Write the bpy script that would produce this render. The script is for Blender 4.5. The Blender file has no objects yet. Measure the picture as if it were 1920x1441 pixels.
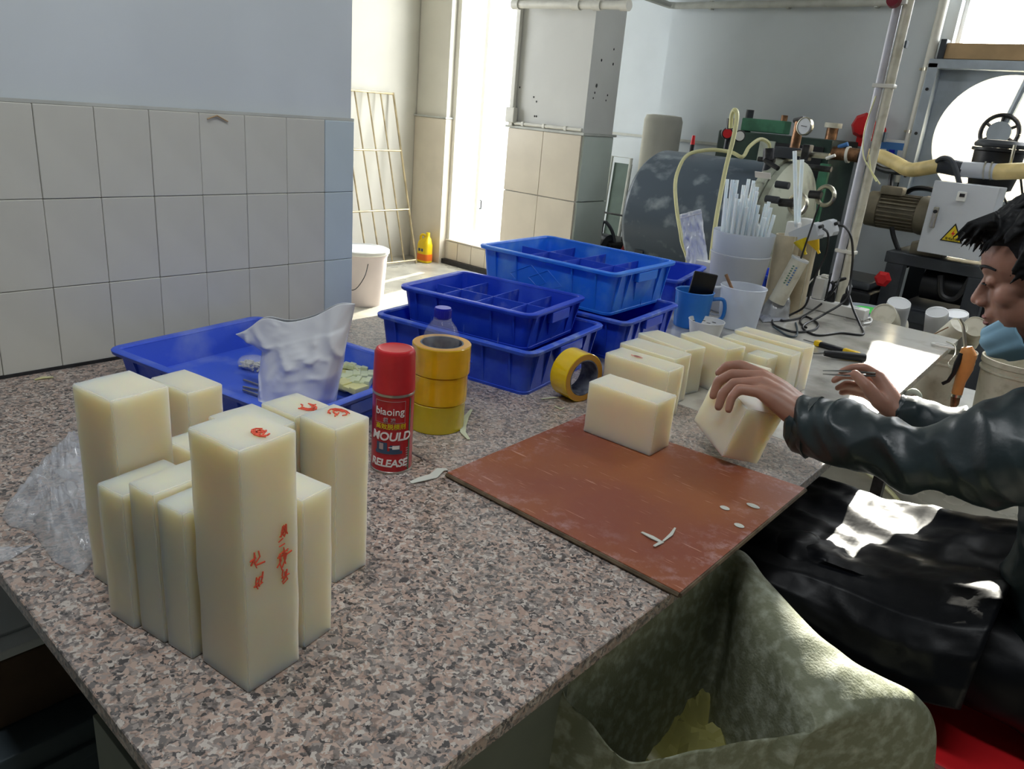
import bpy, bmesh, math, random
import numpy as np
from mathutils import Vector, Matrix, noise
random.seed(7)
PI = math.pi
COL = bpy.context.scene.collection
scene = bpy.context.scene

# ------------------------------------------------------------------ camera
cam_data = bpy.data.cameras.new('camera')
cam_data.sensor_width = 36.0
cam_data.lens = 27.13
cam_data.clip_start = 0.02
cam_data.clip_end = 200
cam = bpy.data.objects.new('camera', cam_data)
COL.objects.link(cam)
cam.matrix_world = Matrix(((0.740881, -0.284645, 0.608336, 1.61),
                           (0.666389, 0.198544, -0.718683, 0.0),
                           (0.083788, 0.937847, 0.336782, 1.34),
                           (0, 0, 0, 1)))
scene.camera = cam

# ------------------------------------------------------------------ sky, lights, exposure
world = bpy.data.worlds.new('world'); scene.world = world
world.use_nodes = True
wn = world.node_tree.nodes; wl = world.node_tree.links
bg = wn['Background']
bg.inputs[0].default_value = (0.93, 0.97, 1.0, 1)
bg.inputs[1].default_value = 9.0

def area(name, loc, rot, sx, sy, power, col, portal=False):
    l = bpy.data.lights.new(name, 'AREA'); l.shape = 'RECTANGLE'; l.size = sx; l.size_y = sy
    l.energy = power; l.color = col
    if portal: l.cycles.is_portal = True
    o = bpy.data.objects.new(name, l); COL.objects.link(o); o.location = loc; o.rotation_euler = rot
    return o
# added overhead fill lights, out of view, and skylight coming in through the openings
area('overhead_fill_light', (1.15, 0.2, 2.93), (0, 0, 0), 1.3, 0.25, 20, (0.93, 0.97, 1.0))
area('overhead_fill_light', (1.5, 2.9, 2.93), (0, 0, 0), 1.3, 0.25, 12, (0.95, 0.98, 1.0))
area('door_daylight', (-2.72, 4.98, 1.5), (PI/2, 0, 0), 1.0, 2.3, 50, (1.0, 0.97, 0.88), True)
area('window_daylight', (1.5, 4.88, 2.17), (PI/2, 0, 0), 2.3, 0.62, 90, (0.97, 0.99, 1.0), True)
area('alcove_daylight', (-3.86, 2.4, 1.75), (PI/2, 0, -PI/2), 1.6, 1.4, 60, (1.0, 0.97, 0.9), True)
area('fan_daylight', (0.69, 4.93, 1.39), (PI/2, 0, 0), 0.62, 0.62, 30, (1.0, 0.95, 0.85), True)
sun = bpy.data.lights.new('sun', 'SUN'); sun.energy = 14.0; sun.angle = 0.012; sun.color = (1.0, 0.96, 0.84)
so = bpy.data.objects.new('sun', sun); COL.objects.link(so)
so.rotation_euler = Vector((0.243, -1.0, -0.46)).to_track_quat('-Z', 'Y').to_euler()

scene.view_settings.view_transform = 'Standard'
scene.view_settings.look = 'None'
scene.view_settings.gamma = 1.0
scene.view_settings.exposure = 0.26
scene.view_settings.use_curve_mapping = False
scene.cycles.max_bounces = 10
scene.cycles.transparent_max_bounces = 16
scene.cycles.caustics_reflective = False
scene.cycles.caustics_refractive = False
scene.cycles.sample_clamp_indirect = 6.0

# ------------------------------------------------------------------ material helpers
def srgb(r, g, b):
    f = lambda c: (c/255/12.92) if c/255 <= 0.04045 else ((c/255+0.055)/1.055)**2.4
    return (f(r), f(g), f(b), 1)
def mk(name, col, rough=0.5, metal=0.0, var=0.0, vscale=6.0, col2=None, bump=0.0, bscale=60.0, detail=4,
       trans=0.0, sss=0.0, radius=(0.02, 0.02, 0.02), sscale=1.0, alpha=1.0, emis=None, estr=0.0, coat=0.0, ior=1.45, spec=0.5, rvar=0.0, thr=(0.4, 0.6), stretch=None):
    m = bpy.data.materials.new(name); m.use_nodes = True
    nt = m.node_tree; n = nt.nodes; L = nt.links
    p = n['Principled BSDF']
    p.inputs['Base Color'].default_value = col
    p.inputs['Roughness'].default_value = rough
    p.inputs['Metallic'].default_value = metal
    p.inputs['IOR'].default_value = ior
    p.inputs['Specular IOR Level'].default_value = spec
    p.inputs['Transmission Weight'].default_value = trans
    p.inputs['Alpha'].default_value = alpha
    p.inputs['Coat Weight'].default_value = coat
    if sss:
        p.inputs['Subsurface Weight'].default_value = sss
        p.inputs['Subsurface Radius'].default_value = radius
        p.inputs['Subsurface Scale'].default_value = sscale
    if emis:
        p.inputs['Emission Color'].default_value = emis; p.inputs['Emission Strength'].default_value = estr
    tc = n.new('ShaderNodeTexCoord'); src = tc.outputs['Object']
    if stretch:
        mp = n.new('ShaderNodeMapping'); mp.inputs['Scale'].default_value = stretch
        L.new(src, mp.inputs['Vector']); src = mp.outputs['Vector']
    if var or col2:
        t = n.new('ShaderNodeTexNoise'); t.inputs['Scale'].default_value = vscale; t.inputs['Detail'].default_value = detail
        L.new(src, t.inputs['Vector'])
        r = n.new('ShaderNodeValToRGB')
        r.color_ramp.elements[0].position = thr[0]; r.color_ramp.elements[1].position = thr[1]
        if col2:
            r.color_ramp.elements[0].color = col; r.color_ramp.elements[1].color = col2
        else:
            r.color_ramp.elements[0].color = tuple(c*(1-var) for c in col[:3])+(1,)
            r.color_ramp.elements[1].color = tuple(min(1, c*(1+var)) for c in col[:3])+(1,)
        L.new(t.outputs['Fac'], r.inputs['Fac']); L.new(r.outputs['Color'], p.inputs['Base Color'])
        if rvar:
            mr = n.new('ShaderNodeMapRange'); mr.inputs['To Min'].default_value = rough-rvar; mr.inputs['To Max'].default_value = rough+rvar
            L.new(t.outputs['Fac'], mr.inputs['Value']); L.new(mr.outputs['Result'], p.inputs['Roughness'])
    if bump:
        t2 = n.new('ShaderNodeTexNoise'); t2.inputs['Scale'].default_value = bscale; t2.inputs['Detail'].default_value = 5
        L.new(src, t2.inputs['Vector'])
        b = n.new('ShaderNodeBump'); b.inputs['Strength'].default_value = bump; b.inputs['Distance'].default_value = 0.002
        L.new(t2.outputs['Fac'], b.inputs['Height']); L.new(b.outputs['Normal'], p.inputs['Normal'])
    return m

def translucent(name, col, t=0.6):
    m = mk(name, col, 0.6); n = m.node_tree.nodes; L = m.node_tree.links
    tr = n.new('ShaderNodeBsdfTranslucent'); tr.inputs[0].default_value = col
    mx = n.new('ShaderNodeMixShader'); mx.inputs[0].default_value = t
    L.new(n['Principled BSDF'].outputs[0], mx.inputs[1]); L.new(tr.outputs[0], mx.inputs[2]); L.new(mx.outputs[0], n['Material Output'].inputs[0])
    return m
def granite(name, tint=(1, 1, 1), dust=0.0):
    m = bpy.data.materials.new(name); m.use_nodes = True
    nt = m.node_tree; n = nt.nodes; L = nt.links; p = n['Principled BSDF']
    tc = n.new('ShaderNodeTexCoord')
    nz = n.new('ShaderNodeTexNoise'); nz.inputs['Scale'].default_value = 90; nz.inputs['Detail'].default_value = 3
    L.new(tc.outputs['Object'], nz.inputs['Vector'])
    mx = n.new('ShaderNodeMix'); mx.data_type = 'RGBA'; mx.blend_type = 'LINEAR_LIGHT'; mx.inputs[0].default_value = 0.012
    L.new(tc.outputs['Object'], mx.inputs[6]); L.new(nz.outputs['Color'], mx.inputs[7])
    v = n.new('ShaderNodeTexVoronoi'); v.inputs['Scale'].default_value = 215
    L.new(mx.outputs[2], v.inputs['Vector'])
    sp = n.new('ShaderNodeSeparateColor'); L.new(v.outputs['Color'], sp.inputs[0])
    r = n.new('ShaderNodeValToRGB'); cr = r.color_ramp; cr.interpolation = 'CONSTANT'
    cols = [(0.0, srgb(66, 63, 64)), (0.10, srgb(104, 98, 96)), (0.24, srgb(150, 140, 134)), (0.42, srgb(178, 156, 143)), (0.62, srgb(164, 140, 127)), (0.76, srgb(190, 181, 172)), (0.9, srgb(128, 118, 112))]
    cr.elements[0].position = cols[0][0]; cr.elements[0].color = cols[0][1]
    cr.elements[1].position = cols[1][0]; cr.elements[1].color = cols[1][1]
    for pos, c in cols[2:]:
        e = cr.elements.new(pos); e.color = c
    L.new(sp.outputs[0], r.inputs['Fac'])
    n2 = n.new('ShaderNodeTexNoise'); n2.inputs['Scale'].default_value = 75; n2.inputs['Detail'].default_value = 4
    L.new(tc.outputs['Object'], n2.inputs['Vector'])
    r2 = n.new('ShaderNodeValToRGB'); r2.color_ramp.elements[0].position = 0.37; r2.color_ramp.elements[1].position = 0.43
    r2.color_ramp.elements[0].color = (0.42, 0.41, 0.42, 1); r2.color_ramp.elements[1].color = (1, 1, 1, 1)
    L.new(n2.outputs['Fac'], r2.inputs['Fac'])
    m2 = n.new('ShaderNodeMix'); m2.data_type = 'RGBA'; m2.blend_type = 'MULTIPLY'; m2.inputs[0].default_value = 0.8
    L.new(r.outputs['Color'], m2.inputs[6]); L.new(r2.outputs['Color'], m2.inputs[7])
    m3 = n.new('ShaderNodeMix'); m3.data_type = 'RGBA'; m3.blend_type = 'MIX'; m3.inputs[7].default_value = srgb(176, 172, 166)
    n3 = n.new('ShaderNodeTexNoise'); n3.inputs['Scale'].default_value = 7; n3.inputs['Detail'].default_value = 8; n3.inputs['Roughness'].default_value = 0.7
    L.new(tc.outputs['Object'], n3.inputs['Vector'])
    mr = n.new('ShaderNodeMapRange'); mr.inputs['From Min'].default_value = 0.35; mr.inputs['From Max'].default_value = 0.7
    mr.inputs['To Min'].default_value = dust*0.25; mr.inputs['To Max'].default_value = min(1, 0.1+dust)
    L.new(n3.outputs['Fac'], mr.inputs['Value']); L.new(mr.outputs['Result'], m3.inputs[0])
    L.new(m2.outputs[2], m3.inputs[6])
    L.new(m3.outputs[2], p.inputs['Base Color'])
    p.inputs['Roughness'].default_value = 0.34
    return m

M = {}
M['granite'] = granite('granite')
M['granite_dusty'] = granite('granite_dusty', dust=0.35)
M['white_board'] = mk('dusty_white_board', srgb(196, 194, 186), 0.20, coat=0.6, var=0.0, col2=srgb(112, 108, 102), vscale=6, detail=10, thr=(0.45, 0.68), rvar=0.05)
M['wall_paint'] = mk('wall_paint', srgb(206, 213, 218), 0.75, var=0.03, vscale=3, bump=0.1, bscale=30)
M['wall_dim'] = mk('grey_cement_render', srgb(150, 152, 150), 0.85, var=0.08, vscale=3)
M['wall_cream'] = mk('wall_cream', srgb(214, 210, 198), 0.75, var=0.04, vscale=2, bump=0.1, bscale=30)
M['grout'] = mk('grout', srgb(158, 154, 144), 0.9, col2=srgb(96, 90, 80), vscale=9, thr=(0.45, 0.65))
M['tile'] = mk('glazed_tile', srgb(206, 205, 196), 0.28, var=0.03, vscale=5, bump=0.05, bscale=15)
M['tile_blue'] = mk('pale_blue_tile', srgb(196, 209, 214), 0.3, var=0.02, vscale=5)
M['tile_warm'] = mk('cream_tile', srgb(216, 206, 188), 0.3, var=0.03, vscale=5)
M['tile_green'] = mk('pale_green_tile', srgb(206, 216, 208), 0.35, var=0.02, vscale=5)
M['floor'] = mk('concrete_floor', srgb(186, 182, 168), 0.3, col2=srgb(132, 128, 118), vscale=3.5, detail=9, thr=(0.42, 0.72), bump=0.2, bscale=25, rvar=0.15)
M['black_skirt'] = mk('dark_skirting', srgb(42, 42, 44), 0.6, var=0.3, vscale=30)
M['pvc'] = mk('white_pvc', srgb(216, 214, 204), 0.4, var=0.04, vscale=20)
M['pvc_grey'] = mk('greyish_pvc', srgb(196, 196, 204), 0.4, var=0.05, vscale=20)
M['ledge'] = mk('ledge_plaster', srgb(190, 192, 186), 0.7, var=0.08, vscale=12)
M['steel'] = mk('steel', srgb(190, 186, 170), 0.3, 1.0, var=0.15, vscale=20)
M['grille'] = mk('brassy_steel', srgb(178, 162, 128), 0.35, 0.7, var=0.2, vscale=10)
M['dark_steel'] = mk('dark_steel', srgb(70, 70, 72), 0.4, 0.8, var=0.3, vscale=30)
M['blue_deep'] = mk('deep_blue_plastic', srgb(30, 68, 200), 0.38, col2=srgb(62, 98, 212), vscale=14, detail=8, thr=(0.5, 0.72), sss=0.15, radius=(0.003, 0.004, 0.01), bump=0.06, bscale=120)
M['blue_light'] = mk('light_blue_plastic', srgb(40, 124, 236), 0.4, col2=srgb(100, 160, 238), vscale=12, detail=8, thr=(0.5, 0.72), sss=0.25, radius=(0.003, 0.006, 0.012))
M['blue_worn'] = mk('dusty_blue_plastic', srgb(46, 84, 204), 0.5, col2=srgb(140, 160, 214), vscale=22, detail=10, thr=(0.52, 0.78))
M['soap'] = mk('milky_silicone', srgb(228, 219, 194), 0.30, coat=0.2, var=0.02, vscale=12, sss=1.0, radius=(0.05, 0.036, 0.020), sscale=1.6, bump=0.12, bscale=35, ior=1.4)
M['red_ink'] = mk('red_ink', srgb(236, 92, 66), 0.6)
M['brown_board'] = None
M['ply_edge'] = mk('board_edge', srgb(96, 82, 64), 0.8, var=0.3, vscale=40)
M['red_can'] = mk('red_can_paint', srgb(176, 24, 34), 0.28, var=0.04, coat=0.4)
M['red_cap'] = mk('red_cap_plastic', srgb(196, 40, 48), 0.36, var=0.08, vscale=25)
M['can_metal'] = mk('can_metal', srgb(180, 176, 170), 0.3, 1.0)
M['white_print'] = mk('white_print', srgb(232, 228, 226), 0.5)
M['grey_print'] = mk('grey_print', srgb(170, 150, 150), 0.5)
M['yellow_print'] = mk('yellow_print', srgb(214, 190, 30), 0.5)
M['black_print'] = mk('black_print', srgb(26, 22, 26), 0.5)
M['blue_print'] = mk('blue_grey_print', srgb(58, 78, 104), 0.5)
M['tape'] = mk('amber_tape', srgb(226, 176, 22), 0.22, var=0.1, vscale=18, sss=0.5, radius=(0.02, 0.012, 0.002), coat=0.5)
M['tape_yellow'] = mk('yellow_tape', srgb(240, 200, 14), 0.2, var=0.05, vscale=14, sss=0.4, radius=(0.02, 0.014, 0.002), coat=0.6)
M['tape_olive'] = mk('olive_amber_tape', srgb(198, 176, 34), 0.22, var=0.1, vscale=14, sss=0.5, radius=(0.02, 0.014, 0.002), coat=0.5)
M['tape_edge'] = mk('tape_edge', srgb(216, 152, 60), 0.5, var=0.06, sss=0.3, radius=(0.01, 0.006, 0.002))
M['tape_core'] = mk('paper_core', srgb(120, 124, 134), 0.8, col2=srgb(80, 84, 100), vscale=60)
M['clear'] = mk('clear_plastic', (1, 1, 1, 1), 0.03, trans=1.0, ior=1.3)
M['blue_cap'] = mk('blue_cap', srgb(22, 34, 176), 0.35)
M['bag_white'] = mk('white_poly_bag', srgb(232, 234, 238), 0.22, var=0.04, vscale=20, sss=0.5, radius=(0.02, 0.02, 0.025), coat=0.3)
M['bag_white'] = translucent('white_poly_bag', srgb(244, 246, 250), 0.12)
M['bag_white'].node_tree.nodes['Principled BSDF'].inputs['Roughness'].default_value = 0.22
M['bag_clear'] = mk('clear_film', srgb(226, 230, 236), 0.08, alpha=0.26, coat=0.6)
M['frost'] = mk('frosted_plastic', srgb(226, 230, 234), 0.35, sss=0.7, radius=(0.03, 0.03, 0.03), alpha=0.86)
M['frost_clear'] = mk('frosted_clear_plastic', srgb(216, 224, 236), 0.3, alpha=0.62, sss=0.3)
M['white_plastic'] = mk('white_plastic', srgb(226, 226, 222), 0.4, var=0.03, vscale=20)
M['dirty_white'] = mk('dirty_white_plastic', srgb(212, 208, 190), 0.45, col2=srgb(176, 170, 146), vscale=30, detail=8, thr=(0.5, 0.8))
M['glue'] = mk('glue_stick', srgb(224, 234, 240), 0.2, sss=0.8, radius=(0.02, 0.025, 0.03), coat=0.3)
M['black_plastic'] = mk('black_plastic', srgb(24, 25, 28), 0.4, var=0.2, vscale=30)
M['black_glass'] = mk('black_glass', srgb(10, 11, 14), 0.35)
M['blue_mid'] = mk('worn_mid_blue_plastic', srgb(62, 96, 212), 0.42, col2=srgb(118, 138, 214), vscale=11, detail=10, thr=(0.5, 0.75), sss=0.15, radius=(0.003, 0.004, 0.01))
M['mug_blue'] = mk('blue_mug_plastic', srgb(42, 120, 200), 0.4, var=0.06, vscale=12, sss=0.2, radius=(0.003, 0.005, 0.01))
M['stick'] = mk('brown_stick', srgb(140, 104, 74), 0.6, var=0.15, vscale=60)
M['cardboard'] = mk('cardboard_tube', srgb(196, 184, 158), 0.85, var=0.12, vscale=14, bump=0.2, bscale=80)
M['yellow'] = mk('yellow_plastic', srgb(238, 196, 26), 0.4)
M['orange'] = mk('orange_plastic', srgb(222, 150, 84), 0.4, var=0.06, vscale=30)
M['tank'] = mk('grey_blue_tank_paint', srgb(78, 90, 102), 0.35, col2=srgb(156, 166, 172), vscale=10, detail=12, thr=(0.55, 0.8), bump=0.15, bscale=30, rvar=0.1)
M['green_dark'] = mk('dark_green_paint', srgb(34, 52, 46), 0.4, col2=srgb(52, 78, 64), vscale=8, detail=6, thr=(0.5, 0.8))
M['green_mid'] = mk('green_paint', srgb(64, 120, 92), 0.5, var=0.2, vscale=14)
M['pale_flange'] = mk('worn_pale_flange', srgb(178, 184, 168), 0.5, col2=srgb(96, 92, 80), vscale=8, detail=8, thr=(0.5, 0.75))
M['hose_yellow'] = mk('yellowed_hose', srgb(206, 204, 158), 0.3, sss=0.4, radius=(0.01, 0.01, 0.006), var=0.06, vscale=10)
M['duct_cream'] = mk('cream_suction_hose', srgb(214, 192, 132), 0.45, var=0.12, vscale=14)
M['brass'] = mk('dirty_brass', srgb(140, 104, 76), 0.45, 0.7, var=0.35, vscale=30)
M['red_plastic'] = mk('red_plastic', srgb(206, 34, 40), 0.35, var=0.06, vscale=10)
M['machine_dark'] = mk('dark_machine_paint', srgb(50, 54, 60), 0.45, col2=srgb(74, 78, 82), vscale=10, detail=8, thr=(0.5, 0.8))
M['motor'] = mk('brown_grey_motor_paint', srgb(122, 114, 96), 0.5, var=0.12, vscale=16)
M['box_grey'] = mk('light_grey_enamel', srgb(194, 198, 204), 0.35, var=0.02)
M['fan_frame'] = mk('galvanised_sheet', srgb(170, 180, 190), 0.45, 0.3, var=0.08, vscale=10)
M['louvre'] = mk('louvre_plastic', srgb(236, 222, 196), 0.5, var=0.05, vscale=8, sss=0.6, radius=(0.02, 0.015, 0.01))
M['louvre'] = translucent('backlit_louvre', srgb(240, 232, 214))
M['tan'] = mk('tan_board', srgb(176, 148, 110), 0.7, var=0.1, vscale=8)
M['jug_yellow'] = mk('yellow_jug', srgb(232, 196, 20), 0.35)
M['orange_label'] = mk('orange_label', srgb(226, 110, 30), 0.5)
M['green_bright'] = mk('bright_green', srgb(40, 206, 70), 0.4)
M['sack'] = mk('woven_sack', srgb(130, 134, 110), 0.62, spec=0.3, col2=srgb(188, 192, 174), vscale=55, detail=12, thr=(0.45, 0.8), bump=0.5, bscale=260, rvar=0.1)
M['yellow_film'] = mk('yellow_film', srgb(206, 200, 120), 0.25, alpha=0.6)
M['jacket'] = mk('dark_coated_fabric', srgb(38, 49, 52), 0.38, var=0.2, vscale=9, bump=0.3, bscale=60, rvar=0.08)
M['apron'] = mk('black_coated_apron', srgb(11, 13, 17), 0.40, spec=0.22, var=0.25, vscale=7, bump=0.35, bscale=30, rvar=0.1)
M['skin'] = mk('skin', srgb(160, 118, 100), 0.5, var=0.08, vscale=25, sss=0.35, radius=(0.012, 0.005, 0.003), bump=0.15, bscale=160)
M['hair'] = mk('black_hair', srgb(20, 21, 23), 0.6, spec=0.3, var=0.3, vscale=60, stretch=(1, 1, 6))
M['lip'] = mk('lip_skin', srgb(140, 84, 76), 0.45)
M['mask'] = mk('blue_surgical_mask', srgb(142, 184, 208), 0.7, var=0.05, vscale=20)
M['eye'] = mk('eye', srgb(30, 24, 22), 0.15)
M['cellophane'] = mk('cellophane', srgb(220, 200, 200), 0.1, alpha=0.25, coat=1.0)
M['brown_box'] = mk('brown_cardboard', srgb(74, 58, 44), 0.85, var=0.1, vscale=10)
M['grey_foam'] = mk('grey_foam', srgb(186, 192, 194), 0.8, var=0.03)
M['slate'] = mk('slate_plastic', srgb(66, 78, 84), 0.6, var=0.12, vscale=6)
M['panel_green'] = mk('grey_green_laminate', srgb(104, 110, 98), 0.6, var=0.06, vscale=8)
M['pale_yellow'] = mk('pale_yellow_silicone', srgb(214, 210, 150), 0.4, var=0.06, vscale=30, sss=0.5, radius=(0.01, 0.01, 0.005))
M['pale_green'] = mk('pale_green_silicone', srgb(206, 214, 178), 0.5, var=0.05, vscale=30, sss=0.4, radius=(0.01, 0.01, 0.006))
M['blade'] = mk('blade_steel', srgb(150, 150, 148), 0.25, 1.0, var=0.1, vscale=60)
M['soft_yellow'] = M['yellow']
M['panel_blue'] = mk('blue_label', srgb(70, 120, 180), 0.4)
M['chip'] = mk('silicone_flake', srgb(220, 224, 214), 0.35, alpha=0.8)

M['bottle_clear'] = mk('clear_bottle_plastic', srgb(232, 238, 246), 0.04, alpha=0.07, coat=0.5, var=0.05, vscale=120)
M['zip_film'] = mk('milky_zip_film', srgb(240, 243, 246), 0.18, alpha=0.86, coat=0.5)
M['dark_red'] = mk('dark_red_lens', srgb(120, 24, 40), 0.3)
M['sack_in'] = M['sack']

M['white_board'].node_tree.nodes['Principled BSDF'].inputs['Coat Roughness'].default_value = 0.14
# brown phenolic board: worn reddish brown with pale scratches and scuffed rim
def board_mat():
    m = bpy.data.materials.new('brown_phenolic_board'); m.use_nodes = True
    nt = m.node_tree; n = nt.nodes; L = nt.links; p = n['Principled BSDF']
    tc = n.new('ShaderNodeTexCoord')
    a = n.new('ShaderNodeTexNoise'); a.inputs['Scale'].default_value = 4; a.inputs['Detail'].default_value = 6
    L.new(tc.outputs['Object'], a.inputs['Vector'])
    r = n.new('ShaderNodeValToRGB'); r.color_ramp.elements[0].position = 0.4; r.color_ramp.elements[1].position = 0.62
    r.color_ramp.elements[0].color = srgb(148, 86, 52); r.color_ramp.elements[1].color = srgb(136, 74, 58)
    L.new(a.outputs['Fac'], r.inputs['Fac'])
    prev = r.outputs['Color']
    for k, (ang, sc) in enumerate(((0.5, 16), (2.2, 13), (1.2, 22))):
        mp = n.new('ShaderNodeMapping'); mp.inputs['Rotation'].default_value = (0, 0, ang); mp.inputs['Scale'].default_value = (1.0, 14, 1)
        mp.inputs['Location'].default_value = (k*3.1, k*1.7, 0)
        L.new(tc.outputs['Object'], mp.inputs['Vector'])
        s = n.new('ShaderNodeTexNoise'); s.inputs['Scale'].default_value = sc; s.inputs['Detail'].default_value = 2
        L.new(mp.outputs['Vector'], s.inputs['Vector'])
        rr = n.new('ShaderNodeValToRGB'); rr.color_ramp.elements[0].position = 0.70; rr.color_ramp.elements[1].position = 0.74
        L.new(s.outputs['Fac'], rr.inputs['Fac'])
        mul = n.new('ShaderNodeMath'); mul.operation = 'MULTIPLY'; mul.inputs[1].default_value = 0.55
        L.new(rr.outputs['Color'], mul.inputs[0])
        mx = n.new('ShaderNodeMix'); mx.data_type = 'RGBA'; mx.inputs[7].default_value = srgb(206, 160, 140)
        L.new(mul.outputs[0], mx.inputs[0]); L.new(prev, mx.inputs[6]); prev = mx.outputs[2]
    # powdery scuffs towards the rim of the board
    sx = n.new('ShaderNodeSeparateXYZ'); L.new(tc.outputs['Object'], sx.inputs[0])
    ax = n.new('ShaderNodeMath'); ax.operation = 'ABSOLUTE'; L.new(sx.outputs[0], ax.inputs[0])
    ay = n.new('ShaderNodeMath'); ay.operation = 'ABSOLUTE'; L.new(sx.outputs[1], ay.inputs[0])
    mxm = n.new('ShaderNodeMath'); mxm.operation = 'MAXIMUM'; L.new(ax.outputs[0], mxm.inputs[0]); L.new(ay.outputs[0], mxm.inputs[1])
    mr = n.new('ShaderNodeMapRange'); mr.inputs['From Min'].default_value = 0.13; mr.inputs['From Max'].default_value = 0.22
    L.new(mxm.outputs[0], mr.inputs['Value'])
    sn = n.new('ShaderNodeTexNoise'); sn.inputs['Scale'].default_value = 40; sn.inputs['Detail'].default_value = 8; sn.inputs['Roughness'].default_value = 0.75
    L.new(tc.outputs['Object'], sn.inputs['Vector'])
    sr = n.new('ShaderNodeValToRGB'); sr.color_ramp.elements[0].position = 0.5; sr.color_ramp.elements[1].position = 0.75
    L.new(sn.outputs['Fac'], sr.inputs['Fac'])
    ml = n.new('ShaderNodeMath'); ml.operation = 'MULTIPLY'; L.new(sr.outputs['Color'], ml.inputs[0]); L.new(mr.outputs['Result'], ml.inputs[1])
    fx = n.new('ShaderNodeMix'); fx.data_type = 'RGBA'; fx.inputs[7].default_value = srgb(190, 160, 160)
    L.new(ml.outputs[0], fx.inputs[0]); L.new(prev, fx.inputs[6]); L.new(fx.outputs[2], p.inputs['Base Color'])
    rg = n.new('ShaderNodeMapRange'); rg.inputs['To Min'].default_value = 0.3; rg.inputs['To Max'].default_value = 0.5
    L.new(sn.outputs['Fac'], rg.inputs['Value']); L.new(rg.outputs['Result'], p.inputs['Roughness'])
    return m
M['brown_board'] = board_mat()

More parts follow.
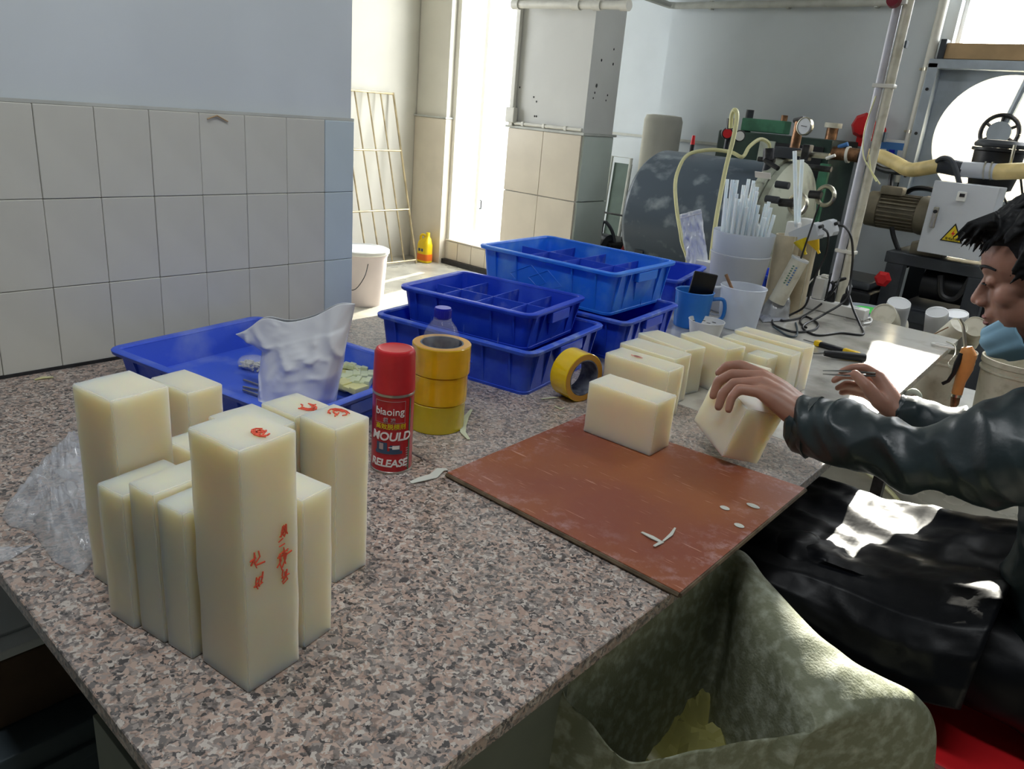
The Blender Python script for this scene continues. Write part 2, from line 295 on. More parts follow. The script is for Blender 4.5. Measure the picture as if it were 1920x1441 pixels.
# ------------------------------------------------------------------ mesh helpers
class MB:
    """collects shapes and links them as ONE mesh object"""
    def __init__(self): self.v = []; self.f = []
    def add(self, vs, fs, mtx=None):
        b = len(self.v)
        self.v += [tuple(mtx @ Vector(p)) if mtx else tuple(p) for p in vs]
        self.f += [tuple(i+b for i in q) for q in fs]
        return self
    def box(self, c, s, rz=0.0, mtx=None, ch=0.0):
        x, y, z = s[0]/2, s[1]/2, s[2]/2
        if ch <= 0:
            vs = [(a*x, b*y, d*z) for d in (-1, 1) for b in (-1, 1) for a in (-1, 1)]
            fs = [(0, 2, 3, 1), (4, 5, 7, 6), (0, 1, 5, 4), (2, 6, 7, 3), (0, 4, 6, 2), (1, 3, 7, 5)]
        else:
            bm = bmesh.new(); bmesh.ops.create_cube(bm, size=1)
            for v in bm.verts: v.co = Vector((v.co.x*s[0], v.co.y*s[1], v.co.z*s[2]))
            bmesh.ops.bevel(bm, geom=list(bm.edges), offset=ch, segments=2, affect='EDGES', profile=0.5)
            bm.verts.ensure_lookup_table(); bm.verts.index_update()
            vs = [tuple(v.co) for v in bm.verts]; fs = [tuple(v.index for v in f.verts) for f in bm.faces]; bm.free()
        m = Matrix.Translation(Vector(c)) @ Matrix.Rotation(rz, 4, 'Z')
        if mtx: m = mtx @ m
        return self.add(vs, fs, m)
    def lathe(self, prof, n=32, mtx=None, close=False):
        vs = []; fs = []
        k = len(prof)
        for i in range(n):
            a = 2*PI*i/n
            for r, z in prof: vs.append((r*math.cos(a), r*math.sin(a), z))
        for i in range(n):
            j = (i+1) % n
            for q in range(k-1):
                fs.append((i*k+q, j*k+q, j*k+q+1, i*k+q+1))
            if close: fs.append((i*k+k-1, j*k+k-1, j*k, i*k))
        if not close:
            if prof[0][0] > 1e-6: fs.append(tuple(i*k for i in reversed(range(n))))
            if prof[-1][0] > 1e-6: fs.append(tuple(i*k+k-1 for i in range(n)))
        return self.add(vs, fs, mtx)
    def cyl(self, p, q, r, n=16, r2=None):
        p = Vector(p); q = Vector(q); d = q-p
        m = Matrix.Translation(p) @ d.to_track_quat('Z', 'Y').to_matrix().to_4x4()
        r2 = r if r2 is None else r2
        return self.lathe([(0, 0), (r, 0), (r2, d.length), (0, d.length)], n, m)
    def tube(self, pts, r, n=8, smooth=0):
        pts = [Vector(p) for p in pts]
        if smooth: pts = spline(pts, smooth)
        rs = r if isinstance(r, (list, tuple)) else [r]*len(pts)
        if len(rs) != len(pts):
            rs = [rs[0]+(rs[-1]-rs[0])*i/(len(pts)-1) for i in range(len(pts))]
        vs = []; fs = []
        t = (pts[1]-pts[0]).normalized()
        up = Vector((0, 0, 1)) if abs(t.z) < 0.9 else Vector((1, 0, 0))
        nrm = t.cross(up).normalized()
        for i, p in enumerate(pts):
            a = pts[max(0, i-1)]; b = pts[min(len(pts)-1, i+1)]
            t = (b-a)
            t = t.normalized() if t.length > 1e-9 else Vector((0, 0, 1))
            nrm = (nrm - t*nrm.dot(t)); nrm = nrm.normalized() if nrm.length > 1e-6 else t.orthogonal().normalized()
            bn = t.cross(nrm)
            for k in range(n):
                an = 2*PI*k/n
                vs.append(p+nrm*(rs[i]*math.cos(an))+bn*(rs[i]*math.sin(an)))
        for i in range(len(pts)-1):
            for k in range(n):
                l = (k+1) % n
                fs.append((i*n+k, i*n+l, (i+1)*n+l, (i+1)*n+k))
        fs.append(tuple(reversed(range(n)))); fs.append(tuple((len(pts)-1)*n+k for k in range(n)))
        return self.add(vs, fs)
    def prism(self, poly, z0, z1, mtx=None):
        n = len(poly)
        vs = [(x, y, z0) for x, y in poly]+[(x, y, z1) for x, y in poly]
        fs = [tuple(reversed(range(n))), tuple(range(n, 2*n))]+[(i, (i+1) % n, n+(i+1) % n, n+i) for i in range(n)]
        return self.add(vs, fs, mtx)
    def ball(self, c, s, mtx=None, n=16, m=10):
        prof = [(math.sin(PI*i/m), -math.cos(PI*i/m)) for i in range(m+1)]
        prof[0] = (0, -1); prof[-1] = (0, 1)
        k = Matrix.Translation(Vector(c)) @ (mtx or Matrix()) @ Matrix.Diagonal((s[0], s[1], s[2], 1))
        return self.lathe(prof, n, k)
    def grid(self, fn, nu, nv):
        vs = [fn(i/nu, j/nv) for i in range(nu+1) for j in range(nv+1)]
        fs = [(i*(nv+1)+j, (i+1)*(nv+1)+j, (i+1)*(nv+1)+j+1, i*(nv+1)+j+1) for i in range(nu) for j in range(nv)]
        return self.add(vs, fs)
    def mesh(self, name, mat, smooth=True, angle=35):
        me = bpy.data.meshes.new(name); me.from_pydata([tuple(p) for p in self.v], [], self.f)
        bm = bmesh.new(); bm.from_mesh(me); bmesh.ops.remove_doubles(bm, verts=bm.verts, dist=1e-5)
        bmesh.ops.recalc_face_normals(bm, faces=bm.faces); bm.to_mesh(me); bm.free()
        if smooth:
            me.polygons.foreach_set('use_smooth', [True]*len(me.polygons))
            me.set_sharp_from_angle(angle=math.radians(angle))
        if mat: me.materials.append(M[mat] if isinstance(mat, str) else mat)
        return me
    def build(self, name, mat, parent=None, smooth=True, angle=35, world=False):
        o = bpy.data.objects.new(name, self.mesh(name, mat, smooth, angle)); COL.objects.link(o)
        if smooth and len(self.v) > 24:
            wn_ = o.modifiers.new('weighted_normals', 'WEIGHTED_NORMAL'); wn_.keep_sharp = True
        if parent:
            o.parent = parent
            if world: o.matrix_parent_inverse = world_inv(parent)
        return o
def world_inv(o):
    m = Matrix()
    while o is not None:
        m = Matrix.LocRotScale(o.location, o.rotation_euler, o.scale) @ m
        o = o.parent
    return m.inverted()
def spline(pts, k=6):
    out = []
    P = [pts[0]]+list(pts)+[pts[-1]]
    for i in range(1, len(P)-2):
        for j in range(k):
            t = j/k
            a, b, c, d = P[i-1], P[i], P[i+1], P[i+2]
            out.append(0.5*((2*b)+(c-a)*t+(2*a-5*b+4*c-d)*t*t+(3*b-a-3*c+d)*t**3))
    out.append(P[-2]); return out
def thing(name, label, cat, loc=(0, 0, 0), rz=0.0, group=None, rot=None):
    o = bpy.data.objects.new(name, None); COL.objects.link(o); o.empty_display_size = 0.05
    o.location = loc; o.rotation_euler = rot if rot else (0, 0, rz)
    return tag(o, label, cat, group)
def tag(o, label, cat, group=None):
    o['label'] = label; o['category'] = cat
    if group: o['group'] = group
    return o
def struct(o): o['kind'] = 'structure'; return o
def recenter(o):
    """moves a mesh's origin to the middle of its base"""
    me = o.data
    co = np.empty(len(me.vertices)*3); me.vertices.foreach_get('co', co); co = co.reshape(-1, 3)
    c = np.array([(co[:, 0].min()+co[:, 0].max())/2, (co[:, 1].min()+co[:, 1].max())/2, co[:, 2].min()])
    me.transform(Matrix.Translation(Vector(-c))); o.location = Vector(c)+o.location
    return o
def vessel(r0, r1, h, t=0.0015, lip=0.0, n=None):
    p = [(0, 0), (r0, 0), (r1, h-0.001)]
    if lip: p += [(r1+lip, h-0.004), (r1+lip, h)]
    p += [(r1-t*0.2, h), (r1-t, h-0.001), (r0-t, t), (0, t)]
    return p

# ------------------------------------------------------------------ room
ZT = 0.78                      # top of the work surface
fl = struct(MB().box((0.2, 1.0, -0.05), (8.4, 8.4, 0.1)).build('floor', 'floor', smooth=False))
wl_ = struct(MB().box((-0.1, -0.9, 1.5), (0.19, 4.23, 3.0)).build('wall_left', 'wall_paint', smooth=False))
# tiled lower part of the left wall: grout bed and one object per tile
gb = MB().box((0.0, -0.385, 1.026), (0.012, 3.2, 0.502)).build('grout_bed', 'grout', wl_, smooth=False)
tile_me = MB().box((0, 0, 0), (0.009, 0.1019, 0.1658), ch=0.0015).mesh('tile', 'tile', smooth=False)
tile_be = MB().box((0, 0, 0), (0.009, 0.0835, 0.1658), ch=0.0015).mesh('tile', 'tile_blue', smooth=False)
for r in range(3):
    zc = 0.859+r*0.1667
    for k in range(13):
        o = bpy.data.objects.new('tile', tile_me); COL.objects.link(o); o.parent = wl_
        o.location = (0.0050+random.uniform(-0.0004, 0.0004), 1.130-0.1028*(k+0.5), zc)
        o.rotation_euler = (0, random.uniform(-.002, .002), random.uniform(-.004, .004))
    o = bpy.data.objects.new('tile', tile_be); COL.objects.link(o); o.parent = wl_
    o.location = (0.0052, 1.1725, zc)
MB().box((0.004, -0.385, 1.279), (0.008, 3.2, 0.006)).build('tile_trim', 'ledge', wl_, smooth=False)
struct(MB().box((0.006, -0.3, 0.775), (0.012, 3.0, 0.022)).build('baseboard_left', 'black_skirt', smooth=False))
# wall of the alcove behind
wam = MB()
for (y0, y1, z0, z1) in ((-3.05, 1.6, 0, 3.0), (1.6, 3.2, 0, 1.05), (1.6, 3.2, 2.45, 3.0), (3.2, 4.85, 0, 3.0)):
    wam.box((-3.8, (y0+y1)/2, (z0+z1)/2), (0.2, y1-y0, z1-z0))
wa = struct(wam.build('wall_alcove', 'wall_cream', smooth=False))
# back wall with the door, the fan opening and the high window left open
wb = MB()
YB = 4.75
def wseg(x0, x1, z0, z1, y=YB, t=0.2): wb.box(((x0+x1)/2, y+t/2, (z0+z1)/2), (x1-x0, t, z1-z0))
wseg(-3.7, -3.32, 0, 3.0); wseg(-3.32, -2.1, 0, 0.2); wseg(-3.32, -2.1, 2.75, 3.0)
wseg(-2.1, -1.34, 0, 3.0, y=YB+0.05)
wseg(-1.34, 0.36, 0, 2.05); wseg(-1.34, 0.31, 2.05, 3.0)
wseg(0.36, 1.12, 0, 1.02); wseg(1.12, 4.3, 0, 1.81)
wseg(0.31, 2.8, 2.51, 3.0); wseg(2.8, 4.3, 1.81, 3.0)
wall_back = struct(wb.build('wall_back', 'wall_paint', smooth=False))
MB().box((-0.4, YB-0.006, 1.228), (1.5, 0.018, 0.016)).build('ledge', 'ledge', wall_back, smooth=False)
MB().box((-1.72, YB+0.044, 1.228), (0.76, 0.018, 0.016)).build('ledge', 'ledge', wall_back, smooth=False)
# pillar beside the door, its tiled lower part standing a little proud
pl = MB().box((-3.505, YB-0.03, 1.5), (0.37, 0.08, 3.0)).build('pillar', 'wall_cream', wall_back, smooth=False)
MB().box((-3.5, YB-0.04, 0.6), (0.385, 0.09, 1.2)).build('pillar_tile', 'tile_warm', wall_back, smooth=False)
MB().box((-3.5, YB-0.045, 1.21), (0.40, 0.10, 0.012)).build('ledge', 'ledge', wall_back, smooth=False)
for k in range(4):
    MB().box((-3.24+k*0.165, YB-0.006, 0.098), (0.160, 0.012, 0.19), ch=0.002).build('tile', 'tile_warm', wall_back)
MB().box((-2.75, YB+0.09, 0.205), (1.14, 0.22, 0.012), ch=0.002).build('door_sill', 'tile_warm', wall_back)
MB().box((-2.9, YB-0.03, 0.02), (1.4, 0.05, 0.04)).build('skirting', 'black_skirt', wall_back, smooth=False)
# door jamb and the open leaf outside
MB().box((-3.295, YB+0.1, 1.5), (0.05, 0.22, 2.6)).build('door_jamb', 'wall_cream', wall_back, smooth=False)
door = struct(MB().box((-3.20, YB+0.62, 1.4), (0.04, 0.8, 2.35), ch=0.004).build('door_1', 'white_plastic'))
MB().tube([(-3.175, YB+0.25, 0.55), (-3.16, YB+0.25, 0.55), (-3.16, YB+0.25, 0.48), (-3.175, YB+0.25, 0.48)], 0.006).build('door_hook', 'dark_steel', door)
# yard outside
struct(MB().box((-1.0, 8.95, 0.09), (9.0, 8.0, 0.2)).build('ground_outside', mk('pale_concrete_yard', srgb(226, 222, 210), 0.8, var=0.05, vscale=4), smooth=False))
yw = struct(MB().box((-1.5, 9.6, 1.2), (8.0, 0.2, 2.2)).build('wall_yard', mk('white_yard_wall', srgb(236, 234, 226), 0.8, var=0.03, vscale=4), smooth=False))
# column in the middle: plastered above, tiled below, with its own ledge
XC0, XC1, YC0, YC1 = -1.86, -1.274, 3.85, 4.15
colm = struct(MB().box(((XC0+XC1)/2, (YC0+YC1)/2, 1.5), (XC1-XC0, YC1-YC0, 3.0)).build('column', mk('column_plaster', srgb(214, 214, 210), 0.75, var=0.03, vscale=3, bump=0.1, bscale=30), smooth=False))
for (cx, w) in ((XC0+0.1465, 0.290), (XC0+0.4395, 0.290)):
    for k, (z0, z1) in enumerate(((0.0, 0.44), (0.444, 0.83), (0.834, 1.218))):
        MB().box((cx, YC0-0.006, (z0+z1)/2), (w, 0.014, z1-z0-0.002), ch=0.002).build('tile', 'tile_warm', colm)
for (z0, z1) in ((0.0, 0.44), (0.444, 0.83), (0.834, 1.218)):
    MB().box((XC1+0.006, (YC0+YC1)/2, (z0+z1)/2), (0.014, YC1-YC0, z1-z0-0.002), ch=0.002).build('tile', 'tile_green', colm)
MB().box(((XC0+XC1)/2, (YC0+YC1)/2, 1.226), (XC1-XC0+0.04, YC1-YC0+0.04, 0.014)).build('ledge', 'ledge', colm, smooth=False)
for (px, pz) in ((-1.68, 1.41), (-1.655, 1.385), (-1.66, 1.30), (-1.645, 1.30), (-1.80, 1.46)):
    MB().ball((px, YC0-0.001, pz), (0.005, 0.003, 0.006), n=8, m=6).build('screw_hole', 'black_plastic', colm)
for (py, pz, s) in ((3.95, 1.64, 1), (4.07, 1.63, 1), (4.06, 1.71, .8), (3.93, 1.50, 1.4), (3.92, 1.46, .8), (4.05, 1.455, .8), (3.91, 1.43, .7), (4.04, 1.425, .7)):
    MB().ball((XC1+0.001, py, pz), (0.003, 0.006*s, 0.008*s), n=8, m=6).build('screw_hole', 'black_plastic', colm)
# right wall, rear wall with a window opening, ceiling
struct(MB().box((4.35, 0.9, 1.5), (0.1, 7.9, 3.0)).build('wall_right', 'wall_dim', smooth=False))
struct(MB().box((0.2, -3.0, 1.5), (8.2, 0.1, 3.0)).build('wall_rear', 'wall_dim', smooth=False))
struct(MB().box((0.3, 0.95, 3.05), (8.4, 8.1, 0.1)).build('ceiling', 'wall_dim', smooth=False))

for (lx, ly, lb) in ((1.15, 0.2, 'added overhead fill light housing above the near worktop'), (1.5, 2.9, 'added overhead fill light housing above the far worktop')):
    lamp = thing('fill_light_housing', lb, 'lamp', (lx, ly, 2.945))  # unseen housings that go with the added overhead fill lights
    MB().box((0, 0, 0.028), (1.34, 0.30, 0.05), ch=0.004).build('housing', 'white_plastic', lamp)
# conduits and pipes
t = thing('wall_conduit', 'white square conduit down the door side of the tiled column', 'conduit', (XC0+0.03, YC0-0.02, 1.3))
MB().box((0, 0, 0.45), (0.032, 0.026, 1.04), ch=0.003).build('duct', 'pvc', t)
MB().box((0, -0.005, -0.005), (0.07, 0.04, 0.09), ch=0.006).build('junction_box', 'pvc', t)
MB().cyl((0.03, 0, -0.052), (0.56, 0, -0.052), 0.010).build('pipe', 'pvc', t)
for xx in (0.1, 0.27, 0.44): MB().box((xx, 0, -0.052), (0.02, 0.024, 0.026), ch=0.003).build('pipe_clip', 'pvc', t)
t = thing('overhead_pipe', 'thick white PVC pipe with elbow joints at the head of the column', 'pipe', (-1.8065, 3.7500, 1.9139))
p1 = Vector((-0.9535, 3.7500, 1.8973))-Vector((-1.8065, 3.7500, 1.9139))
MB().cyl((0, 0, 0), tuple(p1*0.92), 0.022).build('pipe', 'pvc', t)
for s in (0.02, 0.55, 0.72, 0.93): MB().cyl(tuple(p1*(s-0.03)), tuple(p1*(s+0.03)), 0.029).build('coupling', 'pvc', t)
MB().cyl(tuple(p1*0.72), tuple(p1*0.72+Vector((0, 0, 0.25))), 0.022).build('pipe', 'pvc', t)
MB().cyl((0, 0, 0), (0, 0, 0.25), 0.022).build('pipe', 'pvc', t)
t = thing('wall_pipe', 'grey painted pipe running high along the back wall', 'pipe', (-1.3, YB-0.035, 2.035))
MB().cyl((0, 0, 0), (1.42, 0, 0), 0.02).build('pipe', 'ledge', t)
MB().tube([(0, 0, 0), (-0.03, -0.03, 0), (-0.03, -0.9, 0.02)], 0.02).build('pipe', 'ledge', t)
for xx in (0.25, 0.75, 1.25): MB().box((xx, 0.012, 0), (0.02, 0.04, 0.05), ch=0.003).build('pipe_clip', 'ledge', t)
t = thing('drain_pipe', 'white drain pipe with steel clamps beside the extractor fan frame', 'pipe', (0.2937, 4.6900, 1.5506))
MB().cyl((-0.005, 0, -0.42), (0.0, 0, 0.95), 0.024).build('pipe', 'pvc', t)
for pz in ((0.3046, 4.6900, 1.7090), (0.2966, 4.6900, 1.3967)):
    zz = pz[2]-t.location.z
    MB().box((0, 0.02, zz), (0.085, 0.05, 0.012), ch=0.002).build('clamp', 'steel', t)
    MB().cyl((0, 0, zz-0.008), (0, 0, zz+0.008), 0.027).build('clamp_ring', 'steel', t)
# high window
w1 = MB()
w1.box((1.57, YB+0.1, 1.83), (2.44, 0.06, 0.04)); w1.box((1.57, YB+0.1, 2.49), (2.44, 0.06, 0.04))
win = struct(w1.build('window_1', 'white_plastic', smooth=False))
for xx in (0.36, 1.5, 2.78): MB().box((xx, YB+0.1, 2.16), (0.04, 0.06, 0.62)).build('mullion', 'white_plastic', win, smooth=False)

# steel window grille leaning against the alcove wall
g = thing('window_grille', 'unfitted steel window grille leaning on the alcove wall', 'grille', (-3.38, 3.66, 0.0))
def gp(y, z): return (-0.28*z/1.36-0.0, y, z)
for y0 in (0.0, 0.81): MB().tube([gp(y0, 0.0), gp(y0-0.08, 1.37)], 0.009).build('frame_bar', 'grille', g)
for k in range(6):
    yy = 0.13*(k+0.2)+0.0
    MB().tube([gp(yy, 0.03), gp(yy-0.08, 1.36)], 0.0065).build('upright_bar', 'grille', g)
for zz in (0.03, 0.45, 0.92, 1.36): MB().tube([gp(-0.09*zz/1.4, zz), gp(0.81-0.09*zz/1.4, zz)], 0.008).build('cross_bar', 'grille', g)

# yellow detergent jug
j = thing('detergent_jug', 'yellow detergent jug with orange label standing in the alcove corner', 'jug', (-3.40, 4.58, 0.0))
def jug_fn(prof):
    mb = MB(); rings = []
    vs = []; fs = []; n = 24
    for (z, a, b, ox) in prof:
        for i in range(n):
            an = 2*PI*i/n; c = math.cos(an); s = math.sin(an)
            vs.append((ox+a*math.copysign(abs(c)**0.6, c), b*math.copysign(abs(s)**0.6, s), z))
    k = len(prof)
    for q in range(k-1):
        for i in range(n):
            l = (i+1) % n; fs.append((q*n+i, q*n+l, (q+1)*n+l, (q+1)*n+i))
    fs.append(tuple(reversed(range(n)))); fs.append(tuple((k-1)*n+i for i in range(n)))
    return mb.add(vs, fs)
jug_fn([(0, .062, .04, 0), (.006, .068, .046, 0), (.15, .068, .046, 0), (.18, .06, .04, 0.0), (.21, .03, .03, 0.025), (.222, .016, .016, 0.032), (.235, .016, .016, 0.032)]).build('bottle', 'jug_yellow', j)
MB().tube([(-0.055, 0, 0.15), (-0.058, 0, 0.215), (-0.03, 0, 0.235), (0.0, 0, 0.225), (0.012, 0, 0.2)], 0.011, smooth=4).build('handle', 'jug_yellow', j)
MB().cyl((0.032, 0, 0.235), (0.032, 0, 0.262), 0.017).build('cap', 'jug_yellow', j)
jug_fn([(.02, .0695, .0475, 0), (.075, .0695, .0475, 0)]).build('label_band', 'orange_label', j)
for k in range(2): MB().box((-0.02+k*0.035, -0.0465, 0.11), (0.022, 0.003, 0.024)).build('print_mark', 'blue_print', j, smooth=False)

# big white pail beside the end of the tiled wall
b = thing('white_pail', 'large white lidded pail on the floor past the tiled wall end', 'pail', (-2.54, 3.23, 0))
MB().lathe([(0, 0), (0.145, 0), (0.168, 0.33), (0.172, 0.33), (0.172, 0.345), (0, 0.345)], 40).build('body', mk('pinkish_white_plastic', srgb(226, 214, 214), 0.4, var=0.02), b)
MB().lathe([(0, 0.345), (0.178, 0.345), (0.182, 0.35), (0.182, 0.368), (0.172, 0.374), (0.165, 0.366), (0, 0.366)], 40).build('lid', 'white_plastic', b)
MB().tube([(0.16, -0.075, 0.3), (0.19, -0.13, 0.22), (0.13, -0.17, 0.13), (0.0, -0.19, 0.16), (-0.12, -0.14, 0.28)], 0.003, smooth=5).build('wire_handle', 'dark_steel', b)

# paint bucket outside the door
b = thing('paint_bucket', 'used paint bucket with green splashes standing outside the bright doorway', 'bucket', (-3.06+0.12, 5.25, 0.21))
MB().lathe([(0, 0), (0.11, 0), (0.13, 0.24), (0.134, 0.24), (0.134, 0.25), (0.127, 0.25), (0.108, 0.004), (0, 0.004)], 32).build('body', mk('paint_splashed_plastic', srgb(226, 236, 226), 0.5, col2=srgb(110, 200, 140), vscale=12, thr=(0.5, 0.62)), b)
MB().lathe([(0.129, 0.215), (0.138, 0.215), (0.138, 0.25), (0.129, 0.25)], 32, close=True).build('rim_band', 'machine_dark', b)
MB().tube([(-0.13, 0, 0.22), (-0.06, -0.12, 0.24), (0.04, -0.14, 0.16), (0.12, -0.05, 0.2)], 0.003, smooth=5).build('handle', 'green_mid', b)

# ------------------------------------------------------------------ machinery along the back wall
# grey pressure tank lying on its side
TX0, TX1, TY, TZ, TR = -0.665, 0.05, 3.75, 0.865, 0.33
t = thing('pressure_tank', 'large grey-blue horizontal pressure tank with scuffed paint', 'tank', (TX0, TY, 0))
RX = Matrix.Rotation(PI/2, 4, 'Y')
MB().lathe([(0, -0.05), (0.15, -0.04), (0.25, -0.02), (0.31, 0.01), (TR, 0.04), (TR, 0.68), (0, 0.68)], 64, Matrix.Translation((0, 0, TZ)) @ RX).build('shell', 'tank', t)
MB().lathe([(0, 0.68), (TR+0.035, 0.68), (TR+0.04, 0.69), (TR+0.04, 0.715), (TR+0.035, 0.725), (0, 0.725)], 64, Matrix.Translation((0, 0, TZ)) @ RX).build('flange', 'pale_flange', t)
MB().lathe([(0, 0.73), (TR+0.02, 0.73), (TR+0.02, 0.76), (0.24, 0.79), (0.0, 0.80)], 64, Matrix.Translation((0, 0, TZ)) @ RX).build('door_disc', 'pale_flange', t)
for x in (0.1, 0.55):
    MB().prism([(-0.30, 0.0), (0.30, 0.0), (0.29, 0.70), (0.2, 0.60), (0, 0.535), (-0.2, 0.60), (-0.29, 0.70)], 0, 0.05, Matrix.Translation((x, 0, 0)) @ Matrix.Rotation(PI/2, 4, 'Z') @ Matrix.Rotation(PI/2, 4, 'X')).build('saddle', 'machine_dark', t)
def tl(p): return Vector(p)-t.location
for (p0, p1) in (((0.1741, 3.4200, 1.0436), (0.2372, 3.4200, 1.0478)), ((0.2223, 3.6200, 1.0806), (0.2763, 3.6200, 1.0830))):
    p0, p1 = tl(p0), tl(p1)
    e = MB().cyl(p0, p1, 0.018, 12).build('clamp_bolt', 'dark_steel', t)
    c_ = p1+Vector((0.02, 0, 0))
    MB().tube([c_+Vector((0.042*math.cos(a), -0.01*math.cos(a), 0.042*math.sin(a))) for a in np.linspace(0, 2*PI, 21)], 0.010, 8).build('eye_ring', 'steel', e)
for an in (1.0, 3.9, 5.2):
    cy = math.cos(an)*(TR+0.05); cz = TZ+math.sin(an)*(TR+0.05)
    MB().cyl((0.66, cy, cz), (0.84, cy, cz), 0.014, 12).build('clamp_bolt', 'dark_steel', t)
pp = tl((0.0520, 3.4700, 1.1444)); sl_ = math.atan2(-pp.y, pp.z-TZ)
MB().box(tuple(pp+Vector((0, -0.004, 0.004))), (0.075, 0.004, 0.030), mtx=Matrix.Translation(pp) @ Matrix.Rotation(PI/2-0.0-1.05, 4, 'X') @ Matrix.Translation(-pp)).build('rating_plate', 'white_print', t)
# valve on the top of the tank
va, vb, vc = tl((0.0233, 3.5500, 1.1431)), tl((0.0277, 3.5500, 1.2105)), tl((0.0197, 3.5500, 1.2617))
v = MB().cyl(va, vb, 0.018).build('valve_body', 'machine_dark', t)
MB().cyl(vb, vc, 0.026).build('valve_nut', 'dark_steel', v)
MB().cyl(vb+Vector((-0.05, 0, 0)), vb+Vector((0.03, 0, 0)), 0.011).build('valve_spindle', 'dark_steel', v)
MB().tube([tl((0.0233, 3.5200, 1.2098)), tl((0.1026, 3.5000, 1.1806))], 0.011).build('valve_handle', 'black_plastic', v)
v = MB().cyl(tl((0.0756, 3.7000, 1.2653)), tl((0.0773, 3.7000, 1.3889)), 0.022).build('gauge_pipe', 'brass', t)
gc = tl((0.1304, 3.6600, 1.3703)); gr = Matrix.Rotation(-0.25, 4, 'Z') @ Matrix.Rotation(PI/2, 4, 'X')
MB().lathe([(0, 0), (0.036, 0), (0.040, 0.006), (0.040, 0.022), (0.035, 0.025), (0.035, 0.020), (0, 0.020)], 32, Matrix.Translation(gc) @ gr).build('gauge_body', 'steel', v)
gd_ = MB().lathe([(0, 0.0205), (0.0345, 0.0205), (0.0345, 0.0215), (0, 0.0215)], 32, Matrix.Translation(gc) @ gr).build('dial', 'box_grey', v)
MB().box((0.0, 0, 0.0), (0.03, 0.002, 0.003), mtx=Matrix.Translation(gc+Vector((-0.005, -0.0235, 0.0))) @ Matrix.Rotation(-0.25, 4, 'Z') @ Matrix.Rotation(0.1, 4, 'Y')).build('needle', 'black_print', v)
MB().tube([tl((0.0510, 3.7000, 1.3917)), tl((0.1025, 3.6800, 1.4039))], 0.012).build('gauge_elbow', 'dark_steel', v)
# locking lugs at the flange
lc = tl((0.0697, 3.6800, 1.2475))
MB().box(tuple(lc), (0.13, 0.09, 0.05), ch=0.005).build('hinge_lug', 'machine_dark', t)
lc = tl((0.1788, 3.6000, 1.2593))
MB().box(tuple(lc), (0.035, 0.05, 0.07), ch=0.005).build('latch_block', 'dark_steel', t)
MB().tube([tl((0.1271, 3.6200, 1.2522)), tl((0.2822, 3.6000, 1.2535))], 0.013).build('lug_bolt', 'steel', t)
MB().tube([tl((0.2776, 3.5800, 1.2437)), tl((0.3140, 3.5800, 1.2610))], 0.007).build('tommy_bar', 'white_plastic', t)
for (a_, b_) in (((-0.3076, 3.7500, 1.3094), (-0.2555, 3.6600, 1.3081)), ((-0.2421, 3.7500, 1.3021), (-0.1889, 3.6600, 1.3013))): MB().cyl(tl(a_), tl(b_), 0.027).build('fitting_cap', 'dark_steel', t)
MB().cyl(tl((-0.2549, 3.6590, 1.3081)), tl((-0.2514, 3.6520, 1.3082)), 0.022).build('red_mark', 'red_plastic', t)
MB().cyl(tl((-0.1884, 3.6590, 1.3013)), tl((-0.1850, 3.6520, 1.3014)), 0.022).build('white_mark', 'white_plastic', t)
MB().cyl(tl((-0.2804, 3.7200, 1.2188)), tl((-0.2796, 3.7200, 1.3785)), 0.012).build('fitting_pipe', 'machine_dark', t)
for p in ((-0.0605, 3.4200, 0.9103), (0.1410, 3.4200, 1.1182), (0.1159, 3.4000, 1.0525)):
    MB().cyl(tl(p), tl(p)+Vector((0.06, 0, 0)), 0.016).build('side_lug', 'machine_dark', t)

# loops of yellowed hose over the tank
h = thing('air_hose', 'yellowed air hose looping over the grey tank', 'hose', (0.0093, 3.5000, 1.2970))
def rel(o, pts): return [Vector(p)-o.location for p in pts]
MB().tube(rel(h, [(0.0256, 3.5500, 1.2458), (0.0259, 3.5200, 1.2850), (-0.0089, 3.5000, 1.2977), (-0.0301, 3.4500, 1.2620), (-0.0307, 3.4000, 1.2169), (-0.0916, 3.4000, 1.2318), (-0.1891, 3.3800, 1.2314), (-0.2614, 3.3200, 1.2020), (-0.2593, 3.2500, 1.1351), (-0.2336, 3.2000, 1.0626), (-0.1736, 3.1500, 0.9535), (-0.1036, 3.1000, 0.8485), (-0.0636, 3.1000, 0.6878), (-0.30, 3.1, 0.3), (-0.30, 3.1, 0.012)]), 0.0085, 8, smooth=5).build('hose', 'hose_yellow', h)
h = thing('upright_hose', 'cream hose bent over at its top in front of the grey tank', 'hose', (-0.0003, 3.2000, 1.4084))
MB().tube(rel(h, [(-0.0206, 3.2200, 1.3347), (-0.0210, 3.2100, 1.3883), (-0.0051, 3.2000, 1.4081), (0.0096, 3.2000, 1.3835), (0.0202, 3.1800, 1.2933), (0.0245, 3.1500, 1.1843), (0.0456, 3.1000, 1.0549), (0.0715, 3.0500, 0.9267), (0.1029, 3.0000, 0.8229), (0.1170, 3.0000, 0.6420), (-0.02, 2.98, 0.35), (-0.02, 2.98, 0.012)]), 0.0095, 8, smooth=5).build('hose', 'hose_yellow', h)
MB().cyl(tuple(rel(h, [(-0.0383, 3.2400, 1.3734)])[0]), tuple(rel(h, [(-0.0348, 3.2400, 1.3299)])[0]), 0.016).build('coupler', 'black_plastic', h)

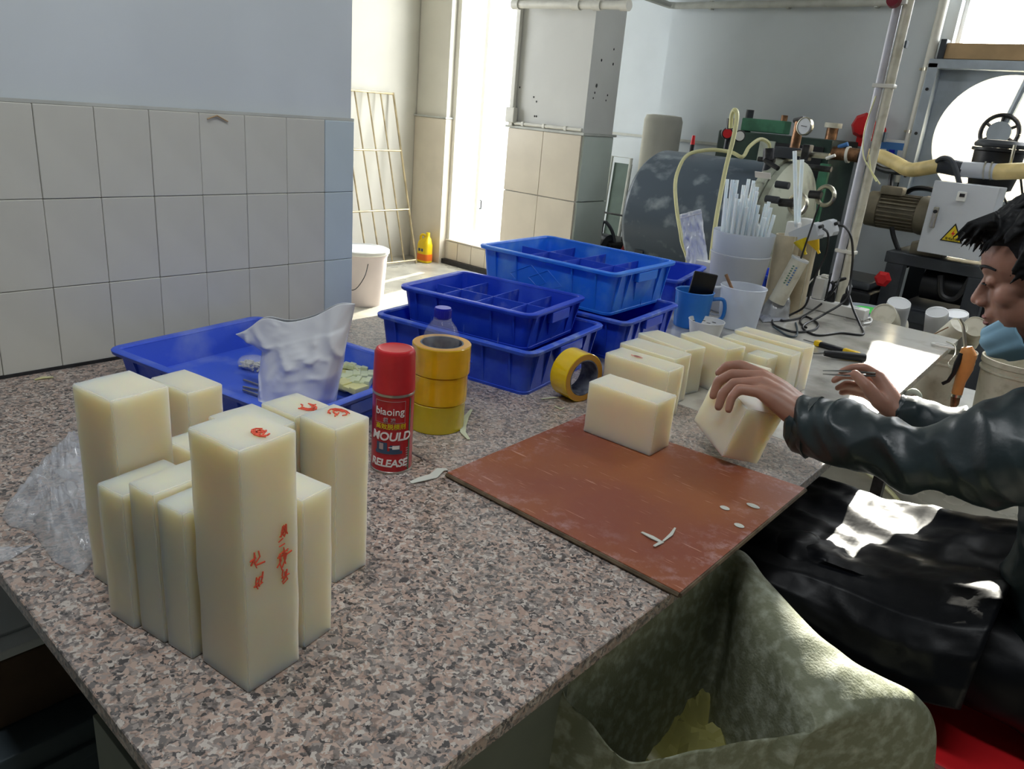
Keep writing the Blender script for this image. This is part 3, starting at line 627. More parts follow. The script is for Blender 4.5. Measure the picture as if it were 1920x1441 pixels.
# green steel cabinet behind the tank
g = thing('green_press', 'dark green steel press standing behind the grey tank', 'machine', (-0.29, 4.46, 0))
MB().box((0, 0, 0.66), (0.66, 0.40, 1.32), ch=0.01).build('body', 'green_dark', g)
MB().box((0.16, -0.203, 1.2), (0.27, 0.012, 0.16), ch=0.004).build('recess_panel', 'black_plastic', g)
MB().box((-0.02, -0.203, 1.2), (0.09, 0.012, 0.17), ch=0.003).build('worn_panel', 'pale_flange', g)
a = MB().box((-0.12, -0.05, 1.36), (0.26, 0.09, 0.07), ch=0.006).build('handle_bracket', 'green_mid', g)
MB().cyl((-0.23, -0.05, 1.32), (-0.23, -0.05, 1.44), 0.022).build('post', 'machine_dark', a)
MB().cyl((-0.02, -0.05, 1.38), (-0.02, -0.05, 1.425), 0.018).build('knob', 'brass', a)
MB().cyl((0.26, -0.05, 1.32), (0.26, -0.05, 1.38), 0.03).build('filler_neck', 'brass', g)
MB().cyl((0.26, -0.05, 1.38), (0.26, -0.05, 1.405), 0.045).build('filler_cap', 'dirty_white', g)
for zz in (0.95, 0.6): MB().box((0.325, -0.215, zz), (0.05, 0.03, 0.5), ch=0.004).build('edge_rail', 'green_mid', g)
# suction line from the press along the wall to the pump
s = thing('suction_line', 'dirty pipe and cream suction hose running past the extractor fan', 'pipe', (0.0625, 4.3000, 1.2541))
r_ = lambda *p: rel(s, p)
MB().tube(r_((0.0198, 4.3000, 1.2554), (0.1452, 4.3000, 1.2570), (0.1785, 4.3000, 1.2550)), 0.035, 14).build('pipe', 'brass', s)
MB().tube(r_((0.1405, 4.3000, 1.2538), (0.2283, 4.3000, 1.2495)), 0.03, 14).build('pipe', 'machine_dark', s)
MB().cyl(r_((0.1129, 4.3000, 1.2538))[0], r_((0.1264, 4.3000, 1.2551))[0], 0.042).build('union_ring', 'pvc', s)
MB().tube(r_((0.2194, 4.3000, 1.2644), (0.3143, 4.2000, 1.2648), (0.4204, 4.1000, 1.2421), (0.5140, 4.0000, 1.2227), (0.5929, 3.9500, 1.2384), (0.6732, 3.9000, 1.2608)), 0.032, 14, smooth=5).build('suction_hose', 'duct_cream', s)
MB().tube(r_((0.6605, 3.9000, 1.2595), (0.7574, 3.9000, 1.2498)), 0.034, 14).build('hose_cuff', 'machine_dark', s)
MB().tube(r_((0.7528, 3.9000, 1.2515), (0.8918, 3.9000, 1.2560)), 0.034, 14).build('coupling_pipe', 'box_grey', s)
MB().tube(r_((0.8840, 3.9000, 1.2551), (0.9999, 3.8500, 1.2726), (1.1247, 3.8000, 1.2826)), 0.034, 14).build('suction_hose', 'duct_cream', s)
for px in (1846, 1858): MB().cyl(r_((0.8389, 3.9000, 1.2567) if px == 1846 else (0.8632, 3.9000, 1.2572))[0], r_((0.8448, 3.9000, 1.2573) if px == 1846 else (0.8691, 3.9000, 1.2579))[0], 0.038).build('hose_clamp', 'steel', s)
MB().tube(r_((0.0876, 4.3000, 1.2674), (0.0931, 4.3000, 1.2920)), 0.012).build('valve_stem', 'machine_dark', s)
MB().tube(r_((0.0645, 4.2900, 1.2865), (0.1098, 4.2900, 1.3067)), 0.012).build('valve_lever', 'panel_blue', s)
# black vapour trap hanging in the line
v = thing('vapour_trap', 'black lidded pot hanging under the suction line in front of the fan', 'pot', (0.8464, 4.0500, 1.1679))
z0 = v.location.z
MB().lathe([(0, -0.01), (0.055, -0.01), (0.06, 0.0), (0.085, 0.01), (0.095, 0.06), (0.098, 0.165), (0.11, 0.17), (0.11, 0.182), (0, 0.182)], 36).build('pot', 'black_plastic', v)
MB().lathe([(0, 0.184), (0.10, 0.184), (0.104, 0.19), (0.104, 0.20), (0.09, 0.214), (0, 0.218)], 36).build('lid', 'machine_dark', v)
MB().lathe([(0, -0.05), (0.03, -0.05), (0.03, -0.01), (0, -0.01)], 20).build('drain_neck', 'black_plastic', v)
MB().tube([(0.07, -0.1, 0.08), (0.075, -0.12, 0.13), (0.07, -0.11, 0.2)], 0.007).build('latch', 'steel', v)
# black hoses and cables by the motor
c = thing('black_cable', 'thick black cable arching from the suction line down to the grey control box', 'cable', (0.6844, 3.8500, 1.2819))
MB().tube(rel(c, [(0.6509, 3.8800, 1.2742), (0.6757, 3.8600, 1.2901), (0.7137, 3.8400, 1.2849), (0.7466, 3.8200, 1.2484), (0.7837, 3.8000, 1.1865)]), 0.011, 8, smooth=5).build('cable', 'machine_dark', c)
c = thing('black_cable', 'black cable drooping below the cream suction hose to the brown motor', 'cable', (0.4524, 4.1000, 1.2109))
MB().tube(rel(c, [(0.2791, 4.2000, 1.2277), (0.3518, 4.1500, 1.2047), (0.4682, 4.0500, 1.2054), (0.5593, 4.0000, 1.2277)]), 0.013, 8, smooth=5).build('cable', 'black_plastic', c)
MB().tube(rel(c, [(0.4130, 4.1000, 1.2015), (0.4162, 4.1000, 1.1568), (0.4302, 4.0800, 1.1135)]), 0.012, 8, smooth=4).build('cable', 'black_plastic', c)
c = thing('black_cable', 'slim black cable running down behind the white conduit pole to the floor', 'cable', (0.2117, 4.4000, 0.8190))
MB().tube(rel(c, [(0.1931, 4.5000, 1.1930), (0.1902, 4.5000, 1.0123), (0.1658, 4.5000, 0.8047), (0.1548, 4.5000, 0.5915), (0.1660, 4.5000, 0.4074), (0.1942, 4.5000, 0.1580), (-0.03, 4.48, 0.012)]), 0.011, 8, smooth=4).build('cable', 'machine_dark', c)
c = thing('black_cable', 'black cable hanging below the brown motor', 'cable', (0.5538, 3.9000, 0.9342))
MB().tube(rel(c, [(0.5269, 3.9000, 0.9668), (0.5475, 3.9000, 0.9208), (0.5921, 3.9000, 0.8541), (0.6448, 3.9000, 0.8017)]), 0.011, 8, smooth=4).build('cable', 'black_plastic', c)
c = thing('black_cable', 'black cable lying across the foot of the fan frame above the motor', 'cable', (0.4424, 4.5000, 1.1021))
MB().tube(rel(c, [(0.3541, 4.6000, 1.0746), (0.4049, 4.5500, 1.1128), (0.4758, 4.5000, 1.1253), (0.5661, 4.4000, 1.1201), (0.6551, 4.2000, 1.1056), (0.7203, 4.0200, 1.0640)]), 0.013, 8, smooth=4).build('cable', 'black_plastic', c)

# breaker box and red horn on the wall
b = thing('breaker_box', 'white breaker box with a blue transparent cover on the back wall', 'electrical box', (0.03, YB-0.03, 1.10))
o_ = (0.2187, 4.7000, 1.2843)
b.location = (o_[0]-0.02, YB-0.035, o_[2]-0.01)
MB().box((0, 0, 0), (0.24, 0.07, 0.15), ch=0.008).build('case', 'white_plastic', b)
MB().box((0.0, -0.038, 0.01), (0.20, 0.008, 0.10), ch=0.003).build('cover', 'panel_blue', b)
for k in range(4): MB().box((-0.07+k*0.045, -0.044, 0.0), (0.03, 0.008, 0.045), ch=0.002).build('breaker', 'blue_cap' if k == 2 else 'box_grey', b)
b = thing('red_alarm', 'red alarm housing on the back wall behind the white pole', 'alarm', (0.0375, 4.7000, 1.4071))
MB().lathe([(0, 0), (0.065, 0), (0.07, 0.02), (0.05, 0.05), (0, 0.055)], 8, Matrix.Rotation(PI/2, 4, 'X')).build('housing', 'red_plastic', b)
MB().lathe([(0, 0), (0.03, 0), (0.05, 0.06), (0, 0.06)], 16, Matrix.Translation((0.09, 0, -0.03)) @ Matrix.Rotation(PI/2, 4, 'X')).build('horn', 'red_plastic', b)
MB().box((0, 0, -0.08), (0.05, 0.05, 0.06), ch=0.006).build('lower_housing', 'red_plastic', b)
# faint stencil on the wall
tt = thing('wall_rod', 'thin steel rod leaning on the wall right of the green press', 'rod', (-0.0191, 4.6000, 0.8591))
MB().tube(rel(tt, [(-0.0453, 4.6500, 1.1402), (-0.0287, 4.6000, 0.8881), (0.0192, 4.5000, 0.7187), (0.0834, 4.4000, 0.4639)]), 0.006).build('rod', 'steel', tt)

# white gas cylinder-shaped roll standing behind the tank
d = thing('white_roll', 'tall off-white roll standing against the wall left of the tank', 'roll', (-1.15, 4.52, 0))
MB().lathe([(0, 0), (0.115, 0), (0.118, 0.01), (0.122, 1.34), (0.11, 1.37), (0.07, 1.375), (0.0, 1.375)], 36).build('roll', mk('off_white_roll', srgb(196, 194, 184), 0.7, var=0.03), d)
d = thing('marker_pen', 'red and black marker standing on top of the tank', 'marker', (-0.4873, 3.7500, 1.2151))
d.location.z = TZ+TR-0.003
MB().cyl((0, 0, 0), (0, 0, 0.045), 0.011).build('barrel', 'black_print', d)
MB().cyl((0, 0, 0.045), (0, 0, 0.09), 0.012, r2=0.008).build('cap', 'red_plastic', d)
# things in the dark gap between the column and the tank
d = thing('green_board', 'dull green board leaning on the wall between column and tank', 'board', (-1.52, 4.62, 0))
MB().box((0, 0, 0.53), (0.13, 0.03, 1.02), mtx=Matrix.Rotation(-0.06, 4, 'X')).build('board', mk('dull_green', srgb(84, 100, 92), 0.6, var=0.1), d, smooth=False)
MB().tube([(-0.08, -0.03, 0.0), (-0.08, 0.03, 1.08), (0.08, 0.03, 1.08), (0.08, -0.03, 0.0)], 0.012).build('frame', 'ledge', d)
d = thing('dark_pump', 'black pump unit in the shadow between the column and the grey tank', 'pump', (-1.40, 4.44, 0))
MB().box((0, 0, 0.28), (0.26, 0.3, 0.56), ch=0.03).build('body', 'black_plastic', d)
MB().cyl((-0.05, -0.12, 0.5), (0.09, -0.12, 0.5), 0.1).build('housing', 'machine_dark', d)
MB().tube([(0.0, -0.1, 0.55), (0.04, -0.14, 0.68), (0.1, -0.1, 0.6), (0.12, -0.06, 0.4)], 0.012, smooth=5).build('hose', 'machine_dark', d)
MB().tube([(-0.1, 0, 0.55), (-0.1, 0, 0.72), (0.11, 0, 0.72), (0.11, 0, 0.55)], 0.008).build('carry_bar', 'dark_steel', d)
d = thing('red_bottle', 'small red bottle beside the black pump', 'bottle', (-1.16, 4.30, 0.0))
MB().lathe([(0, 0), (0.04, 0), (0.045, 0.02), (0.045, 0.5), (0.02, 0.56), (0, 0.56)], 16).build('bottle', mk('dull_red', srgb(150, 44, 36), 0.5), d)
MB().cyl((0, 0, 0.56), (0, 0, 0.6), 0.018).build('cap', 'black_plastic', d)
d = thing('grey_canister', 'slate grey canister on the floor left of the tank', 'canister', (-1.02, 3.95, 0.0))
d.location = (-0.93, 3.95, 0)
MB().box((0, 0, 0.26), (0.12, 0.16, 0.52), ch=0.02).build('body', 'slate', d)
MB().cyl((0.0, 0, 0.52), (0.0, 0, 0.55), 0.03).build('cap', 'black_plastic', d)

# ------------------------------------------------------------------ extractor fan in the back wall
FX, FZ, FR = 0.70, 1.39, 0.31
f = thing('extractor_fan', 'large belt-driven extractor fan with round opening and backlit louvres', 'fan', (FX, YB, FZ))
fb = MB()
n = 64
outer = []
for i in range(n):
    a = 2*PI*i/n; c_, s_ = math.cos(a), math.sin(a); q = 0.355/max(abs(c_), abs(s_)); outer.append((c_*q, s_*q))
vs = []
for (x, z) in outer: vs.append((x, -0.02, z))
for i in range(n): vs.append((FR*math.cos(2*PI*i/n), -0.02, FR*math.sin(2*PI*i/n)))
for i in range(n): vs.append((FR*math.cos(2*PI*i/n), 0.06, FR*math.sin(2*PI*i/n)))
fs = []
for i in range(n):
    j_ = (i+1) % n
    fs += [(i, j_, n+j_, n+i), (n+i, n+j_, 2*n+j_, 2*n+i)]
fb.add(vs, fs).build('face_plate', 'fan_frame', f)
for (c_, s_) in (((0, -0.05, 0.345), (0.80, 0.10, 0.045)), ((0, -0.05, -0.36), (0.80, 0.10, 0.05)), ((-0.375, -0.05, 0), (0.05, 0.10, 0.70)), ((0.375, -0.05, 0), (0.05, 0.10, 0.70))):
    MB().box(c_, s_, ch=0.004).build('frame_rail', 'fan_frame', f)
MB().box((-0.405, -0.04, 0.0), (0.012, 0.08, 0.76)).build('side_gap', 'black_skirt', f, smooth=False)
for k in range(8):
    MB().box((0, 0.15, -0.31+k*0.089), (0.70, 0.004, 0.082), mtx=Matrix.Translation((0, 0.15, -0.31+k*0.089)) @ Matrix.Rotation(0.14, 4, 'X') @ Matrix.Translation((0, -0.15, 0.31-k*0.089))).build('louvre_blade', 'louvre', f, smooth=False)
MB().tube([(0.06, -0.03, 0.33), (0.0, -0.03, 0.02)], 0.018).build('strut', 'fan_frame', f)
MB().tube([(0.0, -0.03, 0.02), (-0.03, -0.03, -0.33)], 0.016).build('strut', 'fan_frame', f)
hub = MB().lathe([(0, 0), (0.05, 0), (0.055, 0.01), (0.055, 0.05), (0, 0.05)], 24, Matrix.Translation((0, -0.02, 0.035)) @ Matrix.Rotation(PI/2, 4, 'X')).build('hub', 'fan_frame', f)
MB().tube([(0.085*math.cos(a), -0.05, 0.035+0.085*math.sin(a)) for a in np.linspace(0, 2*PI, 33)], 0.011).build('pulley_rim', 'dark_steel', hub)
for a in (0.5, 1.6, 2.6, 3.7, 4.7, 5.8): MB().tube([(0.04*math.cos(a), -0.05, 0.035+0.04*math.sin(a)), (0.085*math.cos(a), -0.05, 0.035+0.085*math.sin(a))], 0.008).build('spoke', 'dark_steel', hub)
MB().tube([(0.08, -0.055, 0.02), (0.22, -0.055, -0.36)], 0.006).build('drive_belt', 'black_plastic', f)
MB().tube([(-0.06, -0.055, -0.06), (0.2, -0.055, -0.40)], 0.006).build('drive_belt', 'black_plastic', f)
for zz in (0.22, 0.0, -0.22): MB().cyl((-0.375, -0.105, zz), (-0.375, -0.10, zz), 0.008).build('screw', 'dark_steel', f)
b = thing('tan_board', 'tan board on a grey bracket above the extractor fan frame', 'board', (0.75, YB-0.05, 1.798))
MB().box((0.0, 0, 0), (0.78, 0.06, 0.075), ch=0.004).build('board', 'tan', b)
MB().box((-0.405, -0.005, 0.005), (0.03, 0.07, 0.10), ch=0.003).build('bracket', 'machine_dark', b)

# ------------------------------------------------------------------ geared mixer: motor, control box, frame
YM = 3.9
m_ = thing('geared_motor', 'brown-grey ribbed electric motor left of the control box', 'motor', (0.5119, 4.0500, 1.0250))
RXm = Matrix.Rotation(PI/2, 4, 'Y')
MB().lathe([(0, -0.165), (0.07, -0.165), (0.082, -0.15), (0.085, -0.095), (0, -0.095)], 32, RXm).build('fan_cowl', 'motor', m_)
MB().lathe([(0, -0.095), (0.072, -0.095), (0.072, 0.08), (0, 0.08)], 32, RXm).build('stator', 'motor', m_)
for k in range(26):
    a = 2*PI*k/26
    MB().box((-0.008, 0.077*math.cos(a), 0.077*math.sin(a)), (0.165, 0.004, 0.016), mtx=Matrix.Translation((-0.008, 0.077*math.cos(a), 0.077*math.sin(a))) @ Matrix.Rotation(a-PI/2, 4, 'X') @ Matrix.Translation((0.008, -0.077*math.cos(a), -0.077*math.sin(a)))).build('cooling_fin', 'motor', m_, smooth=False)
MB().lathe([(0, 0.08), (0.085, 0.08), (0.09, 0.10), (0.09, 0.13), (0.075, 0.15), (0.075, 0.20), (0, 0.20)], 32, RXm).build('gear_housing', 'motor', m_)
MB().box((-0.05, -0.03, 0.095), (0.10, 0.07, 0.04), ch=0.008).build('terminal_box', 'motor', m_)
for k in range(4): MB().box((0.17+k*0.014, -0.073, 0.02), (0.005, 0.012, 0.06)).build('vent_slot', 'black_print', m_, smooth=False)
c = thing('control_box', 'light grey wall-type control box with a yellow danger triangle', 'electrical box', (0.8157, 3.7800, 1.0462))
R1 = 0.0
MB().box((0, 0.07, 0), (0.245, 0.15, 0.30), ch=0.004).build('case', 'box_grey', c)
dd = MB().box((0, -0.01, 0), (0.25, 0.018, 0.305), ch=0.004).build('door', 'box_grey', c)
MB().box((-0.005, -0.024, 0.10), (0.036, 0.012, 0.040), ch=0.003).build('meter', 'white_plastic', dd)
MB().box((-0.003, -0.031, 0.105), (0.02, 0.003, 0.014)).build('display', 'black_print', dd, smooth=False)
MB().box((-0.088, -0.024, 0.0), (0.020, 0.012, 0.09), ch=0.004).build('latch', 'steel', dd)
MB().cyl((-0.088, -0.036, 0.026), (-0.088, -0.026, 0.026), 0.008).build('lock', 'dark_steel', dd)
def plate(poly, y, th, name, mat, par, loc=(0, 0, 0)):
    return MB().prism(poly, 0, th, Matrix.Translation((loc[0], y, loc[2])) @ Matrix.Rotation(PI/2, 4, 'X')).build(name, mat, par, smooth=False)
sgn = plate([(-0.045, -0.036), (0.045, -0.036), (0.0, 0.044)], -0.0195, 0.0012, 'warning_sign', 'black_print', dd, (0.0, 0, -0.055))
plate([(-0.037, -0.0315), (0.037, -0.0315), (0.0, 0.034)], -0.0208, 0.0008, 'warning_face', 'yellow_print', sgn, (0.0, 0, -0.055))
plate([(0.004, 0.018), (-0.008, -0.004), (0.0, -0.003), (-0.004, -0.016), (0.009, 0.004), (0.001, 0.003)], -0.0217, 0.0006, 'bolt_symbol', 'red_plastic', sgn, (0.0, 0, -0.055))
def text_mesh(txt, size, name, mat, parent, fn, extrude=0.0004, shear=0.0, bold=0.0, space=1.0, align='CENTER'):
    """lettering as geometry; fn maps flat text coordinates to the surface it is printed on"""
    cu = bpy.data.curves.new(name, 'FONT'); cu.body = txt; cu.size = size; cu.extrude = extrude; cu.shear = shear; cu.offset = bold
    cu.align_x = align; cu.resolution_u = 3; cu.space_character = space
    o = bpy.data.objects.new(name+'_src', cu); COL.objects.link(o)
    dg = bpy.context.evaluated_depsgraph_get()
    me = bpy.data.meshes.new_from_object(o.evaluated_get(dg))
    bpy.data.objects.remove(o); bpy.data.curves.remove(cu)
    for v_ in me.vertices: v_.co = Vector(fn(*v_.co))
    me.name = name; me.materials.clear(); me.materials.append(M[mat])
    r = bpy.data.objects.new(name, me); COL.objects.link(r); r.parent = parent
    return r
text_mesh('有电危险', 0.0135, 'lettering', 'black_print', sgn, lambda x, y, z: (x, -0.022-z, y-0.083))
# frame of the machine
fr = thing('mixer_frame', 'dark grey steel machine frame carrying the motor and control box', 'machine', (0.78, 4.02, 0))
topz = 0.845
MB().box((0.0, 0.0, topz), (0.44, 0.46, 0.05), ch=0.004).build('top_beam', 'machine_dark', fr)
for sx in (-0.17, 0.17):
    for sy in (-0.2, 0.2): MB().box((sx, sy, topz/2-0.01), (0.075, 0.06, topz-0.03), ch=0.004).build('leg', 'machine_dark', fr)
MB().box((0.0, -0.05, 0.33), (0.26, 0.34, 0.62), ch=0.01).build('lower_housing', 'machine_dark', fr)
MB().box((0.0, -0.225, 0.60), (0.27, 0.02, 0.05), ch=0.004).build('ledge_bar', 'machine_dark', fr)
MB().cyl((-0.06, -0.1, 0.74), (0.12, -0.1, 0.74), 0.07).build('worm_gear', 'black_plastic', fr)
MB().tube([(0.02, -0.2, 0.80), (0.05, -0.22, 0.72), (0.11, -0.22, 0.72), (0.14, -0.2, 0.82)], 0.014, smooth=5).build('loose_hose', 'black_plastic', fr)
MB().box((-0.07, -0.12, topz+0.05), (0.14, 0.12, 0.06), ch=0.01).build('motor_foot', 'motor', fr)
mm = thing('second_motor', 'dusty dark motor on the floor at the right of the machine frame', 'motor', (1.12, 3.72, 0))
MB().box((0, 0, 0.35), (0.16, 0.3, 0.7), ch=0.05).build('body', 'machine_dark', mm)
MB().cyl((0, -0.12, 0.62), (0, 0.12, 0.62), 0.11).build('drum', 'machine_dark', mm)
mm = thing('black_machine_box', 'black machine box with a red knob left of the grey frame', 'machine', (0.435, 3.88, 0))
MB().box((0, 0, 0.34), (0.27, 0.36, 0.68), ch=0.02).build('housing', 'black_plastic', mm)
MB().box((0.0, 0, 0.70), (0.22, 0.3, 0.04), ch=0.015).build('dusty_lid', 'machine_dark', mm)
MB().lathe([(0, 0), (0.034, 0), (0.037, 0.014), (0.022, 0.03), (0, 0.03)], 6, Matrix.Translation(Vector((0.6025, 3.7000, 0.7582))-Vector((0.435, 3.88, 0))) @ Matrix.Rotation(PI/2, 4, 'X')).build('knob', 'red_plastic', mm)
mm = thing('finned_motor', 'small finned black motor behind the white conduit pole', 'motor', (0.245, 4.42, 0))
MB().box((0, 0, 0.26), (0.20, 0.3, 0.52), ch=0.02).build('base', 'machine_dark', mm)
for k in range(7): MB().box((0, -0.165, 0.33+k*0.03), (0.2, 0.04, 0.010)).build('fin', 'machine_dark', mm, smooth=False)

# ------------------------------------------------------------------ work tables
def slab(poly, name, mat, label, cat, th=0.02):
    o = MB().prism(poly, ZT-th, ZT).build(name, mat, smooth=False)
    bm = bmesh.new(); bm.from_mesh(o.data); bmesh.ops.bevel(bm, geom=list(bm.edges), offset=0.0012, segments=1, affect='EDGES'); bm.to_mesh(o.data); bm.free()
    recenter(o); return tag(o, label, cat)
slab([(0.013, 0.205), (1.24, 0.205), (1.24, 0.797), (0.013, 0.797)], 'granite_slab', 'granite', 'speckled granite worktop slab at the near end under the tall silicone blocks', 'worktop')
slab([(0.013, 0.7995), (1.24, 0.7995), (1.218, 1.402), (0.013, 1.402)], 'granite_slab', 'granite_dusty', 'dusty granite worktop slab in the middle under the blue crates and brown board', 'worktop')
slab([(0.013, 1.405), (1.214, 1.405), (1.14, 2.672), (0.013, 2.72)], 'pale_worktop', 'white_board', 'smooth pale dusty worktop at the far end reflecting the window', 'worktop')
t = thing('table_frame', 'dark steel table frame with square legs under the worktops', 'table frame', (0.6, 1.4, 0))
for y0, y1, xe in ((0.24, 0.77, 1.16), (0.83, 1.37, 1.14), (1.44, 2.62, 1.06)):
    for yy in (y0, y1):
        MB().box(((xe+0.05)/2-0.6, yy-1.4, ZT-0.041), (xe-0.05, 0.03, 0.04)).build('rail', 'dark_steel', t, smooth=False)
    for xx in (0.06, xe-0.02): MB().box((xx-0.6, (y0+y1)/2-1.4, ZT-0.041), (0.03, y1-y0, 0.04)).build('rail', 'dark_steel', t, smooth=False)
for (xx, yy) in ((0.06, 0.77), (1.14, 0.77), (0.06, 1.37), (1.04, 1.66), (0.06, 2.62), (1.04, 2.62)):
    MB().box((xx-0.6, yy-1.4, (ZT-0.06)/2), (0.035, 0.035, ZT-0.06)).build('leg', 'dark_steel', t, smooth=False)
# cabinet and boxes under the near end
c = thing('cabinet', 'grey-green laminate cabinet under the near end of the worktop', 'cabinet', (1.03, 0.45, 0))
MB().box((0, 0, 0.355), (0.30, 0.44, 0.71), ch=0.002).build('body', 'panel_green', c)
MB().box((0, -0.2245, 0.36), (0.292, 0.008, 0.68), ch=0.001).build('door', 'panel_green', c)
c = thing('cardboard_box', 'dark brown cardboard box standing on the slate crate below the near table corner', 'box', (0.28, 0.42, 0.405))
MB().box((0, 0, 0.0575), (0.42, 0.54, 0.115), ch=0.003).build('carton', 'brown_box', c, smooth=False)
MB().box((0, -0.271, 0.0575), (0.05, 0.002, 0.113)).build('tape_strip', 'tan', c, smooth=False)
c = thing('foam_lid', 'pale grey foam lid lying on the dark cardboard box', 'lid', (0.275, 0.42, 0.5205))
MB().box((0, 0, 0.008), (0.43, 0.55, 0.016), ch=0.003).build('panel', 'grey_foam', c)
MB().box((0, 0, 0.018), (0.36, 0.48, 0.006), ch=0.002).build('raised_rim', 'grey_foam', c)
c = thing('slate_crate', 'dark slate ribbed crate on the floor under the near table end', 'crate', (0.30, 0.42, 0))
MB().box((0, 0, 0.20), (0.50, 0.60, 0.40), ch=0.006).build('body', 'slate', c)
for k in range(5): MB().box((0.253, 0, 0.05+k*0.075), (0.012, 0.58, 0.022), ch=0.003).build('rib', 'slate', c)

# ------------------------------------------------------------------ silicone blocks
def block(x, y, a, L, W, H, label, z=ZT, group=None, wob=0.0012):
    bm = bmesh.new(); bmesh.ops.create_cube(bm, size=1)
    for v in bm.verts: v.co = Vector((v.co.x*L, v.co.y*W, (v.co.z+0.5)*H))
    bmesh.ops.subdivide_edges(bm, edges=list(bm.edges), cuts=6, use_grid_fill=True)
    sd = x*37+y*91
    for v in bm.verts:
        if v.co.z > 0.002:
            v.co += Vector((noise.noise(v.co*40+Vector((sd, 0, 0))), noise.noise(v.co*40+Vector((0, sd, 0))), 0.5*noise.noise(v.co*40+Vector((0, 0, sd)))))*wob
    bm.normal_update()
    eds = [e for e in bm.edges if len(e.link_faces) == 2 and e.calc_face_angle() > 1.0]
    bmesh.ops.bevel(bm, geom=eds, offset=0.0014, segments=2, affect='EDGES')
    me = bpy.data.meshes.new('silicone_block'); bm.to_mesh(me); bm.free()
    me.polygons.foreach_set('use_smooth', [True]*len(me.polygons)); me.set_sharp_from_angle(angle=math.radians(50))
    me.materials.append(M['soap'])
    o = bpy.data.objects.new('silicone_block', me); COL.objects.link(o); o.location = (x, y, z); o.rotation_euler = (0, 0, a)
    return tag(o, label, 'block', group)
def strokes(parent, lines, place, mat='red_ink', w=0.0011, name='ink_mark'):
    """handwriting as raised ribbons; place maps (u, v) to the surface point and its normal"""
    mb = MB()
    for ln in lines:
        for (a, b) in zip(ln[:-1], ln[1:]):
            pa, na = place(*a); pb, nb = place(*b)
            d = (Vector(pb)-Vector(pa))
            if d.length < 1e-6: continue
            d.normalize(); s = d.cross(Vector(na)).normalized()*w*random.uniform(0.6, 1.2); n_ = Vector(na)*0.0005
            A = Vector(pa)-d*w*0.4; B = Vector(pb)+d*w*0.4
            mb.add([A-s-n_, A+s-n_, B+s-n_, B-s-n_, A-s+n_, A+s+n_, B+s+n_, B-s+n_], [(0, 3, 2, 1), (4, 5, 6, 7), (0, 1, 5, 4), (1, 2, 6, 5), (2, 3, 7, 6), (3, 0, 4, 7)])
    return mb.build(name, mat, parent, smooth=False)
G1 = 'tall silicone blocks standing at the near end of the table'
bA = block(1.0052, 0.3379, 0.1318, .0734, .0639, .2617, 'tallest foremost milky block with red handwriting down its side', group=G1)
bB = block(0.787, 0.3183, 0.1577, .0731, .0660, .2425, 'tall milky block at the far left of the near cluster, beside the crumpled film', group=G1)
block(0.668, 0.4476, 0.1401, .0808, .052, .1847, 'milky block tucked behind the far left tall one, in front of the shallow blue tray', group=G1)
block(0.8525, 0.308, 0.17, .044, .078, .161, 'short milky block in the front row, leftmost and nearest the worktop edge', group=G1)
block(0.8970, 0.319, 0.17, .040, .074, .176, 'short milky block in the middle of the front row of the near cluster', group=G1)
block(0.9395, 0.324, 0.17, .040, .066, .170, 'short milky block half hidden against the left side of the tallest one', group=G1)
block(0.985, 0.4005, 0.1938, .075, .042, .1784, 'shorter milky block standing right behind the tallest one', group=G1)
bI1 = block(0.862, 0.430, 0.12, .080, .060, .200, 'milky block behind the tallest one, its top joining two with red ink', group=G1)
bI2 = block(0.852, 0.494, 0.12, .062, .054, .200, 'milky block with a red scribble on top, left of the rightmost marked one', group=G1)
bI3 = block(0.917, 0.504, 0.1428, .060, .054, .2036, 'rightmost milky block of the near cluster, red scribble on its top, by the spray can', group=G1)
block(0.762, 0.415, 0.1545, .07, .05, .14, 'low milky block in the gap at the centre of the near cluster', group=G1)
# handwriting on the right side of the tallest block (its +x side faces away, -y side and +x side are seen)
L_, W_, H_ = .0734, .0639, .2617
def sideX(u, v): return ((L_/2+0.0004, -W_/2+u*W_, v), (1, 0, 0))
def glyph(cx, cy, s, seed, rot=0.0):
    rnd = random.Random(seed); out = []
    for k in range(rnd.randint(5, 7)):
        horiz = rnd.random() < 0.5
        x0 = rnd.uniform(-0.9, 0.2); y0 = rnd.uniform(-0.9, 0.9)
        if horiz: pts = [(x0, y0), (x0+rnd.uniform(.5, 1.1), y0+rnd.uniform(-.1, .4))]
        else: pts = [(x0+.4, y0*0.3+0.7), (x0+.35+rnd.uniform(-.2, .2), y0*0.3), (x0+rnd.uniform(-.3, .7), y0*0.3-rnd.uniform(.4, .9))]
        out.append([(cx+p[0]*s[0], cy+p[1]*s[1]) for p in pts])
    return out
ls = []
for k, (cx, cy) in enumerate(((0.70, 0.161), (0.66, 0.140), (0.70, 0.130), (0.72, 0.112), (0.22, 0.146), (0.24, 0.122))):
    ls += glyph(cx, cy, (0.14, 0.009), 11+k)
strokes(bA, ls, sideX, w=0.0006)
def topz_(L, W, H):
    return lambda u, v: ((u*L/2, v*W/2, H+0.0009), (0, 0, 1))
def scribble(seed, cx, cy, s, n=3):
    rnd = random.Random(seed); out = []
    for k in range(n):
        a0 = rnd.uniform(0, 6); pts = []
        for q in range(7): pts.append((cx+s*(0.4+0.5*k/n)*math.cos(a0+q*0.6), cy+s*(0.3+0.4*k/n)*math.sin(a0+q*0.6)))
        out.append(pts)
    for k in range(4):
        x0 = cx+rnd.uniform(-.5, .5)*s; y0 = cy+rnd.uniform(-.5, .5)*s
        out.append([(x0, y0), (x0+rnd.uniform(-.4, .4)*s, y0+rnd.uniform(-.4, .4)*s)])
    return out
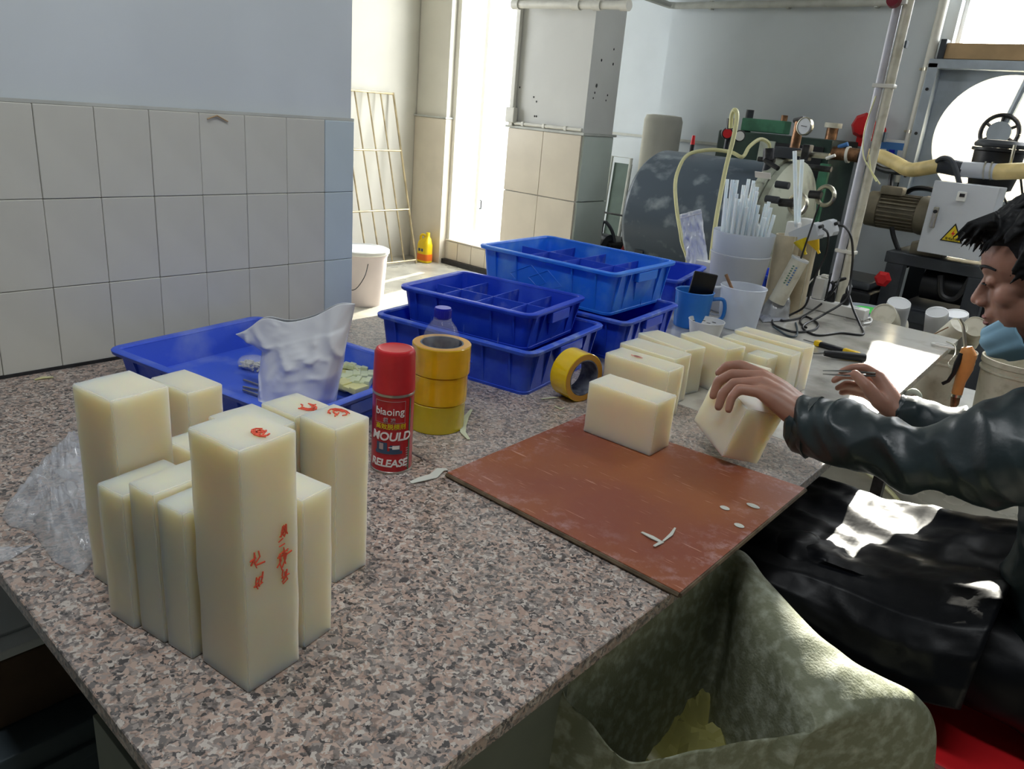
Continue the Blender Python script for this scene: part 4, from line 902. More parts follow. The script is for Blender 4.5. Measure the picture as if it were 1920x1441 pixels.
strokes(bA, scribble(3, 0.55, 0.15, 0.4), topz_(L_, W_, H_), w=0.0008)
strokes(bI2, scribble(5, 0.55, 0.1, 0.6), topz_(.062, .054, .200), w=0.0008)
strokes(bI3, scribble(8, -0.1, 0.35, 0.65), topz_(.060, .054, .2036), w=0.0008)

G2 = 'cut silicone blocks in a row beyond the brown board'
block(0.9321, 1.1342, 0.04, .142, .068, .099, 'milky cut block standing alone on the far corner of the brown board', z=ZT+0.0085, group=G2)
b1 = block(0.845, 1.310, 0.04, .148, .062, .1055, 'first milky block behind the brown board, pink smear on its top', group=G2)
strokes(b1, scribble(21, -0.25, 0.0, 0.22, 4), topz_(.148, .062, .1055), mat=mk('pink_smear', srgb(244, 176, 172), 0.7), w=0.0010)
block(0.815, 1.400, 0.0, .137, .068, .105, 'second milky block of the row beyond the board, beside the lower blue crate', group=G2)
block(0.800, 1.490, -0.2, .142, .066, .105, 'third milky block of the row, nearest the blue mug', group=G2)
block(0.855, 1.578, -0.2, .135, .064, .105, 'fourth milky block of the row, its end face just left of the hand', group=G2)
block(0.935, 1.726, -0.05, .175, .056, .108, 'farthest long milky block of the row, in front of the frosted beaker', group=G2)
block(0.935, 1.660, -0.03, .170, .050, .102, 'long low milky block pressed against the farthest one', group=G2)
block(0.968, 1.598, -0.05, .050, .048, .098, 'small milky block at the near end of the long low one', group=G2)
block(0.985, 1.508, -0.02, .070, .050, .092, 'small milky block directly behind the lifted hand', group=G2)
# the block being lifted off the board
hb = block(0, 0, 0, .122, .074, .098, 'tilted milky block gripped and lifted by the worker over the board corner', group=None)
u_ = Vector((.24, .11, .97)).normalized(); v_ = Vector((.55, .81, -.23)); v_ = (v_-u_*v_.dot(u_)).normalized(); w_ = u_.cross(v_)
o_ = Vector((1.1063, 1.1664, 0.8080))
ctr = o_+v_*0.037+w_*0.061
hb.matrix_world = Matrix(((w_.x, v_.x, u_.x, ctr.x), (w_.y, v_.y, u_.y, ctr.y), (w_.z, v_.z, u_.z, ctr.z), (0, 0, 0, 1)))
if hb.matrix_world.determinant() < 0:
    hb.matrix_world = Matrix(((w_.x, -v_.x, u_.x, ctr.x), (w_.y, -v_.y, u_.y, ctr.y), (w_.z, -v_.z, u_.z, ctr.z), (0, 0, 0, 1)))

# ------------------------------------------------------------------ brown board
bd = MB().box((0, 0, 0.004), (0.422, 0.434, 0.008), ch=0.001).build('cutting_board', 'brown_board')
# real corners measured: (.828,.784) (1.248,.783) (1.237,1.215) (.809,1.172)
me = bd.data
for v in me.vertices:
    s, q = v.co.x/0.422+0.5, v.co.y/0.434+0.5
    A, B, Cc, D = Vector((.828, .784)), Vector((1.252, .783)), Vector((1.240, 1.212)), Vector((.812, 1.176))
    p = (A*(1-s)+B*s)*(1-q)+(D*(1-s)+Cc*s)*q-Vector((1.033, 0.988))
    v.co.x, v.co.y = p.x, p.y
bd.location = (1.033, 0.988, ZT+0.0003)
tag(bd, 'worn reddish-brown square board lying over the worktop edge', 'board')
def edge_strip(p, q):
    MB().tube([p, q], 0.0036, 6).build('frayed_edge', 'ply_edge', bd)
edge_strip((-0.205, -0.2045, 0.0038), (0.219, -0.2055, 0.0038)); edge_strip((0.2195, -0.205, 0.0038), (0.2075, 0.224, 0.0038))
for k, p in enumerate((Vector((1.1840, 1.0345, 0.7890)), Vector((1.2105, 1.0774, 0.7890)), Vector((1.2246, 1.0011, 0.7890)))):
    o = MB().ball((0, 0, 0.0009), (0.008+0.003*(k == 1), 0.006, 0.0012), n=12, m=6).build('silicone_flake', 'chip')
    o.location = (p.x, p.y, ZT+0.0085)
    tag(o, ['small round silicone flake nearest the middle of the brown board', 'larger oval silicone flake near the right edge of the brown board', 'small round silicone flake below the other two on the brown board'][k], 'flake')
def shaving(pts, w, label, name='silicone_shaving', mat='pale_green', z=None, th=0.0012):
    P_ = [Vector(p) for p in pts]; c0 = P_[0].copy(); mb = MB(); vs = []
    n = len(P_)
    for i, p in enumerate(P_):
        t_ = (P_[min(n-1, i+1)]-P_[max(0, i-1)]).normalized(); s = Vector((-t_.y, t_.x, 0))*w*(0.25+0.75*math.sin(PI*(i+0.3)/(n-0.4)))
        h = 0.0015*(i % 2)
        for q in (p-s, p+s): vs += [tuple(q-c0+Vector((0, 0, h))), tuple(q-c0+Vector((0, 0, h+th)))]
    fs = []
    for i in range(n-1):
        a = 4*i; b = 4*(i+1)
        fs += [(a, b, b+2, a+2), (a+1, a+3, b+3, b+1), (a, a+1, b+1, b), (a+2, b+2, b+3, a+3)]
    fs += [(0, 2, 3, 1), (4*n-4, 4*n-3, 4*n-1, 4*n-2)]
    o = mb.add(vs, fs).build(name, mat, smooth=False); o.location = c0
    return tag(o, label, 'shaving')
shaving([(1.1393, 0.8689, 0.7890), (1.1578, 0.8664, 0.7890), (1.1730, 0.8672, 0.7890), (1.1729, 0.8479, 0.7890)], 0.004, 'branching clear silicone shaving near the front of the brown board', mat='chip')
shaving([(1.1730, 0.8714, 0.7890), (1.1721, 0.8945, 0.7890), (1.1651, 0.9180, 0.7890)], 0.0025, 'thin clear silicone shaving beside the branching one on the board', mat='chip')
shaving([(0.6513, 1.0177, 0.7810), (0.6740, 0.9805, 0.7810), (0.6979, 0.9485, 0.7810), (0.7223, 0.9243, 0.7810), (0.7488, 0.9129, 0.7810)], 0.006, 'curled pale green shaving on the granite right of the tape rolls')
shaving([(0.8094, 0.7247, 0.7810), (0.8130, 0.7435, 0.7810), (0.8150, 0.7665, 0.7810), (0.8071, 0.7900, 0.7810), (0.8108, 0.8007, 0.7810)], 0.008, 'pale shaving with a long tail at the near corner of the board', mat='chip')
shaving([(0.6957, 1.1775, 0.7810), (0.7051, 1.1957, 0.7810), (0.7118, 1.2157, 0.7810)], 0.003, 'short pale sliver on the granite beside the fallen tape roll')
shaving([(0.0512, 0.4489, 0.7810), (0.0512, 0.4645, 0.7810), (0.0546, 0.4801, 0.7810)], 0.005, 'pale sliver on the granite at the foot of the tiled wall', mat='pale_yellow')
shaving([(0.7394, 1.1674, 0.7810), (0.7583, 1.1644, 0.7810), (0.7549, 1.1791, 0.7810)], 0.002, 'tiny sliver below the fallen tape roll')
v_tw = thing('wood_twig', 'two thin wooden slivers stuck on the tile ledge in a tent shape', 'sliver', (0.012, 0.86, 1.272))
MB().tube([(0, -0.022, -0.008), (0, 0.0, 0.0)], 0.0014).build('sliver', 'tan', v_tw)
MB().tube([(0, 0.0, 0.0), (0, 0.024, -0.011)], 0.0014).build('sliver', 'tan', v_tw)

# ------------------------------------------------------------------ blue crates
def rring(L, W, r, z, n=5):
    r = max(0.001, r); pts = []
    for (sx, sy, a0) in ((1, 1, 0), (-1, 1, PI/2), (-1, -1, PI), (1, -1, 3*PI/2)):
        for k in range(n+1):
            a = a0+PI/2*k/n
            pts.append((sx*(L/2-r)+r*math.cos(a), sy*(W/2-r)+r*math.sin(a), z))
    return pts
def loft(rings, cap0=True, cap1=True):
    mb = MB(); n = len(rings[0]); vs = [p for r in rings for p in r]; fs = []
    for q in range(len(rings)-1):
        for i in range(n):
            l = (i+1) % n; fs.append((q*n+i, q*n+l, (q+1)*n+l, (q+1)*n+i))
    if cap0: fs.append(tuple(reversed(range(n))))
    if cap1: fs.append(tuple((len(rings)-1)*n+i for i in range(n)))
    return mb.add(vs, fs)
def crate(x, y, z, a, L, W, H, label, mat='blue_deep', lip=0.012, dividers=None, diamonds=True, ribs=True, lipmat=None, group='blue plastic crates on the worktop'):
    t = thing('plastic_crate', label, 'crate', (x, y, z), a, group)
    Lo, Wo = L-2*lip, W-2*lip; ti = 0.012
    def at_(zz, off): 
        s = zz/H; return rring(Lo-2*ti*(1-s)+2*off, Wo-2*ti*(1-s)+2*off, 0.016+off, zz)
    body = loft([at_(0, 0), at_(0.004, 0.002), at_(H-0.018, 0), at_(H-0.004, 0), at_(H-0.004, -0.0025), at_(0.0035, -0.0025)]).build('body', mat, t, angle=40)
    loft([at_(H-0.010, 0.0002), at_(H-0.010, lip-0.002), at_(H-0.008, lip), at_(H-0.002, lip), at_(H, lip-0.003), at_(H, -0.002), at_(H-0.004, -0.003), at_(H-0.010, 0.0002)], False, False).build('rim', lipmat or mat, t, angle=40)
    loft([at_(0.0, 0.0035), at_(0.006, 0.0035), at_(0.008, 0.0005), at_(0.0, 0.0005), at_(0.0, 0.0035)], False, False).build('foot_rim', mat, t, angle=40)
    if ribs:
        def wallx(zz): return (Lo/2-ti*(1-zz/H))
        def wally(zz): return (Wo/2-ti*(1-zz/H))
        for s in (-1, 1):
            for fx in (-0.36, -0.2, 0.2, 0.36):
                mb = MB(); xx = fx*L; 
                vs = []
                for zz in (0.006, H-0.011):
                    for dx in (-0.002, 0.002):
                        vs += [(xx+dx, s*(wally(zz)-0.001), zz), (xx+dx, s*(wally(zz)+(0.002 if zz < 0.01 else 0.007)), zz)]
                mb.add(vs, [(0, 1, 3, 2), (4, 6, 7, 5), (0, 4, 5, 1), (2, 3, 7, 6), (1, 5, 7, 3), (0, 2, 6, 4)]).build('rib', mat, t, smooth=False)
            for fy in (-0.38, -0.24, 0.24, 0.38):
                mb = MB(); yy = fy*W; vs = []
                for zz in (0.006, H-0.011):
                    for dy in (-0.002, 0.002):
                        vs += [(s*(wallx(zz)-0.001), yy+dy, zz), (s*(wallx(zz)+(0.002 if zz < 0.01 else 0.008)), yy+dy, zz)]
                mb.add(vs, [(0, 1, 3, 2), (4, 6, 7, 5), (0, 4, 5, 1), (2, 3, 7, 6), (1, 5, 7, 3), (0, 2, 6, 4)]).build('rib', mat, t, smooth=False)
            hd = MB().box((s*(wallx(H*0.75)+0.008), 0, H-0.022), (0.014, W*0.30, 0.024), ch=0.002).build('handle', mat, t)
            MB().add([(s*(wallx(0.01)+0.001), -W*0.06, 0.012), (s*(wallx(0.01)+0.001), W*0.06, 0.012), (s*(wallx(H*.6)+0.007), W*0.13, H-0.036), (s*(wallx(H*.6)+0.007), -W*0.13, H-0.036),
                      (s*(wallx(0.01)-0.002), -W*0.06, 0.012), (s*(wallx(0.01)-0.002), W*0.06, 0.012), (s*(wallx(H*.6)-0.002), W*0.13, H-0.036), (s*(wallx(H*.6)-0.002), -W*0.13, H-0.036)],
                     [(0, 1, 2, 3), (7, 6, 5, 4), (0, 4, 5, 1), (1, 5, 6, 2), (2, 6, 7, 3), (3, 7, 4, 0)]).build('handle_web', mat, t, smooth=False)
            if diamonds:
                for cx, h in ((-0.055, 0.034), (0.0, 0.030)):
                    zc = H*0.45; q = h*1.35
                    pts = [(cx-q*1.2, zc), (cx+0.3*q, zc+h), (cx+q*1.4, zc-0.1*h), (cx-0.1*q, zc-h), (cx-q*1.2, zc)]
                    MB().tube([(px_, s*(wally(max(0.005, pz_))+0.0006), max(0.008, min(H-0.014, pz_))) for px_, pz_ in pts], 0.0014, 4).build('diamond_rib', mat, t, smooth=False)
    if dividers:
        hz, xs, ys, dm = dividers
        MB().box((0, ys*W, 0.004+hz/2), (Lo-2*ti+0.008, 0.0022, hz)).build('long_divider', dm, t, smooth=False)
        for fx in xs: MB().box((fx*L, 0, 0.004+hz/2), (0.0022, Wo-2*ti+0.010, hz)).build('cross_divider', dm, t, smooth=False)
    return t
crate(0.448, 1.2815, ZT, 0.1738, 0.4233, 0.348, 0.0996, 'deep blue crate on the worktop carrying the smaller divided crate, nearest the tape rolls', lipmat='blue_worn')
crate(0.4305, 1.2990, ZT+0.073, 0.19, 0.360, 0.270, 0.0860, 'smaller deep blue crate with dividers standing inside the near crate', dividers=(0.068, (-0.25, 0.0, 0.25), 0.0, 'blue_worn'), diamonds=False)
crate(0.439, 1.646, ZT, 0.12, 0.42, 0.320, 0.105, 'deep blue crate under the bright divided one, left of the mug', lipmat='blue_worn')
crate(0.3745, 1.685, ZT+0.098, 0.07, 0.4385, 0.334, 0.110, 'bright blue crate with grey dividers on top of the rear stack', mat='blue_light', dividers=(0.088, (-0.24, 0.0, 0.24), 0.05, 'blue_worn'))
crate(0.205, 2.235, ZT, 0.254, 0.43, 0.36, 0.10, 'empty blue crate behind the bright divided stack', mat='blue_deep', lipmat='blue_worn')
crate(0.455, 2.59, ZT, 0.0, 0.28, 0.17, 0.10, 'small blue crate hidden behind the tub of glue sticks', mat='blue_deep')
crate(0.334, 0.782, ZT, 0.17, 0.52, 0.37, 0.062, 'shallow blue tray against the tiled wall holding a white bag and offcuts', mat='blue_mid', diamonds=False, lip=0.014, lipmat='blue_mid')

# ------------------------------------------------------------------ spray can
CX, CY = 0.742, 0.742
t = thing('spray_can', 'red aerosol mould release can with a red cap', 'spray can', (CX, CY, ZT))
R_ = 0.0325
MB().lathe([(0, 0.002), (R_-0.004, 0.0), (R_, 0.003), (R_, 0.125), (R_-0.0015, 0.130), (R_-0.002, 0.134), (0, 0.134)], 56).build('can_body', 'red_can', t)
MB().lathe([(R_+0.0002, 0.0), (R_+0.0012, 0.0005), (R_+0.0012, 0.0035), (R_+0.0002, 0.004)], 56, close=True).build('bottom_seam', 'can_metal', t)
MB().lathe([(R_-0.002, 0.1285), (R_+0.0004, 0.129), (R_+0.0006, 0.131), (R_-0.001, 0.134)], 56, close=True).build('shoulder_ring', 'can_metal', t)
MB().lathe([(0, 0.133), (R_, 0.133), (R_+0.0006, 0.136), (R_-0.0012, 0.194), (R_-0.004, 0.199), (R_-0.007, 0.200), (R_-0.012, 0.1985), (0, 0.1985)], 56).build('cap', 'red_cap', t)
AZ = math.radians(-50)
def wrap(cx=0.0, zc=0.0, rr=R_):
    return lambda x, y, z: ((rr+0.0006+z)*math.cos(AZ+(x+cx)/rr), (rr+0.0006+z)*math.sin(AZ+(x+cx)/rr), zc+y)
body = t
text_mesh('MOULD', 0.0195, 'lettering', 'white_print', body, wrap(0.003, 0.058), shear=0.15, bold=0.0004, space=0.95)
text_mesh('RELEASE', 0.0175, 'lettering', 'white_print', body, wrap(0.0, 0.013), shear=0.15, bold=0.0004, space=0.95)
text_mesh('biaoing', 0.0165, 'lettering', 'white_print', body, wrap(0.0, 0.1005), bold=0.0001)
text_mesh('標  凌', 0.0075, 'lettering', 'grey_print', body, wrap(0.0, 0.0895), bold=0.0002)
text_mesh('高效脱模剂', 0.0098, 'lettering', 'yellow_print', body, wrap(0.002, 0.0775), bold=0.0001, space=1.02)
def curved_strip(x0, x1, z0, z1, mat, name, parent, rr=R_+0.0005, th=0.0003):
    n = max(2, int((x1-x0)/0.002)); vs = []; fs = []
    for i in range(n+1):
        a = AZ+(x0+(x1-x0)*i/n)/R_
        for r in (rr, rr+th):
            for z in (z0, z1): vs.append((r*math.cos(a), r*math.sin(a), z))
    for i in range(n):
        a = 4*i; b = a+4
        fs += [(a+2, a+3, b+3, b+2), (a, b, b+1, a+1), (a, a+2, b+2, b), (a+1, b+1, b+3, a+3)]
    fs += [(0, 1, 3, 2), (4*n, 4*n+2, 4*n+3, 4*n+1)]
    return MB().add(vs, fs).build(name, mat, parent, smooth=False)
for (x0, x1, z0, z1) in ((-0.024, 0.025, 0.1225, 0.1231), (-0.024, 0.025, 0.0868, 0.0874), (-0.024, -0.0234, 0.0868, 0.1231), (0.0244, 0.025, 0.0868, 0.1231)):
    curved_strip(x0, x1, z0, z1, 'grey_print', 'label_frame', t)
# printed picture of a moulding machine
for (x0, x1, z0, z1, m) in ((-0.022, 0.022, 0.0350, 0.0400, 'blue_print'), (-0.020, -0.002, 0.0400, 0.0540, 'blue_print'), (-0.015, -0.008, 0.0420, 0.0525, 'grey_print'), (0.002, 0.018, 0.0400, 0.0500, 'blue_print'), (0.006, 0.017, 0.0435, 0.0495, 'white_print'), (0.0, 0.006, 0.0460, 0.0472, 'white_print')):
    curved_strip(x0, x1, z0, z1, m, 'printed_picture', t, rr=R_+0.0005+(0.0004 if m != 'blue_print' else 0))
curved_strip(0.0335, 0.036, 0.004, 0.126, 'green_mid', 'label_edge', t)
for k in range(9): curved_strip(0.029, 0.033, 0.010+k*0.004, 0.0115+k*0.004, 'grey_print', 'small_print', t)

# ------------------------------------------------------------------ tape rolls, bottle
def tape_roll(loc, label, mat, rot=(0, 0, 0), h=0.0525, ro=0.0515, group='rolls of amber packing tape'):
    t = thing('tape_roll', label, 'tape', loc, group=group, rot=rot)
    ri = 0.0385; rc = 0.0362
    MB().lathe([(ri+0.0002, 0.0006), (ro-0.001, 0.0004), (ro, 0.0012), (ro, h-0.0012), (ro-0.001, h-0.0004), (ri+0.0002, h-0.0006)], 64, close=True).build('tape', mat, t)
    MB().lathe([(rc, 0), (ri, 0), (ri, h), (rc, h)], 64, close=True).build('core', 'tape_core', t)
    MB().lathe([(ri+0.0004, h-0.0005), (ro-0.0012, h-0.0003), (ro-0.0012, h+0.0001), (ri+0.0004, h+0.0001)], 64, close=True).build('wound_edge', 'tape_edge', t)
    return t
TX_, TY_ = 0.660, 0.915
tape_roll((TX_, TY_, ZT), 'bottom roll of the stack of three amber tape rolls', 'tape_olive')
tape_roll((TX_+0.0015, TY_+0.001, ZT+0.0529), 'middle roll of the stack of three amber tape rolls', 'tape')
tape_roll((TX_+0.003, TY_+0.002, ZT+0.1058), 'top roll of the amber stack, with the clear bottle standing in its core', 'tape', ro=0.0525)
tape_roll((0.705, 1.248, ZT+0.0517), 'yellow tape roll standing on its edge by the near crate', 'tape_yellow', rot=(0, PI/2, -0.18), h=0.049, ro=0.0515)
bt = thing('plastic_bottle', 'clear plastic bottle with blue screw cap standing inside the stacked tape rolls', 'bottle', (TX_+0.002, TY_+0.001, ZT))
MB().lathe([(0, 0.002), (0.026, 0.0), (0.0315, 0.006), (0.032, 0.10), (0.0325, 0.165), (0.031, 0.175), (0.026, 0.187), (0.019, 0.196), (0.0135, 0.202), (0.013, 0.208),
            (0.0124, 0.208), (0.0128, 0.202), (0.0183, 0.1955), (0.0253, 0.1865), (0.0303, 0.1745), (0.0318, 0.165), (0.0313, 0.10), (0.0308, 0.0065), (0.0255, 0.0012), (0, 0.003)], 40).build('bottle', 'bottle_clear', bt)
MB().lathe([(0.0135, 0.2005), (0.0165, 0.2005), (0.0165, 0.2025), (0.0135, 0.2025)], 32, close=True).build('neck_ring', 'bottle_clear', bt)
cp = MB().lathe([(0, 0.204), (0.0148, 0.204), (0.0152, 0.206), (0.0150, 0.220), (0.0138, 0.222), (0, 0.222)], 40).build('cap', 'blue_cap', bt)
for k in range(24):
    a = 2*PI*k/24; MB().box((0.0152*math.cos(a), 0.0152*math.sin(a), 0.212), (0.0008, 0.0014, 0.012), rz=a).build('cap_ridge', 'blue_cap', cp, smooth=False)

# ------------------------------------------------------------------ white bag and offcuts in the tray
ZB = ZT+0.004
bg_ = thing('white_bag', 'crumpled white plastic bag of powder standing open in the shallow blue tray', 'bag', (0.40, 0.775, ZB))
c0 = Vector((0.40, 0.775, ZB))
def lerp(a, b, t): return a+(b-a)*t
keys = [(0.0, (0.3847, 0.7207, 0.7840), (0.4982, 0.8086, 0.7840), 0.055), (0.12, (0.3507, 0.7400, 0.7853), (0.5177, 0.8000, 0.8240), 0.062), (0.40, (0.3479, 0.7450, 0.8215), (0.5330, 0.8000, 0.8749), 0.055),
        (0.64, (0.3449, 0.7500, 0.8542), (0.5430, 0.8000, 0.9227), 0.040), (0.74, (0.3493, 0.7500, 0.8693), (0.5487, 0.8000, 0.9467), 0.030), (0.86, (0.3099, 0.7400, 0.8765), (0.5587, 0.8000, 0.9743), 0.016), (1.0, (0.2804, 0.7350, 0.8879), (0.5656, 0.8000, 1.0005), 0.006)]
def bag_surface(nu=72, nv=56):
    vs = []; fs = []
    for j in range(nv+1):
        t_ = j/nv
        for q in range(len(keys)-1):
            if keys[q][0] <= t_ <= keys[q+1][0]+1e-9: break
        f_ = (t_-keys[q][0])/(keys[q+1][0]-keys[q][0])
        Lp = Vector(keys[q][1]).lerp(Vector(keys[q+1][1]), f_); Rp = Vector(keys[q][2]).lerp(Vector(keys[q+1][2]), f_); th = lerp(keys[q][3], keys[q+1][3], f_)
        ax = (Rp-Lp); ctr_ = (Lp+Rp)/2; nn = Vector((0.72, -0.69, 0)).normalized()
        for i in range(nu):
            a = 2*PI*i/nu
            cx_ = math.copysign(abs(math.cos(a))**0.85, math.cos(a)); sy_ = math.copysign(abs(math.sin(a))**0.8, math.sin(a))
            p = ctr_+ax*0.5*cx_+nn*th*sy_
            up = 0.020*math.exp(-((cx_+0.45)/0.28)**2)+0.012*math.exp(-((cx_-0.75)/0.25)**2)-0.004
            if t_ > 0.8: p.z += up*(t_-0.8)/0.2
            q1 = Vector((p.x*16+p.z*8, p.y*16, p.z*9)); amp = 0.013*min(1, t_*3+0.3)*(1.0 if t_ < 0.8 else 0.7)
            n1 = (1-abs(noise.noise(q1))*2.6)**3 if abs(noise.noise(q1)) < 0.38 else 0; n2 = 1-abs(noise.noise(Vector((p.x*42-p.z*20, p.y*42, p.z*18+4))))*3; n3 = noise.noise(Vector((p.x*26+p.y*20, p.z*5, 3)))
            p += nn*(amp*0.75*n1+amp*0.22*max(0, n2)+amp*0.6*n3)*(1 if sy_ > -0.2 else 0.4)
            if t_ < 0.02: p.z = ZB
            vs.append(p-c0)
    for j in range(nv):
        for i in range(nu):
            l = (i+1) % nu; fs.append((j*nu+i, j*nu+l, (j+1)*nu+l, (j+1)*nu+i))
    fs.append(tuple(reversed(range(nu))))
    return MB().add(vs, fs)
ob = bag_surface().build('bag', 'bag_white', bg_, angle=60)
sm = ob.modifiers.new('sub', 'SUBSURF'); sm.levels = 1; sm.render_levels = 1
sl = ob.modifiers.new('sol', 'SOLIDIFY'); sl.thickness = 0.0006
t = thing('bag_of_screws', 'small clear bag of pale screws lying in the blue tray left of the white bag', 'bag', (0.2220, 0.8025, 0.7850))
for k in range(46):
    a = random.uniform(0, 6.28); r = 0.022*math.sqrt(random.random()); h = 0.004+0.014*random.random()*(1-r/0.03)
    d = Vector((random.uniform(-1, 1), random.uniform(-1, 1), random.uniform(-.4, .4))).normalized()*0.005
    p = Vector((r*math.cos(a)*1.3, r*math.sin(a), h))
    MB().cyl(p-d, p+d, 0.0022, 6).build('screw', 'dirty_white', t)
def pillow(rx, ry, h, seed, mat, name, parent, nu=28, nv=14):
    vs = []; fs = []
    for i in range(nu):
        for j in range(nv+1):
            a = 2*PI*i/nu; b = PI*j/nv
            p = Vector((rx*math.cos(a)*math.sin(b), ry*math.sin(a)*math.sin(b), h*0.5*(1-math.cos(b))))
            q = noise.noise(p*60+Vector((seed, 0, 0)))*0.003; p += Vector((q, q, max(0, q)))
            vs.append(p)
    for i in range(nu):
        l = (i+1) % nu
        for j in range(nv): fs.append((i*(nv+1)+j, l*(nv+1)+j, l*(nv+1)+j+1, i*(nv+1)+j+1))
    return MB().add(vs, fs).build(name, mat, parent)
pillow(0.036, 0.028, 0.026, 4, 'bag_clear', 'film', t)
for k, (a, b, lb) in enumerate((((0.2812, 0.7477, 0.7880), (0.3241, 0.7560, 0.7880), 'upper'), ((0.3149, 0.7272, 0.7880), (0.3458, 0.7407, 0.7880), 'middle'), ((0.3301, 0.7184, 0.7880), (0.3669, 0.7259, 0.7880), 'lowest'))):
    o = MB().cyl((0, 0, 0), tuple((Vector(b)-Vector(a))*1.15), 0.0024, 8).build('metal_pin', 'steel'); o.location = a
    tag(o, lb+' of three thin steel pins lying in the blue tray left of the white bag', 'pin')
# silicone offcuts and a plastic lid at the right end of the tray
s = thing('tray_lid', 'olive translucent lid lying at the right end of the shallow tray', 'lid', (0.3793, 0.9442, 0.7850))
MB().box((0, 0, 0.006), (0.11, 0.17, 0.012), ch=0.004, rz=0.17).build('panel', 'pale_yellow', s)
offs = [((0.3748, 0.9515, 0.8000), (0.03, 0.012, 0.014), 0.5, 'pale_green', 'ridged pale green silicone offcut nearest the tray wall'), ((0.4192, 0.9284, 0.8000), (0.03, 0.014, 0.014), 0.9, 'pale_green', 'ridged pale green silicone offcut below the topmost one'),
        ((0.4237, 0.8958, 0.8000), (0.034, 0.012, 0.012), 0.2, 'pale_green', 'flat pale green silicone offcut touching the white bag'), ((0.4616, 0.8687, 0.7970), (0.035, 0.016, 0.016), 0.1, 'pale_yellow', 'amber silicone offcut lowest in the blue tray'),
        ((0.4619, 0.8956, 0.7980), (0.02, 0.014, 0.02), 0.7, 'pale_green', 'ridged pale silicone offcut beside the spray can')]
for (p, sz, a, m, lb) in offs:
    o = thing('silicone_offcut', lb, 'offcut', p, a)
    o.location.z = ZT+0.0165
    for q in range(4):
        MB().box((sz[0]*(q-1.5)/2, 0, sz[2]/2+0.001*(q % 2)), (sz[0]*0.52, sz[1]*2.2, sz[2]*(0.8 if q % 2 else 0.6)), ch=0.0018).build('ridge', m, o)
s = thing('ear_loop_band', 'pale elastic band looping over the offcuts in the tray', 'band', (0.3708, 0.9365, 0.8100))
MB().tube(rel(s, [(0.3808, 0.9090, 0.8100), (0.3771, 0.9197, 0.8150), (0.3847, 0.9274, 0.8180), (0.3972, 0.9314, 0.8150), (0.4132, 0.9274, 0.8100)]), 0.0015, 6, smooth=4).build('band', 'hose_yellow', s)

# crumpled clear film at the left
def film(name, label, outline, z0, hmax, seed, mat='bag_clear', n=44, cat='bag'):
    P_ = [Vector(p) for p in outline]; c_ = sum(P_, Vector())/len(P_); loc = Vector((c_.x, c_.y, z0))
    k = len(P_); vs = [Vector((0, 0, 0))]; ring = []
    N = n*2
    fs = []
    rings = 16
    def edge(t):
        t = t*k; i = int(t) % k; f = t-int(t); a, b, c, d = P_[(i-1) % k], P_[i], P_[(i+1) % k], P_[(i+2) % k]
        return a*0+b.lerp(c, f)
    vs = []
    for r in range(rings+1):
        for i in range(N):
            e = edge(i/N); p = c_.lerp(e, r/rings)
            q = Vector((p.x*22+seed, p.y*22, 0)); fall = (1-(r/rings)**3)
            rid = 1-abs(noise.noise(q))*2.2; rid2 = 1-abs(noise.noise(q*2.7))*2
            z = 0.002+hmax*fall*max(0.0, 0.55*rid+0.35*rid2+0.25)
            vs.append((p.x-loc.x, p.y-loc.y, z))
    for r in range(rings):
        for i in range(N):
            l = (i+1) % N
            fs.append((r*N+i, r*N+l, (r+1)*N+l, (r+1)*N+i))
    o = MB().add(vs, fs).build(name, mat, angle=50); o.location = loc
    so_ = o.modifiers.new('sol', 'SOLIDIFY'); so_.thickness = 0.0004
    return tag(o, label, cat)
film('clear_film_bag', 'crumpled clear plastic bag on the granite left of the tall silicone blocks', [(0.5505, 0.2466, 0.7900), (0.4843, 0.2910, 0.7900), (0.4551, 0.3164, 0.8000), (0.3880, 0.3664, 0.8000), (0.3256, 0.4190, 0.7900), (0.4380, 0.4047, 0.7850), (0.5931, 0.3540, 0.7850), (0.7189, 0.2965, 0.7850), (0.7475, 0.2687, 0.7850), (0.6978, 0.2574, 0.7850), (0.6120, 0.2623, 0.7850), (0.5808, 0.2454, 0.7850)], ZT, 0.045, 3.0)
film('clear_film_scrap', 'small scrap of clear film at the left rim of the granite slab', [(0.6207, 0.2067, 0.7820), (0.6336, 0.2256, 0.7820), (0.6464, 0.2519, 0.7820), (0.6621, 0.2227, 0.7820), (0.6635, 0.2001, 0.7820)], ZT, 0.008, 9.0, cat='film')

# ------------------------------------------------------------------ cups, mug, beaker, glue sticks
t = thing('plastic_mug', 'blue plastic mug with a black phone standing in it', 'mug', (0.563, 2.02, ZT))
MB().lathe([(0, 0.0), (0.046, 0.0), (0.048, 0.003), (0.055, 0.102), (0.057, 0.105), (0.055, 0.107), (0.0525, 0.104), (0.0455, 0.005), (0, 0.004)], 48).build('cup', 'mug_blue', t)
MB().tube([(0.048*math.cos(0.55)+0.003, 0.048*math.sin(0.55)+0.003, 0.085), (0.070, 0.043, 0.088), (0.078, 0.048, 0.06), (0.072, 0.044, 0.03), (0.0455*math.cos(0.55)+0.002, 0.0455*math.sin(0.55)+0.002, 0.028)], 0.0055, smooth=5).build('handle', 'mug_blue', t)
ph = thing('smartphone', 'black smartphone standing upright in the blue mug', 'phone', (0.566, 2.028, ZT+0.012), 0.62, rot=(0.06, 0.10, 0.67))
MB().box((0, 0, 0.076), (0.070, 0.009, 0.148), ch=0.004).build('case', 'black_plastic', ph)
MB().box((0, -0.0047, 0.076), (0.064, 0.0008, 0.140), ch=0.0002).build('screen', 'black_glass', ph)
